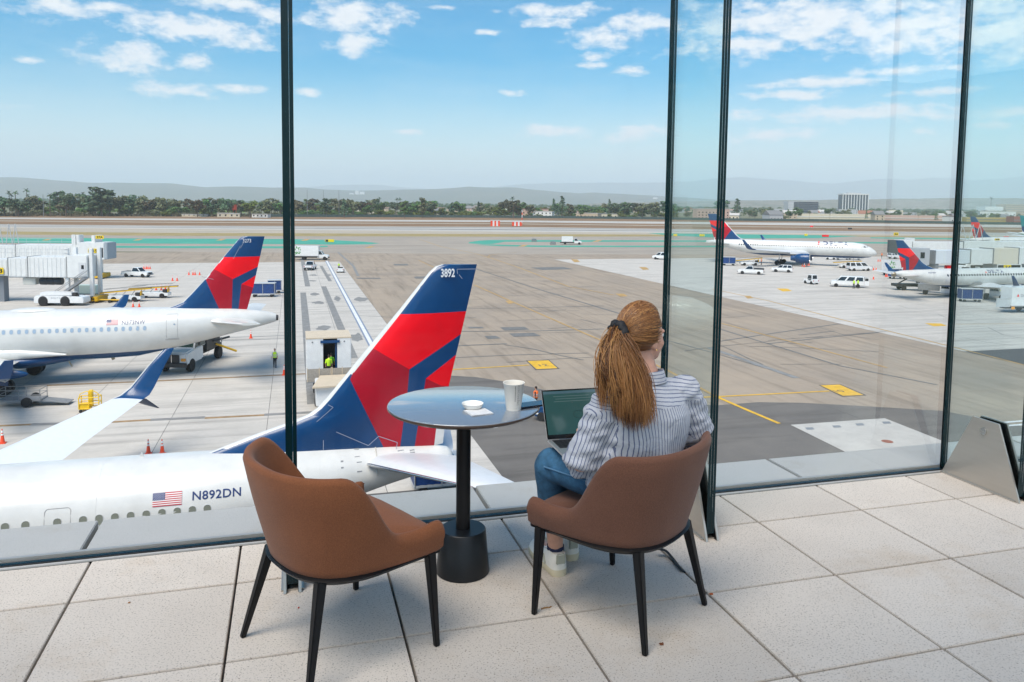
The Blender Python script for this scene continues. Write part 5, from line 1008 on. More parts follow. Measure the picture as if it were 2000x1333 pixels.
# service truck under the tail
t = place('service_truck', 'white service truck with black grille under the tail of jet N373NW', 'truck', 376, 713, rad(-92)); t.scale = (1.18, 1.18, 1.18)
b = MB(); b.prism([(.4, .6), (3.25, .6), (3.35, 1.05), (3.2, 1.55), (1.75, 1.72), (.4, 1.72)], -1.08, 1.08, 'Y'); b.build('hood', VWHITE, t, smooth=30, bevel=.12); cab(t, -.1, 1.9, -.05, 1.25, 1.6, 2.65, 1.02, .92, VWHITE, mg=.1, gm=mat('green_windscreen', (.02, .05, .04), .08))
b = MB(); b.box((3.36, 0, 1.12), (.06, 1.15, .62)); g = b.build('grille', DARK, t, smooth=0, bevel=.03); b = MB(); b.box((3.40, 0, 1.12), (.02, .05, .6)); b.build('grille_bar', METAL, g, smooth=0)
for s in (-1, 1):
    b = MB(); b.box((3.30, s * .84, 1.05), (.12, .34, .22)); b.build('headlight', AMB, t, smooth=0, bevel=.03); b = MB(); b.tube([(1.7, s * 1.02, 2.2), (1.8, s * 1.3, 2.2)], .02, 5); b.box((1.8, s * 1.36, 2.1), (.08, .16, .36)); b.build('mirror', DARK, t)
b = MB(); b.box((3.45, 0, .68), (.22, 2.3, .32)); b.build('bumper', DARK, t, smooth=0, bevel=.04); b = MB(); b.box((-2.0, 0, .85), (5.0, .9, .3)); b.build('chassis', DARK, t, smooth=0); wheels(t, (2.4, -2.6), 1.1, .5, .34)
b = MB(); b.box((-1.6, 0, 1.5), (2.6, 2.0, 1.0)); b.build('equipment_bed', mat('dark_machinery', (.03, .032, .035), .5, noise=.3), t, smooth=0, bevel=.05)
for k, (a, c) in enumerate((((-1.0, .9, 2.0), (-2.6, 1.4, 2.35)), ((-1.5, 1.0, 1.6), (-3.0, 1.7, 1.7)), ((-2.0, 1.0, 1.3), (-3.2, 2.2, .5)))): b = MB(); b.tube([a, c], .09, 8); b.build('hose_boom', YEL if k == 2 else DARK, t)
person_small('man in yellow vest and tie walking on the left stand', 537, 719, rad(-80), mat('shirt_white', (.7, .72, .75), .8), CLOTHD, vest=HIVIS, step=.12, hat=mat('hair_grey', (.2, .15, .12), .7))
# catering high loader with two workers
hp = un(646, 800); t = thing('catering_truck', 'white high-lift catering truck with beige roof and blue doorway', 'truck', (hp.x, hp.y, .02), GYAW, 'box trucks on the apron')
BEI = mat('beige_roof', (.60, .50, .37), .6, noise=.08, nscale=2); zr = 4.75
def bz(x, y): pass
W_, Lb_ = 1.62, 3.1; y0 = 2.6
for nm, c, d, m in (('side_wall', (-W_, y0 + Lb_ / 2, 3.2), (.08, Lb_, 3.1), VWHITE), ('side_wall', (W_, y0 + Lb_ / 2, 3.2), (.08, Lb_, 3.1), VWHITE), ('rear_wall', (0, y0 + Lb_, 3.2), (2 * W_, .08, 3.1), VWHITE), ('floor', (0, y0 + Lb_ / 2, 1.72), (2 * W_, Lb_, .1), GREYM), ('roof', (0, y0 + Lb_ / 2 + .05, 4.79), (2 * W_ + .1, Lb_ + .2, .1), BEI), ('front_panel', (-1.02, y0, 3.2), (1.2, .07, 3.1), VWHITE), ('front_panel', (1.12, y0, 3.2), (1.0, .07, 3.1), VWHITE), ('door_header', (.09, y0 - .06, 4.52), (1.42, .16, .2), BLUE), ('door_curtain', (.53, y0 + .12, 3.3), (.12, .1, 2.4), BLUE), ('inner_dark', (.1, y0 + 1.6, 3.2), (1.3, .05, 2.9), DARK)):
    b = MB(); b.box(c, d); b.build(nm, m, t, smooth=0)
for x in (-1.2, 1.15): b = MB(); b.lathe([(.06, y0 - .06), (.06, y0 - .02)], 14, axis='Y', c=(x, 0, 4.5)); b.build('marker_lamp', GREYM, t)
b = MB(); b.box((.1, 3.0, .95), (2.2, 7.2, .35)); b.build('chassis', DARK, t, smooth=0)
for x in (-1, 1):
    for yy in (1.2, 5.2): o = wheel(t, (x * .95, yy, .5), .5, .32); o.rotation_euler.z = math.pi / 2
    for k in (-1, 1): b = MB(); b.tube([(x * .7, 3.5 - k * 1.4, 1.1), (x * .7, 3.5 + k * 1.4, 1.7)], .07, 6); b.build('scissor_arm', GREYM, t)
b = MB(); b.box((0, y0 - .75, 1.78), (2 * W_, 1.45, .08)); b.build('platform', GREYM, t, smooth=0)
for x0, x1, yy in ((-W_, .1, y0 - 1.45), (.18, W_, y0 - 1.45)):
    b = MB(); b.box(((x0 + x1) / 2, yy, 2.3), (x1 - x0, .03, .95)); b.build('platform_guard', mat('guard_mesh', (.33, .30, .26), .6, noise=.2, nscale=8), t, smooth=0)
    for q in (x0, (x0 + x1) / 2, x1): b = MB(); b.box((q, yy - .02, 2.33), (.05, .05, 1.05)); b.build('guard_post', BEI, t, smooth=0)
b = MB(); b.add([(-1.35, y0 - 5.2, 2.3), (1.2, y0 - 5.0, 2.3), (1.35, y0 - 1.6, 2.3), (-.7, y0 - 1.6, 2.3), (-1.35, y0 - 5.2, 2.2), (1.2, y0 - 5.0, 2.2), (1.35, y0 - 1.6, 2.2), (-.7, y0 - 1.6, 2.2)], [(0, 1, 2, 3), (7, 6, 5, 4), (0, 4, 5, 1), (1, 5, 6, 2), (2, 6, 7, 3), (3, 7, 4, 0)]); b.build('cab_roof', BEI, t, smooth=0)
b = MB(); b.box((-.05, y0 - 3.3, 1.5), (2.1, 3.0, 1.4)); b.build('cab', VWHITE, t, smooth=0, bevel=.06)
b = MB(); b.tube([(-1.3, y0 - 1.0, 2.0), (-.9, y0 - .9, 2.45), (-.6, y0 - .85, 2.6)], [.2, .16, .06], 8); b.build('bundle', DARK, t); b = MB(); b.sphere((-.35, y0 - 1.1, 2.25), (.22, .25, .3)); b.build('white_bag', WP, t)
for (dx, dy, lab, m) in ((-.02, .1, 'worker in bright yellow shirt in the doorway of the catering truck', HIVIS), (.18, .75, 'worker in green vest deeper inside the catering truck', mat('hi_vis_green', (.15, .5, .03), .7))):
    w = t.matrix_basis @ Vector((dx, y0 + dy - .3, 1.78)); o = person_small(lab, 640, 760, rad(100), m, CLOTHD, step=.05); o.location = w
# yellow stand and grey trailer
t = place('maintenance_stand', 'yellow wheeled maintenance stand beyond the white wing', 'work stand', 176, 804, GYAW); t.scale = (.78, .78, .78)
def frame_box(t, x0, x1, y0, y1, z0, z1, r, m, nm='rail'):
    for z in (z0, (z0 + z1) / 2, z1):
        b = MB(); b.tube([(x0, y0, z), (x1, y0, z), (x1, y1, z), (x0, y1, z), (x0, y0, z)], r, 6); b.build(nm, m, t)
    for x in (x0, (x0 + x1) / 2, x1):
        for y in (y0, y1): b = MB(); b.tube([(x, y, z0), (x, y, z1)], r, 6); b.build('post', m, t)
YB = mat('bright_yellow', (.85, .55, .01), .45, noise=.1); frame_box(t, -.8, .85, -.5, .5, .35, 1.35, .045, YB); b = MB(); b.box((-.35, 0, .5), (.9, .9, .5)); b.build('base', YB, t, smooth=0, bevel=.03); b = MB(); b.tube([(-.8, -.5, 1.3), (-.65, -.5, 1.75), (-.2, -.5, 1.95), (.5, -.5, 1.95), (.82, -.5, 1.7), (.85, -.5, 1.3)], .04, 6); b.build('hoop', YB, t); b = MB(); b.box((.1, 0, 1.2), (.35, .5, 1.5)); b.build('mast', YB, t, smooth=0, bevel=.04); wheels(t, (-.65, .65), .5, .15, .1)
t = place('flat_trailer', 'grey railed equipment trailer standing behind the white wing at left', 'trailer', 45, 792, GYAW - rad(6)); b = MB(); b.box((0, 0, .45), (2.9, 1.3, .1)); b.build('deck', GREYM, t, smooth=0); frame_box(t, -1.4, 1.4, -.62, .62, .5, 1.25, .025, GREYM); wheels(t, (.55,), .85, .36, .2); b = MB(); b.box((2.3, 0, .3), (1.9, 1.1, .05), R=Matrix.Rotation(.13, 3, 'Y')); b.build('ramp', GREYM, t, smooth=0); b = MB(); b.tube([(-1.4, 0, .45), (-2.6, 0, .4)], .05, 6); b.build('drawbar', GREYM, t)
# ---- middle
box_truck('white box truck with green leaf print on the taxilane edge', 613, 508, rad(4), leaves=True, Lb=6.0); pickup('white pickup truck seen from behind below the box truck', 606, 527, rad(95)); tug('small white open tug with driver in yellow beyond the fin', 665, 532.5, rad(100), roof=False)
o = person_small('tug driver in yellow beside the taxilane', 662, 529, rad(100), HIVIS, step=.03); o.location.z = .35; o.scale = (.8, .8, .8)
bag_cart('dark blue baggage cart under the tailplane of jet N892DN', 858, 957, GYAW, Lc=2.9, H=1.75)
tp = un(1084, 822); t = tug('white and blue tug half hidden behind the laptop', 1086, 821, rad(160), BLUE, False); b = MB(); b.box((0, 0, .5), (2.9, 1.5, .12)); b.build('bumper_rail', VWHITE, t, smooth=0, bevel=.02)
o = person_small('tug driver in orange vest beside the phone and laptop', 1046, 800, rad(160), CLOTHD, vest=HIORA, step=.03); o.location = un(1046, 812) + Vector((0, 0, .35)); 
t = box_truck('white service truck driving on the taxiway island', 1116, 478, rad(-2), H=3.0, Lb=4.2); 
van('white van behind the middle glass joint', 1292, 507.5, rad(150), 4.8)
# ---- right side
pickup('white pickup with dark load bed below the taxiing jet', 1466, 536, rad(160), bed=DARK); suv('white car parked below the engine of the taxiing jet', 1528, 532, rad(155)); van('white van with side windows in front of the yellow loader', 1677, 529.5, rad(8), 5.6); van('white van with open rear doors and two workers', 1654, 561, rad(160), 5.8, door=True)
tug('small white cabin tug alone on the right apron', 1584, 555, rad(110))
for x, lab in ((1667.5, 'left worker in yellow vest at the rear of the open van'), (1675.5, 'right worker in yellow vest at the rear of the open van')): person_small(lab, x, 564, rad(120), HIVIS, CLOTHD, step=.06)
bag_cart('white and blue baggage cart at the left end of the taxiing jet', 1423, 519, rad(-6), Lc=3.2); belt_loader('white belt loader with raised ramp under the tail of the taxiing jet', 1462, 519, rad(4), .1); person_small('worker in orange vest beside the far belt loader', 1487, 518, rad(180), CLOTHD, vest=HIORA)
for i, x in enumerate((1645, 1668)): bag_cart(('left', 'right')[i] + ' blue baggage cart under the forward fuselage of the taxiing jet', x, 508, rad(-18), Lc=3.4)
tug('white tug at the left of the carts under the taxiing jet', 1622, 507.5, rad(-18)); belt_loader('yellow loader half hidden behind the white van', 1655, 524, rad(5), .05)
person_small('worker in orange left of the dark jet bridge mouth', 1722, 505, rad(200), HIORA, CLOTHD); person_small('worker in yellow under the dark jet bridge mouth', 1740, 505, rad(200), HIVIS, CLOTHD); van('white car under the right jet bridge mouth', 1748, 506, rad(20), 4.4, 1.7)
bag_cart('blue baggage cart under the tail of the regional jet', 1752, 545, rad(8), Lc=3.4); t = box_truck('tall white and green lavatory truck behind the regional jet fin', 1752, 538, rad(15), Lb=3.2, H=3.4, leaves=True)
t = place('flatbed_truck', 'white cab truck with black flatbed under the regional jet tail', 'truck', 1783, 567, rad(2)); b = MB(); b.box((-1.4, 0, .95), (4.6, 1.9, .5)); b.build('flatbed', DARK, t, smooth=0, bevel=.04); cab(t, .9, 2.1, .95, 1.7, 1.2, 2.1, .9, .8, VWHITE); b = MB(); b.prism([(.85, .5), (3.3, .5), (3.3, 1.0), (3.1, 1.2), (.85, 1.3)], -.95, .95, 'Y'); b.build('hood', VWHITE, t, smooth=30, bevel=.08); wheels(t, (2.5, -2.2), 1.0, .45, .3); b = MB(); b.tube([(-3.6, 0, .8), (-1.2, 0, 2.1)], .12, 8); b.build('boom', DARK, t)
t = place('stake_truck', 'white truck with grey box bed and orange bumper stripes by the mullion', 'truck', 1835, 577, rad(-30)); b = MB(); b.box((-1.7, 0, 1.35), (3.4, 2.0, 1.1)); b.build('bed', GREYM, t, smooth=0, bevel=.03); cab(t, .1, 1.6, .15, 1.05, 1.2, 2.05, .92, .8, VWHITE); b = MB(); b.prism([(.1, .5), (2.7, .5), (2.72, 1.0), (2.55, 1.22), (.1, 1.3)], -.97, .97, 'Y'); b.build('hood', VWHITE, t, smooth=30, bevel=.06); wheels(t, (1.9, -2.2), 1.0, .42, .3)
for k in range(6): b = MB(); b.box((2.76, -.8 + .32 * k, .72), (.05, .16, .42)); b.build('bumper_stripe', AMB if k % 2 else DARK, t, smooth=0)
t = box_truck('white tanker truck with coiled yellow hose under the regional jet wing', 1918, 583, rad(-35), Lb=3.0, H=2.6, boxc=GREYM); b = MB()
b.tube([(-1.2 + .5 * math.cos(a * .8), .9 * math.cos(a), 3.0 + .3 * math.sin(a)) for a in [k * .5 for k in range(30)]], .09, 6); b.build('hose', YEL, t)
bag_cart('dark blue open baggage cart in front of the tanker truck', 1894, 590, rad(-4), Lc=3.3); box_truck('white box truck with airline lettering at the right edge', 2022, 607, rad(178), name='DELTA', Lb=7.0, H=3.7) if False else None
t = box_truck('white box truck with airline lettering at the right edge', 2028, 610, rad(5), name=True, Lb=7.2, H=3.75); b = MB(); b.box((-6.3, -.9, 1.5), (2.2, .05, 1.3)); b.build('side_rail', LGREY, t, smooth=0)
for x in (-5.0, -1.2): b = MB(); b.box((x, -1.24, .75), (.5, .05, .4)); b.build('hazard_plate', AMB, t, smooth=0)
person_small('worker in yellow vest behind the lettered box truck', 1957, 583, rad(200), HIVIS, CLOTHD)
# ---- jet bridges
BRW = mat('bridge_white', (.72, .73, .72), .45, noise=.07, nscale=1.5); BRT = mat('bridge_tan', (.66, .60, .50), .5); SIGNY = mat('sign_yellow', (.85, .60, .01), .4); SIGNK = mat('sign_black', (.01, .01, .01), .5)
def tunnel(t, x0, x1, z0, z1, hw, m, rib=.6, name='tunnel'):
    b = MB(); b.box(((x0 + x1) / 2, 0, (z0 + z1) / 2), (x1 - x0, 2 * hw, z1 - z0)); o = b.build(name, m, t, smooth=0, bevel=.04); n = int((x1 - x0) / rib)
    rb = MB(); rb.box((0, 0, 0), (.14, .05, z1 - z0 - .3)); rme = rb.mesh('rib', m, 0)
    for k in range(n): link('rib', rme, o, (x0 + (k + .5) * (x1 - x0) / n, -hw - .02, (z0 + z1) / 2))
    for x in (x0 + .03, x1 - .03): b = MB(); b.box((x, 0, (z0 + z1) / 2), (.1, 2 * hw + .1, z1 - z0 + .1)); b.build('end_frame', GREYM, o, smooth=0)
    return o
def sign(t, body, x, z, w, h, y): 
    b = MB(); b.box((x, y, z), (w, .08, h)); o = b.build('gate_sign', SIGNY, t, smooth=0); lettering('gate_number', body, h * .95, SIGNK, o, (x - w * .40, y - .046, z - h * .33), (1, 0, 0), (0, 0, 1), .02, 1., None, w * .8)
def rail(t, x0, x1, y, z, h=1.1, n=12):
    for q in (h * .5, h): b = MB(); b.tube([(x0, y, z + q), (x1, y, z + q)], .03, 6); b.build('handrail', LGREY, t)
    for k in range(n + 1): b = MB(); b.tube([(x0 + (x1 - x0) * k / n, y, z), (x0 + (x1 - x0) * k / n, y, z + h)], .025, 5); b.build('rail_post', LGREY, t)
def bridge_at(px, py, d): p = at(px, py, d); return p
# nearer bridge with sign 33
o_ = at(67, 540, 112); t = thing('jet_bridge', 'white ribbed jet bridge with yellow sign 33 at the left edge', 'jet bridge', (o_.x, o_.y, 0), rad(3), 'jet bridges'); zb = o_.z; k = 112 / F_PX
tunnel(t, -16, -38 * k, zb + .15, zb + 2.55, 1.35, BRW); tunnel(t, -38 * k, 0, zb + .05, zb + 2.75, 1.5, BRW); tunnel(t, 0, 74 * k, zb, zb + 2.95, 1.65, BRW); b = MB(); b.box((94 * k, 0, zb + 1.6), (38 * k, 3.6, 3.2)); c_ = b.build('cab', BRW, t, smooth=0, bevel=.05)
b = MB(); b.box((104 * k, -1.83, zb + 1.2), (1.0, .05, 2.0)); d_ = b.build('service_door', mat('door_grey', (.6, .61, .62), .5), c_, smooth=0); b = MB(); b.box((105 * k, -1.87, zb + 1.55), (.35, .03, .55)); b.build('door_window', GLASSD, d_, smooth=0)
for x in (72 * k, 118 * k): b = MB(); b.box((x, -1.2, (zb + 4.2) / 2), (.5, .5, zb + 4.2)); b.box((x, 1.2, (zb + 4.2) / 2), (.5, .5, zb + 4.2)); b.build('lift_column', BRW, t, smooth=0, bevel=.03)
b = MB(); b.box((120 * k, 0, .6), (1.6, 3.6, .7)); b.build('drive_bogie', YEL, t, smooth=0, bevel=.08)
for x, y in ((119 * k, -1.6), (119 * k, 1.6)): wheel(t, (x, y, .5), .5, .4)
rail(t, -6, 78 * k, -1.5, zb + 2.98); sign(t, '33', -57 * k, zb + .9, 22 * k, 12 * k, -1.55)
for i, x in enumerate((22, 36, 50)):
    b = MB(); b.lathe([(.1, -.5), (.52, -.5), (.55, -.4), (.55, .4), (.5, .5)], 16, axis='X', c=(x * k, -.4, zb - .65)); b.build('cooling_fan', mat('fan_dark', (.03, .04, .05), .4), t)
b = MB(); b.box((-3 * k, -.2, zb - .65), (24 * k, 1.6, 1.0)); b.build('cooling_unit', mat('unit_beige', (.6, .6, .55), .6), t, smooth=0, bevel=.04); b = MB(); b.box((-62 * k, 0, zb / 2), (1.2, 1.2, zb)); b.build('support_column', mat('column_grey', (.2, .22, .25), .6), t, smooth=0)
b = MB(); s0 = Vector((50 * k, -2.6, .4)); s1 = Vector((116 * k, -2.6, zb + .1)); d = s1 - s0; b.box(tuple((s0 + s1) / 2), (d.length, 1.0, .35), R=Matrix.Rotation(-math.atan2(d.z, d.x), 3, 'Y')); st = b.build('stairway', GREYM, t, smooth=0)
for q in (-3.1, -2.1): b = MB(); b.tube([(s0.x, q, s0.z + 1), (s1.x, q, s1.z + 1)], .04, 6); b.build('stair_rail', GREYM, st)
# farther bridge with signs 35 and 37A
o_ = at(40, 505, 145); k = 145 / F_PX; t = thing('jet_bridge', 'white jet bridge with yellow sign 35 behind bridge 33', 'jet bridge', (o_.x, o_.y, 0), rad(4), 'jet bridges'); zb = o_.z
tunnel(t, -20, 0, zb + .1, zb + 2.5, 1.4, BRW); tunnel(t, 0, 118 * k, zb, zb + 2.7, 1.55, BRW); b = MB(); b.box((143 * k, 0, zb + 1.6), (52 * k, 3.8, 3.2)); c_ = b.build('cab', BRW, t, smooth=0, bevel=.05); b = MB(); b.box((170 * k, 0, zb + 1.6), (8 * k, 3.9, 3.1)); b.build('canopy_hood', mat('hood_blue_grey', (.33, .38, .42), .7), t, smooth=0, bevel=.1); b = MB(); b.box((163 * k, -1.93, zb + 1.3), (5 * k, .05, 1.8)); b.build('cab_opening', DARK, t, smooth=0)
for x in (110 * k, 146 * k): b = MB(); b.box((x, 0, (zb + 4.5) / 2), (.6, 3.2, zb + 4.5)); b.build('lift_column', BRW, t, smooth=0, bevel=.03)
b = MB(); b.box((150 * k, 0, .6), (2.2, 4, .8)); b.build('drive_bogie', YEL, t, smooth=0, bevel=.08); rail(t, -15, 108 * k, -1.4, zb + 2.72); sign(t, '35', 150 * k, zb + 1.65, 13 * k, 8.5 * k, -1.98); sign(t, '8', 140 * k, zb + 1.65, 4.5 * k, 8 * k, -1.98); sign(t, '37A', 160 * k, zb + 4.2, 15 * k, 6.5 * k, -1.9)
for x in (108, 117): b = MB(); b.tube([(x * k, -1.3, zb + 2.7), (x * k, -1.3, zb + 4.6)], .35, 8); b.build('beacon_mast', BRW, t)
for x in (-38, -20, -8): b = MB(); b.tube([(x * k, -1, zb + 2.6), ((x + 6) * k, -1, zb + 6.5)], .07, 6); b.tube([((x + 12) * k, -1, zb + 2.6), ((x + 6) * k, -1, zb + 6.5)], .07, 6); b.build('cable_mast', LGREY, t)
# right bridges
o_ = at(1808, 511, 158); k = 158 / F_PX; t = thing('jet_bridge', 'pale jet bridge with a beige section over the regional jet', 'jet bridge', (o_.x, o_.y, 0), GYAW, 'jet bridges'); zb = o_.z - .4; u = 1.06 * k
b = MB(); b.box((-2, 0, zb + 1.5), (22 * u, 3.6, 3.4)); b.build('cab', mat('bridge_grey', (.42, .44, .46), .5), t, smooth=0, bevel=.05); b = MB(); b.box((-2.6, -1.83, zb + 1.8), (1.0, .04, 1.2)); b.build('cab_window', GLASSD, t, smooth=0)
tunnel(t, 8 * u, 88 * u, zb, zb + 2.7, 1.5, mat('bridge_pale_blue', (.62, .67, .70), .45), 3.2); tunnel(t, 88 * u, 140 * u, zb - .1, zb + 2.9, 1.6, BRW, 3); tunnel(t, 140 * u, 200 * u, zb - .2, zb + 3.1, 1.75, BRT, 3); tunnel(t, 200 * u, 320 * u, zb - .2, zb + 3.2, 1.8, BRW, 3)
for x in (14, 150): b = MB(); b.box((x * u, 0, zb / 2), (.9, 2.6, zb)); b.build('support_column', GREYM, t, smooth=0)
sign(t, '34', 172 * u, zb - .9, 17 * u, 10 * u, -2.0)
for i in range(16): b = MB(); b.box((rng.uniform(0, 120) * u, rng.uniform(-2, 1), rng.uniform(.4, zb - .4)), (rng.uniform(.5, 1.6), .8, rng.uniform(.4, 1.2))); b.build('undercarriage_unit', rng.choice((GREYM, DARK, RED, LGREY, DARK)), t, smooth=0, bevel=.05)
o_ = at(1770, 493, 196); k = 196 / F_PX; t = thing('jet_bridge', 'white jet bridge farther back with dark open mouth at right', 'jet bridge', (o_.x, o_.y, 0), GYAW * .6, 'jet bridges'); zb = o_.z
b = MB(); b.box((-24 * k, 0, zb + 1.4), (14 * k, 4, 3.3)); h_ = b.build('canopy_hood', mat('hood_dark', (.10, .11, .11), .8), t, smooth=0, bevel=.1); b = MB(); b.box((-8 * k, 0, zb + 1.5), (18 * k, 4, 3.3)); b.build('cab', BRW, t, smooth=0, bevel=.05); tunnel(t, 4 * k, 115 * k, zb, zb + 2.7, 1.5, BRW, 1.2); tunnel(t, 115 * k, 300 * k, zb, zb + 2.9, 1.6, BRW, 1.2); sign(t, '36A', -24 * k, zb + 4.6, 10 * k, 6 * k, 0); sign(t, '36', 9 * k, zb + 1.0, 7 * k, 5 * k, -2.1); sign(t, '38', 188 * k, zb + 3.4, 11 * k, 4 * k, -1.7)
for x in (6, 60, 130): b = MB(); b.box((x * k, 0, (zb + (3.6 if x == 6 else 0)) / 2), (.9, 2.6, zb + (3.6 if x == 6 else 0))); b.build('support_column', BRW, t, smooth=0)
for x in (112, 135, 150): b = MB(); b.tube([(x * k, 0, zb + 2.8), ((x + 9) * k, 0, zb + 7.2)], .08, 6); b.tube([((x + 18) * k, 0, zb + 2.8), ((x + 9) * k, 0, zb + 7.2)], .08, 6); b.build('cable_mast', LGREY, t)
for i, (x, lab) in enumerate(((1905, 'white bus with dark windows behind the regional jet, left one'), (1958, 'white bus behind the regional jet, right one'))):
    t = place('shuttle_bus', lab, 'bus', x, 540, GYAW, 'buses behind the regional jet'); b = MB(); b.prism([(-4.5, .4), (4.5, .4), (4.4, 1.6), (4.0, 2.9), (-3.6, 3.0), (-4.4, 2.2)], -1.2, 1.2, 'Y'); b.build('body', VWHITE, t, smooth=30, bevel=.15); wheels(t, (3, -2.8), 1.2, .48, .3); b = MB(); b.box((.4, -1.21, 2.2), (6.4, .03, .8)); b.build('window_band', GLASSD, t, smooth=0); b = MB(); b.box((-3.9, 0, 2.6), (.3, 1.9, .5)); b.build('rear_window', GLASSD, t, smooth=0)
# ================================================================== beyond the airfield
def leaf_mat(name, c1, c2):
    m = bpy.data.materials.new(name); m.use_nodes = True; nt = m.node_tree; N = nt.nodes; L = nt.links; b = N['Principled BSDF']; b.inputs['Roughness'].default_value = .7; b.inputs['Specular IOR Level'].default_value = .2
    oi = N.new('ShaderNodeObjectInfo'); ge = N.new('ShaderNodeNewGeometry'); n = N.new('ShaderNodeTexNoise'); n.inputs['Scale'].default_value = .35; L.new(ge.outputs['Position'], n.inputs['Vector'])
    mx = N.new('ShaderNodeMix'); mx.data_type = 'RGBA'; L.new(n.outputs['Fac'], mx.inputs[0]); mx.inputs[6].default_value = (*c1, 1); mx.inputs[7].default_value = (*c2, 1)
    h = N.new('ShaderNodeHueSaturation'); L.new(mx.outputs[2], h.inputs['Color'])
    for k, (a, c) in (('Hue', (.47, .52)), ('Value', (.65, 1.35))):
        r = N.new('ShaderNodeMapRange'); L.new(oi.outputs['Random'], r.inputs[0]); r.inputs[3].default_value = a; r.inputs[4].default_value = c; L.new(r.outputs[0], h.inputs[k])
    L.new(h.outputs[0], b.inputs['Base Color']); return m
LF = [leaf_mat('foliage_dark', (.07, .125, .065), (.105, .16, .085)), leaf_mat('foliage_mid', (.065, .14, .04), (.11, .18, .055)), leaf_mat('foliage_olive', (.11, .12, .06), (.15, .15, .075)), leaf_mat('foliage_light', (.12, .19, .035), (.16, .22, .05)), leaf_mat('foliage_brown', (.13, .095, .05), (.10, .09, .045))]
BARK = mat('bark', (.14, .10, .075), .9, noise=.3, nscale=3)
def crown_mesh(seed, clumps, nleaf, size):
    r = random.Random(seed); b = MB()
    for (cx, cy, cz, cr, ch) in clumps:
        for i in range(nleaf):
            d = Vector((r.gauss(0, 1), r.gauss(0, 1), r.gauss(0, 1))).normalized(); k = r.uniform(.55, 1.05); p = Vector((cx + d.x * cr * k, cy + d.y * cr * k, cz + d.z * ch * k)); s = size * r.uniform(.6, 1.3)
            a = Vector((r.gauss(0, 1), r.gauss(0, 1), r.gauss(0, .6))).normalized(); c = a.cross(d if d.length else Vector((0, 0, 1))).normalized()
            b.add([tuple(p - a * s * .6), tuple(p + c * s * .4), tuple(p + a * s * .6), tuple(p - c * s * .4)], [(0, 1, 2, 3)])
    return b
def tree_proto(kind, seed):                 # unit height 1
    r = random.Random(seed); tk = MB()
    if kind == 'broad':
        cl = [(r.uniform(-.26, .26), r.uniform(-.26, .26), r.uniform(.42, .86), r.uniform(.13, .2), r.uniform(.1, .15)) for _ in range(11)] + [(0, 0, .62, .26, .26)]
        tk.tube([(0, 0, -.02), (.01, 0, .25), (-.01, .01, .5)], [.03, .024, .014], 7)
        for c in cl[:5]: tk.tube([(0, 0, .3), (c[0] * .6, c[1] * .6, c[2] * .8), c[:3]], [.014, .01, .004], 5)
        cm = crown_mesh(seed, cl, 46, .1)
    elif kind == 'tall':
        cl = [(r.uniform(-.16, .16), r.uniform(-.16, .16), .3 + .62 * k / 11, r.uniform(.09, .16), r.uniform(.07, .11)) for k in range(12)]
        tk.tube([(0, 0, -.02), (.01, 0, .4), (0, .01, .85)], [.024, .018, .006], 7); cm = crown_mesh(seed, cl, 44, .088)
        for c in cl[::3]: tk.tube([(0, 0, c[2] - .12), c[:3]], [.01, .004], 5)
    elif kind == 'shrub':
        cl = [(r.uniform(-.6, .6), r.uniform(-.4, .4), r.uniform(.25, .72), r.uniform(.25, .4), r.uniform(.2, .3)) for _ in range(10)]; cm = crown_mesh(seed, cl, 42, .17)
        for c in cl[:4]: tk.tube([(0, 0, -.02), (c[0] * .6, c[1] * .6, c[2] * .7)], [.03, .012], 5)
    elif kind == 'conifer':
        cl = [(r.uniform(-.02, .02), r.uniform(-.02, .02), .15 + .8 * k / 12, .17 * (1 - k / 13) + .015, .05) for k in range(13)]; cm = crown_mesh(seed, cl, 30, .05); tk.tube([(0, 0, -.02), (0, 0, .95)], [.022, .004], 7)
    else:                                   # palm
        tk.tube([(0, 0, -.02), (.01, 0, .5), (.015, 0, .93)], [.016, .012, .010], 7); cm = MB()
        for i in range(26):
            a = r.uniform(0, 6.28); e = r.uniform(-.5, 1.1); pts = []; p = Vector((.015, 0, .93)); d = Vector((math.cos(a) * math.cos(e), math.sin(a) * math.cos(e), math.sin(e)))
            for k in range(4): pts.append(p.copy()); p = p + d * .045; d = (d + Vector((0, 0, -.32))).normalized()
            sd = Vector((-math.sin(a), math.cos(a), 0)) * .014
            for q0, q1 in zip(pts, pts[1:]): cm.add([tuple(q0 - sd), tuple(q1 - sd), tuple(q1 + sd), tuple(q0 + sd)], [(0, 1, 2, 3)])
    return tk.mesh('trunk', BARK, 50), cm
PROT = {}; PV = {}
for kind, n in (('broad', 4), ('tall', 3), ('shrub', 3), ('conifer', 2), ('palm', 2)):
    for i in range(n):
        tkm, cm = tree_proto(kind, 11 * i + len(kind))
        PROT[kind, i] = (tkm, [cm.mesh('crown', m, 0) for m in LF])
        PV[kind, i] = (np.array(cm.v), len(cm.f))
TLAB = {'broad': 'broad crowned tree', 'tall': 'tall loose eucalyptus-like tree', 'shrub': 'low rounded bush', 'conifer': 'pointed conifer', 'palm': 'slender palm'}
CLAB = ['dark green', 'mid green', 'olive', 'light green', 'brownish']
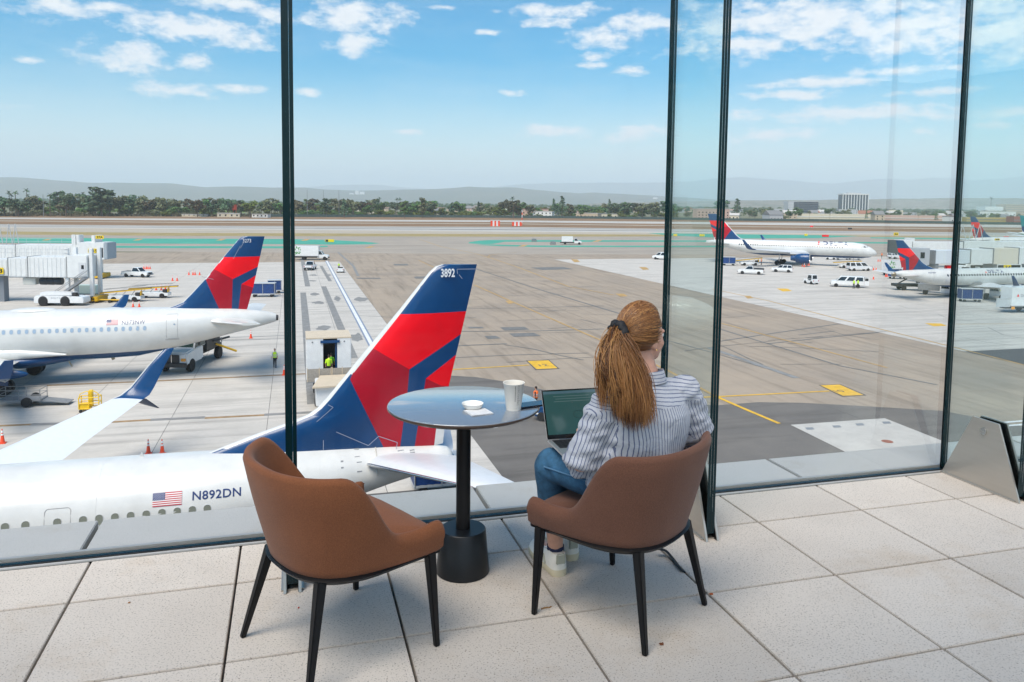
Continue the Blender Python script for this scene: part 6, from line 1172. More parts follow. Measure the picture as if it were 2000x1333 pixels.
def tree(kind, px, D, hgt, ci=None, wide=1., where='in the wood beyond the left runway'):
    ks = [k for k in PROT if k[0] == kind]; k = rng.choice(ks); ci = rng.choice((0, 0, 1, 1, 2)) if ci is None else ci; p = at(px, hor(px), D)
    t = thing('tree' if kind != 'palm' else 'palm_tree', CLAB[ci] + ' ' + TLAB[kind] + ' ' + where, 'tree' if kind != 'shrub' else 'bush', (p.x, p.y, -.05), rng.uniform(0, 6.28), CLAB[ci] + ' ' + TLAB[kind] + ('es ' if kind == 'shrub' else 's ') + where)
    t.scale = (hgt * wide, hgt * wide, hgt); link('trunk', PROT[k][0], t); link('crown', PROT[k][1][ci], t); return t
def gD(px, py): return 15.1 * F_PX / (py - hor(px))
def hz_for(px, top, D): return 15.1 + (hor(px) - top) * D / F_PX      # height of a thing whose top shows at picture height top
# big trees of the left wood
for px, top, kind, ci, w in ((8, 382, 'broad', 0, 1.3), (35, 385, 'broad', 0, 1.2), (58, 381, 'broad', 2, 1), (72, 392, 'broad', 2, 1.2), (114, 373, 'tall', 0, 1.2), (128, 376, 'broad', 0, .9), (145, 379, 'broad', 2, 1.1), (165, 377, 'broad', 0, 1), (185, 374, 'tall', 0, 1), (197, 365, 'tall', 0, 1.5), (207, 372, 'broad', 0, 1.2), (232, 380, 'broad', 2, 1.1), (250, 378, 'broad', 0, 1), (268, 379, 'broad', 2, 1.2), (300, 388, 'broad', 2, 1.2), (320, 384, 'broad', 2, 1.1), (340, 386, 'broad', 2, 1), (365, 388, 'tall', 4, 1.2), (385, 389, 'broad', 4, 1.1), (405, 386, 'tall', 2, 1.2), (428, 384, 'broad', 2, 1), (445, 386, 'broad', 0, 1), (470, 390, 'broad', 3, 1.1), (488, 389, 'broad', 3, 1), (510, 392, 'broad', 1, 1.2), (530, 391, 'broad', 2, 1), (548, 393, 'broad', 1, 1.2), (585, 392, 'tall', 4, 1.5), (611, 388, 'tall', 4, 1.7), (636, 387, 'tall', 0, 1.3), (672, 388, 'conifer', 0, 1.4), (690, 386, 'broad', 2, 1), (706, 393, 'broad', 4, 1.6), (738, 388, 'conifer', 0, 1.5), (745, 392, 'broad', 1, 1), (790, 392, 'tall', 1, 1.1), (825, 386, 'tall', 2, 1), (845, 392, 'broad', 2, 1), (1003, 391, 'tall', 2, 1.4), (935, 394, 'conifer', 0, 1.5), (985, 387, 'broad', 2, 1), (1098, 383, 'conifer', 0, 1.8), (1082, 388, 'conifer', 0, 1.4), (1190, 389, 'conifer', 0, 1.4), (1410, 389, 'tall', 0, 1.4), (1440, 388, 'conifer', 0, 2.2), (1300, 392, 'broad', 0, 1)):
    D = gD(px, 423 + px * .004) * rng.uniform(.98, 1.22); h = max(7, hz_for(px, top, D)); tree(kind, px, D, h, ci, w * rng.uniform(.9, 1.1), 'in the wood beyond the left runway' if px < 560 else 'in the belt of trees beyond the middle runway' if px < 1300 else 'among the houses at right')
for px, top in ((18, 374), (22, 379), (30, 373), (53, 369), (54, 380), (97, 378), (161, 376), (214, 377), (563, 378), (742, 386), (1000, 385), (775, 387), (782, 387), (1935, 385), (1868, 400), (1600, 402)): D = gD(px, 423) * rng.uniform(1.0, 1.3); tree('palm', px, D, hz_for(px, top, D), 0, 1.2, 'rising above the tree belt')
for i in range(120):                      # fills the belt so that it reads as a continuous wood
    px = rng.uniform(-30, 1320); D = gD(px, 421.5 + px * .0042) * rng.uniform(1.0, 1.25); top = (382 if px < 300 else 386 if px < 900 else 391) + rng.uniform(0, 14); tree(rng.choice(('broad', 'broad', 'tall')), px, D, max(6, hz_for(px, top, D)), rng.choice((0, 2, 2, 1, 4) if px < 600 else (0, 1, 2, 1)), rng.uniform(1.0, 1.35), 'filling the tree belt beyond the runway')
def mass(name, label, m, items):             # many crowns that cannot be told apart, joined
    vs = []
    for kind, px, D, h, w in items:
        k = rng.choice([q for q in PV if q[0] == kind]); p = at(px, hor(px), D); a = rng.uniform(0, 6.28); v = PV[k][0]; c, s_ = math.cos(a), math.sin(a)
        vs.append(np.stack([(v[:, 0] * c - v[:, 1] * s_) * h * w + p.x, (v[:, 0] * s_ + v[:, 1] * c) * h * w + p.y, v[:, 2] * h], 1))
    V = np.concatenate(vs); me = bpy.data.meshes.new(name); n = len(V) // 4; me.vertices.add(len(V)); me.vertices.foreach_set('co', V.ravel()); me.loops.add(n * 4); me.loops.foreach_set('vertex_index', np.arange(n * 4)); me.polygons.add(n); me.polygons.foreach_set('loop_start', np.arange(n) * 4); me.polygons.foreach_set('loop_total', np.full(n, 4)); me.materials.append(m); me.update(calc_edges=True); me.validate()
    o = link(name, me); o['kind'] = 'stuff'; o['label'] = label; return o
# understorey, belts farther back
UI = [[], [], []]
for i in range(330):
    px = rng.uniform(-30, 1320); kind = rng.choice(('shrub', 'shrub', 'broad')); UI[rng.choice((0, 1, 2) if px < 620 else (0, 1, 1))].append((kind, px, gD(px, 421 + px * .0042) * rng.uniform(.98, 1.25), rng.uniform(3.5, 7) if kind == 'shrub' else rng.uniform(7, 12), rng.uniform(1, 1.4)))
for q, m, n_ in zip(UI, (LF[1], LF[3], LF[2]), ('mid green', 'light green', 'olive')): mass('understorey', n_ + ' undergrowth between the trees beyond the runway', m, q)
UI = [[], []]
for i in range(330):
    px = rng.uniform(540, 2060); D = rng.uniform(900, 2000); UI[i % 2].append((rng.choice(('broad', 'broad', 'tall', 'conifer')), px, D, rng.uniform(7, 15), rng.uniform(1., 1.4)))
for q, m, n_ in zip(UI, (LF[1], LF[2]), ('mid green', 'olive')): mass('town_trees', n_ + ' crowns scattered among the far houses', m, q)
for i in range(70):
    px = rng.uniform(1300, 2060); D = gD(px, 426 + (px - 1300) * .012) * rng.uniform(.98, 1.35); tree(rng.choice(('broad', 'shrub', 'broad', 'palm')), px, D, rng.uniform(5, 10), rng.choice((0, 0, 1, 2)), rng.uniform(.9, 1.3), 'behind the fence at right')
# far wood: one mass of crowns that cannot be told apart
fw_ = MB(); r_ = random.Random(4)
for i in range(2600):
    D = 1900 * math.exp(r_.uniform(0, 1.25)); X = r_.uniform(-.75, .78) * D; h = r_.uniform(6, 15); w = r_.uniform(4, 9); n = 6
    fw_.add([(X + w * rr * math.cos(2 * math.pi * k / n + rr), D + w * rr * math.sin(2 * math.pi * k / n), z * h) for rr, z in ((.8, .1), (1.05, .5), (.7, .85), (.12, 1)) for k in range(n)], [(a * n + k, a * n + (k + 1) % n, (a + 1) * n + (k + 1) % n, (a + 1) * n + k) for a in range(3) for k in range(n)])
o = fw_.build('far_wood', LF[0], None, smooth=0); o['kind'] = 'stuff'; o['label'] = 'dark green mass of far trees across the city plain'
# grass field patches
struct(sheet('green_field', P([(840, 412.3), (1090, 413.5), (1090, 417.6), (830, 416.3)]), ground_mat('lawn', (.16, .24, .05), (.2, .26, .07), .05), None, .02)); struct(sheet('green_bank', P([(150, 406), (470, 408), (480, 416), (140, 414)]), ground_mat('lawn2', (.17, .25, .045), (.12, .18, .04), .03), None, .02))
br = MB(); r_ = random.Random(9)
for i in range(900):
    px = r_.uniform(-60, 560); D = gD(px, 421.2 + px * .003) * r_.uniform(.97, 1.05); p = at(px, 400, D); h = r_.uniform(.8, 2.6)
    for k in range(3): a = r_.uniform(0, 3.1); q = Vector((math.cos(a), math.sin(a), 0)) * r_.uniform(.8, 1.8); br.add([(p.x - q.x, p.y - q.y, 0), (p.x + q.x, p.y + q.y, 0), (p.x + q.x * .7, p.y + q.y * .7, h), (p.x - q.x * .6, p.y - q.y * .6, h * .8)], [(0, 1, 2, 3)])
o = br.build('scrub', leaf_mat('scrub_brown', (.13, .105, .07), (.09, .085, .05)), None, smooth=0); o['kind'] = 'stuff'; o['label'] = 'grey brown scrub along the far side of the left runway'
# perimeter fence with screen
FEN = mat('fence_screen', (.05, .085, .08), .8, noise=.15, nscale=.2)
t = thing('perimeter_fence', 'long dark green screened fence beyond the runways', 'fence', (0, 0, 0)); fx = [-60, 200, 520, 800, 1100, 1300, 1450, 1600, 1800, 2080]; fy = [424, 424, 424.3, 425, 427, 429.5, 432, 433.5, 437, 441]
for (x0, y0_), (x1, y1_) in zip(zip(fx, fy), zip(fx[1:], fy[1:])):
    a, c = un(x0, y0_), un(x1, y1_); n = max(1, int((c - a).length / 25))
    for k in range(n):
        p, q = a.lerp(c, k / n), a.lerp(c, (k + 1) / n)
        if x0 >= 520: b = MB(); hh = 2.6; d = (q - p).normalized(); nn = Vector((-d.y, d.x, 0)) * .04; b.add([tuple(v + Vector((0, 0, z))) for z in (.1, hh) for v in (p - nn, q - nn, q + nn, p + nn)], [(0, 1, 5, 4), (1, 2, 6, 5), (2, 3, 7, 6), (3, 0, 4, 7), (4, 5, 6, 7)]); b.build('screen_panel', FEN, t, smooth=0)
        b = MB(); b.tube([p, p + Vector((0, 0, 3.2))], .09, 5); b.build('fence_post', GREYM, t)
# light poles
for px, top in ((600, 371), (632, 372), (662, 372), (84, 380), (1118, 408), (1020, 405)): D = gD(px, 424); p = at(px, hor(px), D); b = MB(); b.tube([(0, 0, 0), (0, 0, hz_for(px, top, D))], [.28, .14], 6); o = b.build('light_pole', GREYM, None, (p.x, p.y, 0)); tag(o, {600: 'leftmost of three tall thin poles above the tree belt', 632: 'middle of three tall thin poles above the tree belt', 662: 'rightmost of three tall thin poles above the tree belt'}.get(px, 'thin grey light pole near picture column %s of the tree belt' % {84: 'left', 1118: 'right', 1020: 'middle'}.get(px, '')), 'pole', 'thin poles beyond the runway')
# houses
HC = [mat('house_' + n, c, .8, noise=.08) for n, c in (('white', (.7, .69, .66)), ('cream', (.62, .55, .42)), ('tan', (.5, .4, .29)), ('pink', (.55, .38, .31)), ('grey', (.45, .46, .47)))]; RC = [mat('roof_' + n, c, .85, noise=.15) for n, c in (('grey', (.2, .2, .2)), ('terracotta', (.3, .14, .09)), ('brown', (.17, .12, .09)), ('pale', (.5, .48, .45)))]
HN = ['white', 'cream', 'tan', 'pinkish', 'grey']; RN = ['grey', 'terracotta', 'brown', 'pale']
def house(px, D, w, d, h, ci, ri, flat, where):
    p = at(px, hor(px), D); t = thing('house', '%s %s with %s roof %s' % (HN[ci], 'flat-roofed building' if flat else 'house', RN[ri], where), 'building' if flat else 'house', (p.x, p.y, 0), rng.uniform(-.5, .5), HN[ci] + ' buildings ' + where); b = MB(); b.box((0, 0, h / 2), (w, d, h)); b.build('wall', HC[ci], t, smooth=0)
    b = MB()
    if flat: b.box((0, 0, h + .3), (w + .4, d + .4, .6))
    else: b.prism([(-d / 2 - .5, h), (d / 2 + .5, h), (0, h + d * .3)], -w / 2 - .4, w / 2 + .4, 'X')
    b.build('roof', RC[ri], t, smooth=0); wm_ = MB(); wm_.box((0, 0, 0), (1.3, .1, 1.4)); wme = wm_.mesh('window', GLASSD, 0); nw = max(2, int(w / 4))
    for fl_ in range(max(1, int(h / 3.2))):
        for k in range(nw): link('window', wme, t, (-w / 2 + (k + .5) * w / nw, -d / 2 - .03, 1.7 + 3.1 * fl_))
    return t
for i in range(46): house(rng.uniform(880, 1300), rng.uniform(1000, 1900), rng.uniform(10, 18), rng.uniform(8, 12), rng.uniform(4, 7.5), rng.choice((0, 0, 1, 2, 3)), rng.choice((0, 1, 2, 0)), False, 'on the rise beyond the middle trees')
for i in range(70):
    D = rng.uniform(850, 2400); fl_ = rng.random() < .45; house(rng.uniform(1310, 2060), D, rng.uniform(12, 45) if fl_ else rng.uniform(10, 18), rng.uniform(9, 16), rng.uniform(4.5, 12) if fl_ else rng.uniform(4, 7), rng.choice((0, 0, 1, 1, 2, 3, 4)), rng.choice((0, 3, 3, 1)), fl_, 'in the town at right')
for i in range(12): house(rng.uniform(560, 900), rng.uniform(900, 1300), rng.uniform(9, 15), 9, rng.uniform(4, 6), rng.choice((0, 1, 2)), rng.choice((0, 2)), False, 'half hidden in the left middle trees')
for px, D, w, d, h, ci, ri in ((1045, 880, 30, 14, 9, 3, 1), (1062, 860, 22, 12, 6.5, 0, 3), (1150, 870, 26, 10, 5, 2, 3), (1190, 880, 18, 9, 4.5, 1, 0), (440, 690, 14, 6, 3.2, 1, 3), (458, 690, 9, 5, 3, 1, 3), (510, 690, 16, 5, 2.6, 0, 3), (380, 695, 22, 4, 1.6, 1, 3)): house(px, D, w, d, h, ci, ri, True, {1045: 'with red brick by the red white sheds', 1062: 'beside the red brick one', 1150: 'along the fence right of the sheds', 1190: 'small along the fence', 440: 'by the orange tower at left', 458: 'right of the orange tower', 510: 'long and low at left', 380: 'very low in the left wood'}[px])
def tower(px0, px1, top, D, label, wallm, kind, depth=30):
    p = at((px0 + px1) / 2, hor((px0 + px1) / 2), D); w = (px1 - px0) * D / F_PX; h = hz_for((px0 + px1) / 2, top, D); t = thing('office_building', label, 'building', (p.x, p.y, 0), 0); b = MB(); b.box((0, 0, h / 2), (w, depth, h)); b.build('glass_body', wallm, t, smooth=0)
    if kind == 'fins':
        for k in range(10): b = MB(); b.box((-w / 2 + w * k / 9, -depth / 2 - .4, h / 2), (1.9, 1.2, h)); b.build('white_column', HC[0], t, smooth=0)
        b = MB(); b.box((0, 0, h + 1.2), (w + 3, depth + 3, 3)); b.build('parapet', HC[0], t, smooth=0); b = MB(); b.box((0, 0, h + 4), (w * .5, depth * .5, 3)); b.build('plant_room', HC[4], t, smooth=0)
    else:
        for k in range(int(h / 4)): b = MB(); b.box((0, -depth / 2 - .1, 3 + 4 * k), (w + .3, .5, .7)); b.build('floor_band', GREYM if kind == 'dark' else HC[0], t, smooth=0)
    return t
DGL = mat('office_glass', (.03, .045, .06), .2)
tower(1641, 1690, 381, 2100, 'office block with white columns and dark glass above the right town', DGL, 'fins'); tower(1555, 1593, 395, 1700, 'low dark glass office building left of the white columned block', mat('black_glass', (.02, .03, .05), .2), 'dark'); tower(1535, 1554, 394, 1800, 'white banded office building left of the dark glass one', HC[4], 'white'); tower(1955, 2040, 400, 1500, 'brown grey banded building at the far right', HC[2], 'dark'); tower(1915, 1950, 404, 1500, 'white apartment building near the right edge', HC[0], 'white'); tower(1880, 1962, 425, 900, 'yellow ochre building behind the fence at right', mat('ochre', (.5, .36, .13), .8), 'dark', 18); tower(1974, 1992, 423, 880, 'red brick building behind the fence at right', mat('brick_red', (.32, .11, .08), .8), 'dark', 14); tower(1500, 1720, 418, 1000, 'long cream market hall behind the fence at right', HC[1], 'white', 25); tower(1720, 1860, 421, 950, 'pinkish long low building with stepped roof at right', HC[3], 'white', 20)
for i, (px, w, top) in enumerate(((683, 8, 378), (694, 7, 373), (703, 9, 375), (752, 5, 381), (762, 6, 380), (480, 6, 378), (520, 8, 381), (505, 4, 376), (1275, 8, 386))): tower(px, px + w, top, 9000, ('pale distant tower block, number %d of the hazy skyline' % (i + 1)).replace('number 1 of', 'leftmost of the central group in').replace('number 2 of', 'second of the central group in').replace('number 3 of', 'third of the central group in').replace('number 4 of', 'narrow one right of the central group in').replace('number 5 of', 'rightmost narrow one in').replace('number 6 of', 'left one above the left wood in').replace('number 7 of', 'broad one above the left wood in').replace('number 8 of', 'slimmest above the left wood in').replace('number 9 of', 'lone one at right in'), HC[0], 'white')
# red and white sheds, orange mast, airfield signs
for px, py, lab in ((967, 442, 'left red and white striped equipment shed by the runway'), (1009, 443, 'right red and white striped equipment shed by the runway')):
    p = un(px, py); t = thing('equipment_shed', lab, 'shed', (p.x, p.y, 0), .1)
    for k in range(5): b = MB(); b.box((-2.4 + 1.2 * k, 0, 1.8), (1.2, 3.5, 3.6 if px < 1000 else 2.8)); b.build('wall_stripe', (ORANGE, WP)[k % 2], t, smooth=0)
    b = MB(); b.box((0, 0, 3.8 if px < 1000 else 3.3), (6.2, 3.7, .25)); b.build('roof', WP, t, smooth=0)
for px, top, lab in ((1020, 410, 'red and white lattice antenna mast beside the sheds'), (458, 400, 'orange red water tower in the left wood')):
    D = gD(px, 441 if px > 1000 else 424); p = at(px, hor(px), D); t = thing('antenna_mast' if px > 1000 else 'orange_tower', lab, 'mast' if px > 1000 else 'tower', (p.x, p.y, 0)); h = hz_for(px, top, D)
    if px > 1000:
        for k in range(6): b = MB(); b.tube([(0, 0, h * k / 6), (0, 0, h * (k + 1) / 6)], .25, 6); b.build('mast_section', (ORANGE, WP)[k % 2], t)
    else:
        for s in (-1, 1): b = MB(); b.tube([(s * 1.6, 0, 0), (s * 1.2, 0, h * .55)], .25, 6); b.build('leg', ORANGE, t)
        b = MB(); b.box((0, 0, h * .78), (3.4, 3, h * .44)); b.build('tank', ORANGE, t, smooth=0, bevel=.2)
for px, py, w, lab, m in ((644, 474.5, 17, 'yellow and black taxiway sign on the left green island', SIGNY), (1574, 462, 6, 'small yellow taxiway sign on the right island', SIGNY), (1612, 464, 13, 'red taxiway sign on the right island', RED), (1319, 462.5, 7, 'small yellow sign behind the glass fin', SIGNY), (1371, 463, 10, 'yellow sign behind the glass fin, right one', SIGNY), (1660, 449, 8, 'dark sign on the brown grass at right', DARK), (1585, 444.5, 6, 'small red sign on the far grass', RED), (1965, 467, 10, 'red sign near the right edge', RED)):
    p = un(px, py); k = p.y / F_PX; t = thing('taxiway_sign', lab, 'sign', (p.x, p.y, 0), 0, 'taxiway signs'); b = MB(); b.box((0, 0, .75), (w * k, .25, 1.0)); b.build('sign_face', m, t, smooth=0, bevel=.03)
    for s in (-1, 1): b = MB(); b.box((s * w * k * .35, 0, .15), (.12, .12, .3)); b.build('foot', GREYM, t, smooth=0)
    if w > 14: b = MB(); b.box((-w * k * .32, -.14, .75), (w * k * .3, .02, .8)); b.build('black_field', DARK, t, smooth=0)
for px, py in ((1043, 472), (1080, 478)): p = un(px, py); b = MB(); b.box((0, 0, .6), (2.2, 1.2, 1.1), tx=.8); o = b.build('airfield_box', GREYM, None, (p.x, p.y, 0), smooth=0, bevel=.05); tag(o, 'small grey airfield equipment box on the island, ' + ('left one' if px < 1060 else 'right one'), 'equipment box')
# hills
def ridge(name, D, prof, m, label, seed, depth=.22):
    b = MB(); r = random.Random(seed); xs = []; n = 260; px0, px1 = prof[0][0], prof[-1][0]; rows = []; ph = [r.uniform(0, 6.28) for _ in range(8)]
    for j, (fd, fz) in enumerate(((1 - depth, 0), (1 - depth * .75, .22), (1 - depth * .5, .5), (1 - depth * .25, .8), (1, 1), (1 + depth * .5, .4), (1 + depth, 0))):
        row = []
        for i in range(n + 1):
            px = px0 + (px1 - px0) * i / n; top = interp([q[0] for q in prof], [q[1] for q in prof], px); h = hz_for(px, top, D)
            nz = sum(math.sin(i * (.25 + .37 * k) + ph[k] + j * (1.1 + .5 * k)) / (1 + k) for k in range(6)); jt = nz * (.075 if 0 < j < 4 else .012 if j == 4 else 0)
            p = at(px, hor(px), D * fd * (1 + (.012 * nz if 0 < j < 4 else 0))); row.append((p.x, p.y, max(0, h * (fz + jt)) - .5))
        rows.append(row)
    b.loft(rows, cap=False, closed=False); o = struct(b.build(name, m, None, smooth=0)); return o
HILL = ground_mat('hill_scrub', (.075, .085, .045), (.13, .115, .07), .0012, 0, None, fine=.006)
ridge('hills', 9800, [(-500, 352), (-200, 345), (0, 347), (40, 346), (100, 352), (180, 358), (250, 357.5), (330, 358), (400, 366), (470, 365), (540, 367), (600, 366.5), (640, 371), (700, 373), (760, 372), (860, 369), (915, 365), (960, 367), (1000, 367), (1040, 371), (1090, 375), (1130, 378), (1160, 376), (1200, 378.5), (1280, 383), (1400, 390), (1700, 396), (2400, 400)], HILL, '', 1)
ridge('hills', 22000, [(-500, 372), (300, 372), (560, 371), (640, 362), (700, 361), (740, 361.5), (800, 368), (880, 371), (960, 366), (1000, 361), (1060, 359), (1150, 358.5), (1210, 357), (1300, 357), (1340, 355), (1420, 349), (1450, 347), (1500, 351), (1560, 354), (1620, 360), (1700, 352), (1730, 350.5), (1770, 353), (1820, 347), (1860, 349.5), (1900, 353), (2000, 347), (2100, 352), (2500, 360)], HILL, '', 2, .15)
ridge('low_hills', 4200, [(1150, 398), (1300, 394), (1450, 392), (1600, 391), (1800, 388), (1900, 387), (2000, 388), (2300, 386)], ground_mat('town_slope', (.26, .23, .19), (.12, .13, .08), .012, 0, None, fine=.05), '', 3)
# haze: the air itself
hm = bpy.data.materials.new('haze_air'); hm.use_nodes = True; N = hm.node_tree.nodes; N.clear(); ou = N.new('ShaderNodeOutputMaterial'); pv = N.new('ShaderNodeVolumePrincipled'); pv.inputs['Color'].default_value = (.86, .945, 1, 1); pv.inputs['Density'].default_value = 1.0e-4; pv.inputs['Anisotropy'].default_value = 0.; hm.node_tree.links.new(pv.outputs[0], ou.inputs['Volume'])
b = MB(); b.box((0, 13500, 449), (84000, 34000, 902)); hz_ = b.build('haze', hm, None, smooth=0); hz_['kind'] = 'stuff'; hz_['label'] = 'pale blue haze over the airfield and city'
# ================================================================== the seated woman and her laptop
O = Vector((0, 0, TZ))
def W(x, y, z): return Vector((x, y, z + TZ))
woman = thing('person', 'woman with long red-blonde ponytail in striped shirt and jeans seated with a laptop', 'person', (.49, 2.91, TZ), 0)
def rel(p): return Vector(p) - Vector((.49, 2.91, TZ))
def wlink(name, me, parent=None): return link(name, me, parent or woman)
RT_ = Vector((.887, .46, 0)); FC_ = Vector((-.46, .887, 0))
def ell_loft(b, secs, n=22):                  # centre, half width, half depth, right dir, forward dir
    b.loft([[c + r * (hw * math.cos(a)) + f * (hd * math.sin(a)) for a in [2 * math.pi * k / n for k in range(n)]] for c, hw, hd, r, f in secs])
def T(x, y, z): return rel(W(x, y, z))
# limb joints
HIP = {-1: (.435, 2.855, .535), 1: (.56, 2.965, .535)}; KNEE = {-1: (.170, 3.112, .528), 1: (.275, 3.345, .53)}; ANK = {-1: (.205, 3.275, .105), 1: (.275, 3.425, .105)}
SHO = {-1: (.350, 2.815, .850), 1: (.688, 2.985, .872)}; ELB = {-1: (.268, 2.830, .625), 1: (.752, 3.02, .700)}; WRI = {-1: (.302, 2.995, .668), 1: (.53, 3.06, .672)}
HC_ = Vector(T(.502, 2.928, 1.106)); HF = Vector((.80, .60, 0)).normalized(); HR_ = Vector((HF.y, -HF.x, 0)); UPZ = Vector((0, 0, 1))
def hp_(f, r, z): return HC_ + (HF * f + HR_ * r + UPZ * z) * .955
# ---- body: one continuous skin
b = MB()
ell_loft(b, [(T(.50, 2.91, .50), .15, .10, RT_, FC_), (T(.503, 2.905, .62), .125, .085, RT_, FC_), (T(.51, 2.895, .74), .135, .09, RT_, FC_), (T(.518, 2.895, .85), .15, .085, RT_, FC_), (T(.522, 2.9, .91), .10, .06, RT_, FC_)])
b.tube([T(.520, 2.893, .88), T(.514, 2.905, .96), hp_(-.018, 0, -.07)], [.058, .050, .048], 14)
def sph(f, r, z, a, c, d, n=14): # ellipsoid aligned with the head
    g = MB(); g.sphere((0, 0, 0), (a, c, d), n, 10); b.add([hp_(f + p[0], r + p[1], z + p[2]) for p in g.v], g.f)
sph(-.012, 0, .018, .098, .076, .100); sph(.035, 0, -.03, .062, .060, .080); sph(.062, 0, -.085, .028, .030, .025); sph(.088, 0, -.028, .016, .011, .022); sph(.096, 0, -.040, .012, .013, .010); sph(.082, 0, -.064, .012, .022, .007); sph(.082, 0, -.073, .012, .019, .006); sph(.078, .03, .012, .012, .022, .008); sph(.078, -.03, .012, .012, .022, .008); sph(.055, .04, -.035, .025, .02, .022); sph(.055, -.04, -.035, .025, .02, .022)
for s in (-1, 1): sph(-.008, s * .074, -.022, .020, .008, .031); sph(-.002, s * .076, -.046, .011, .007, .012)
for s in (-1, 1):
    b.tube([T(*SHO[s]), T(*[(p + q) / 2 for p, q in zip(SHO[s], ELB[s])]), T(*ELB[s])], [.046, .042, .036], 12); b.tube([T(*ELB[s]), T(*[(p + q) / 2 for p, q in zip(ELB[s], WRI[s])]), T(*WRI[s])], [.037, .034, .024], 12)
    wr = Vector(T(*WRI[s])); d = Vector((.05 if s < 0 else -.25, .95, 0)).normalized(); lt = Vector((-d.y, d.x, 0)); z_ = UPZ; pc = wr + d * .05
    b.tube([wr, pc, pc + d * .04], [.022, .034, .034], 12, sq=.45)
    for k, (off, ln) in enumerate(((-.028, .060), (-.0095, .072), (.0095, .068), (.028, .052))):
        r0 = pc + d * .036 + lt * off; b.tube([r0 - d * .02, r0 + d * ln * .35 + z_ * .010, r0 + d * ln * .72 + z_ * .002, r0 + d * ln * .95 - z_ * .014], [.0095, .0088, .0082, .007], 8)
    th = pc - d * .02 + lt * (-s * -.03 if s < 0 else .03) * (1 if s > 0 else -1); inn = lt * (-1 if s < 0 else 1); b.tube([pc - d * .025 + inn * .015, pc + d * .005 + inn * .045, pc + d * .035 + inn * .052 - z_ * .008], [.012, .0105, .008], 8)
    b.tube([T(*HIP[s]), T(*KNEE[s])], [.068, .040], 12); mid = [(p + q) / 2 for p, q in zip(KNEE[s], ANK[s])]; b.tube([T(*KNEE[s]), T(*mid), T(*ANK[s])], [.040, .044, .034], 14)
    a = Vector(ANK[s]); td = Vector((-.36, .93, 0)); b.tube([T(a.x, a.y, .10), T(a.x + td.x * .02, a.y + td.y * .02, .05), T(a.x + td.x * .16, a.y + td.y * .16, .045)], [.034, .036, .028], 10)
me = remesh(b, .0062, 3, 'body'); me.materials.append(mat('woman_skin', (.58, .31, .22), .48, noise=.1, nscale=30)); finish(me, 60); body = wlink('body', me)
for s in (-1, 1):
    g = MB(); g.sphere(tuple(hp_(.076, s * .031, -.004)), .0115, 12, 8); g.build('eye', mat('eye_white', (.7, .68, .66), .2), body); g = MB(); g.sphere(tuple(hp_(.0845, s * .031, -.004)), .0055, 10, 6); g.build('iris', mat('iris', (.08, .12, .16), .15), body)
    g = MB(); g.lathe([(.0035, 0), (.0042, .0012), (.0035, .0024)], 12); o = g.build('earring', mat('gold', (.8, .55, .2), .25, 1.), woman, hp_(-.002, s * .083, -.052))
# ---- shirt
def shirt_mat():
    m = bpy.data.materials.new('striped_shirt'); m.use_nodes = True; nt = m.node_tree; N = nt.nodes; L = nt.links; q = N['Principled BSDF']; q.inputs['Roughness'].default_value = .9; q.inputs['Specular IOR Level'].default_value = .2; q.inputs['Sheen Weight'].default_value = .2
    at_ = N.new('ShaderNodeAttribute'); at_.attribute_name = 'stripe'; tc = N.new('ShaderNodeTexCoord'); nz = N.new('ShaderNodeTexNoise'); nz.inputs['Scale'].default_value = 14; nz.inputs['Detail'].default_value = 4; L.new(tc.outputs['Object'], nz.inputs['Vector'])
    def M_(op, a, c):
        n = N.new('ShaderNodeMath'); n.operation = op
        for i, x in enumerate((a, c)):
            if isinstance(x, float): n.inputs[i].default_value = x
            else: L.new(x, n.inputs[i])
        return n.outputs[0]
    v = M_('MULTIPLY', M_('ADD', at_.outputs['Fac'], M_('MULTIPLY', M_('SUBTRACT', nz.outputs['Fac'], .5), .010)), 1 / .0128); fr = M_('FRACT', v, 0.); d = M_('ABSOLUTE', M_('SUBTRACT', fr, .5), 0.)
    r = N.new('ShaderNodeMapRange'); L.new(d, r.inputs[0]); r.inputs[1].default_value = .08; r.inputs[2].default_value = .15; r.inputs[3].default_value = 1; r.inputs[4].default_value = 0
    mx = N.new('ShaderNodeMix'); mx.data_type = 'RGBA'; L.new(r.outputs[0], mx.inputs[0]); mx.inputs[6].default_value = (.43, .445, .49, 1); mx.inputs[7].default_value = (.11, .13, .21, 1); L.new(mx.outputs[2], q.inputs['Base Color'])
    n2 = N.new('ShaderNodeTexNoise'); n2.inputs['Scale'].default_value = 22; n2.inputs['Detail'].default_value = 4; n2.inputs['Distortion'].default_value = 1.2; L.new(tc.outputs['Object'], n2.inputs['Vector']); bp = N.new('ShaderNodeBump'); bp.inputs['Strength'].default_value = .55; bp.inputs['Distance'].default_value = .012; L.new(n2.outputs['Fac'], bp.inputs['Height']); L.new(bp.outputs[0], q.inputs['Normal']); return m
b = MB()
ell_loft(b, [(T(.488, 2.905, .515), .205, .150, RT_, FC_), (T(.492, 2.902, .575), .205, .150, RT_, FC_), (T(.497, 2.898, .65), .196, .142, RT_, FC_), (T(.507, 2.892, .74), .192, .138, RT_, FC_), (T(.515, 2.89, .81), .192, .128, RT_, FC_), (T(.518, 2.895, .868), .178, .105, RT_, FC_), (T(.52, 2.898, .905), .125, .082, RT_, FC_), (T(.52, 2.9, .935), .075, .066, RT_, FC_)], 30)
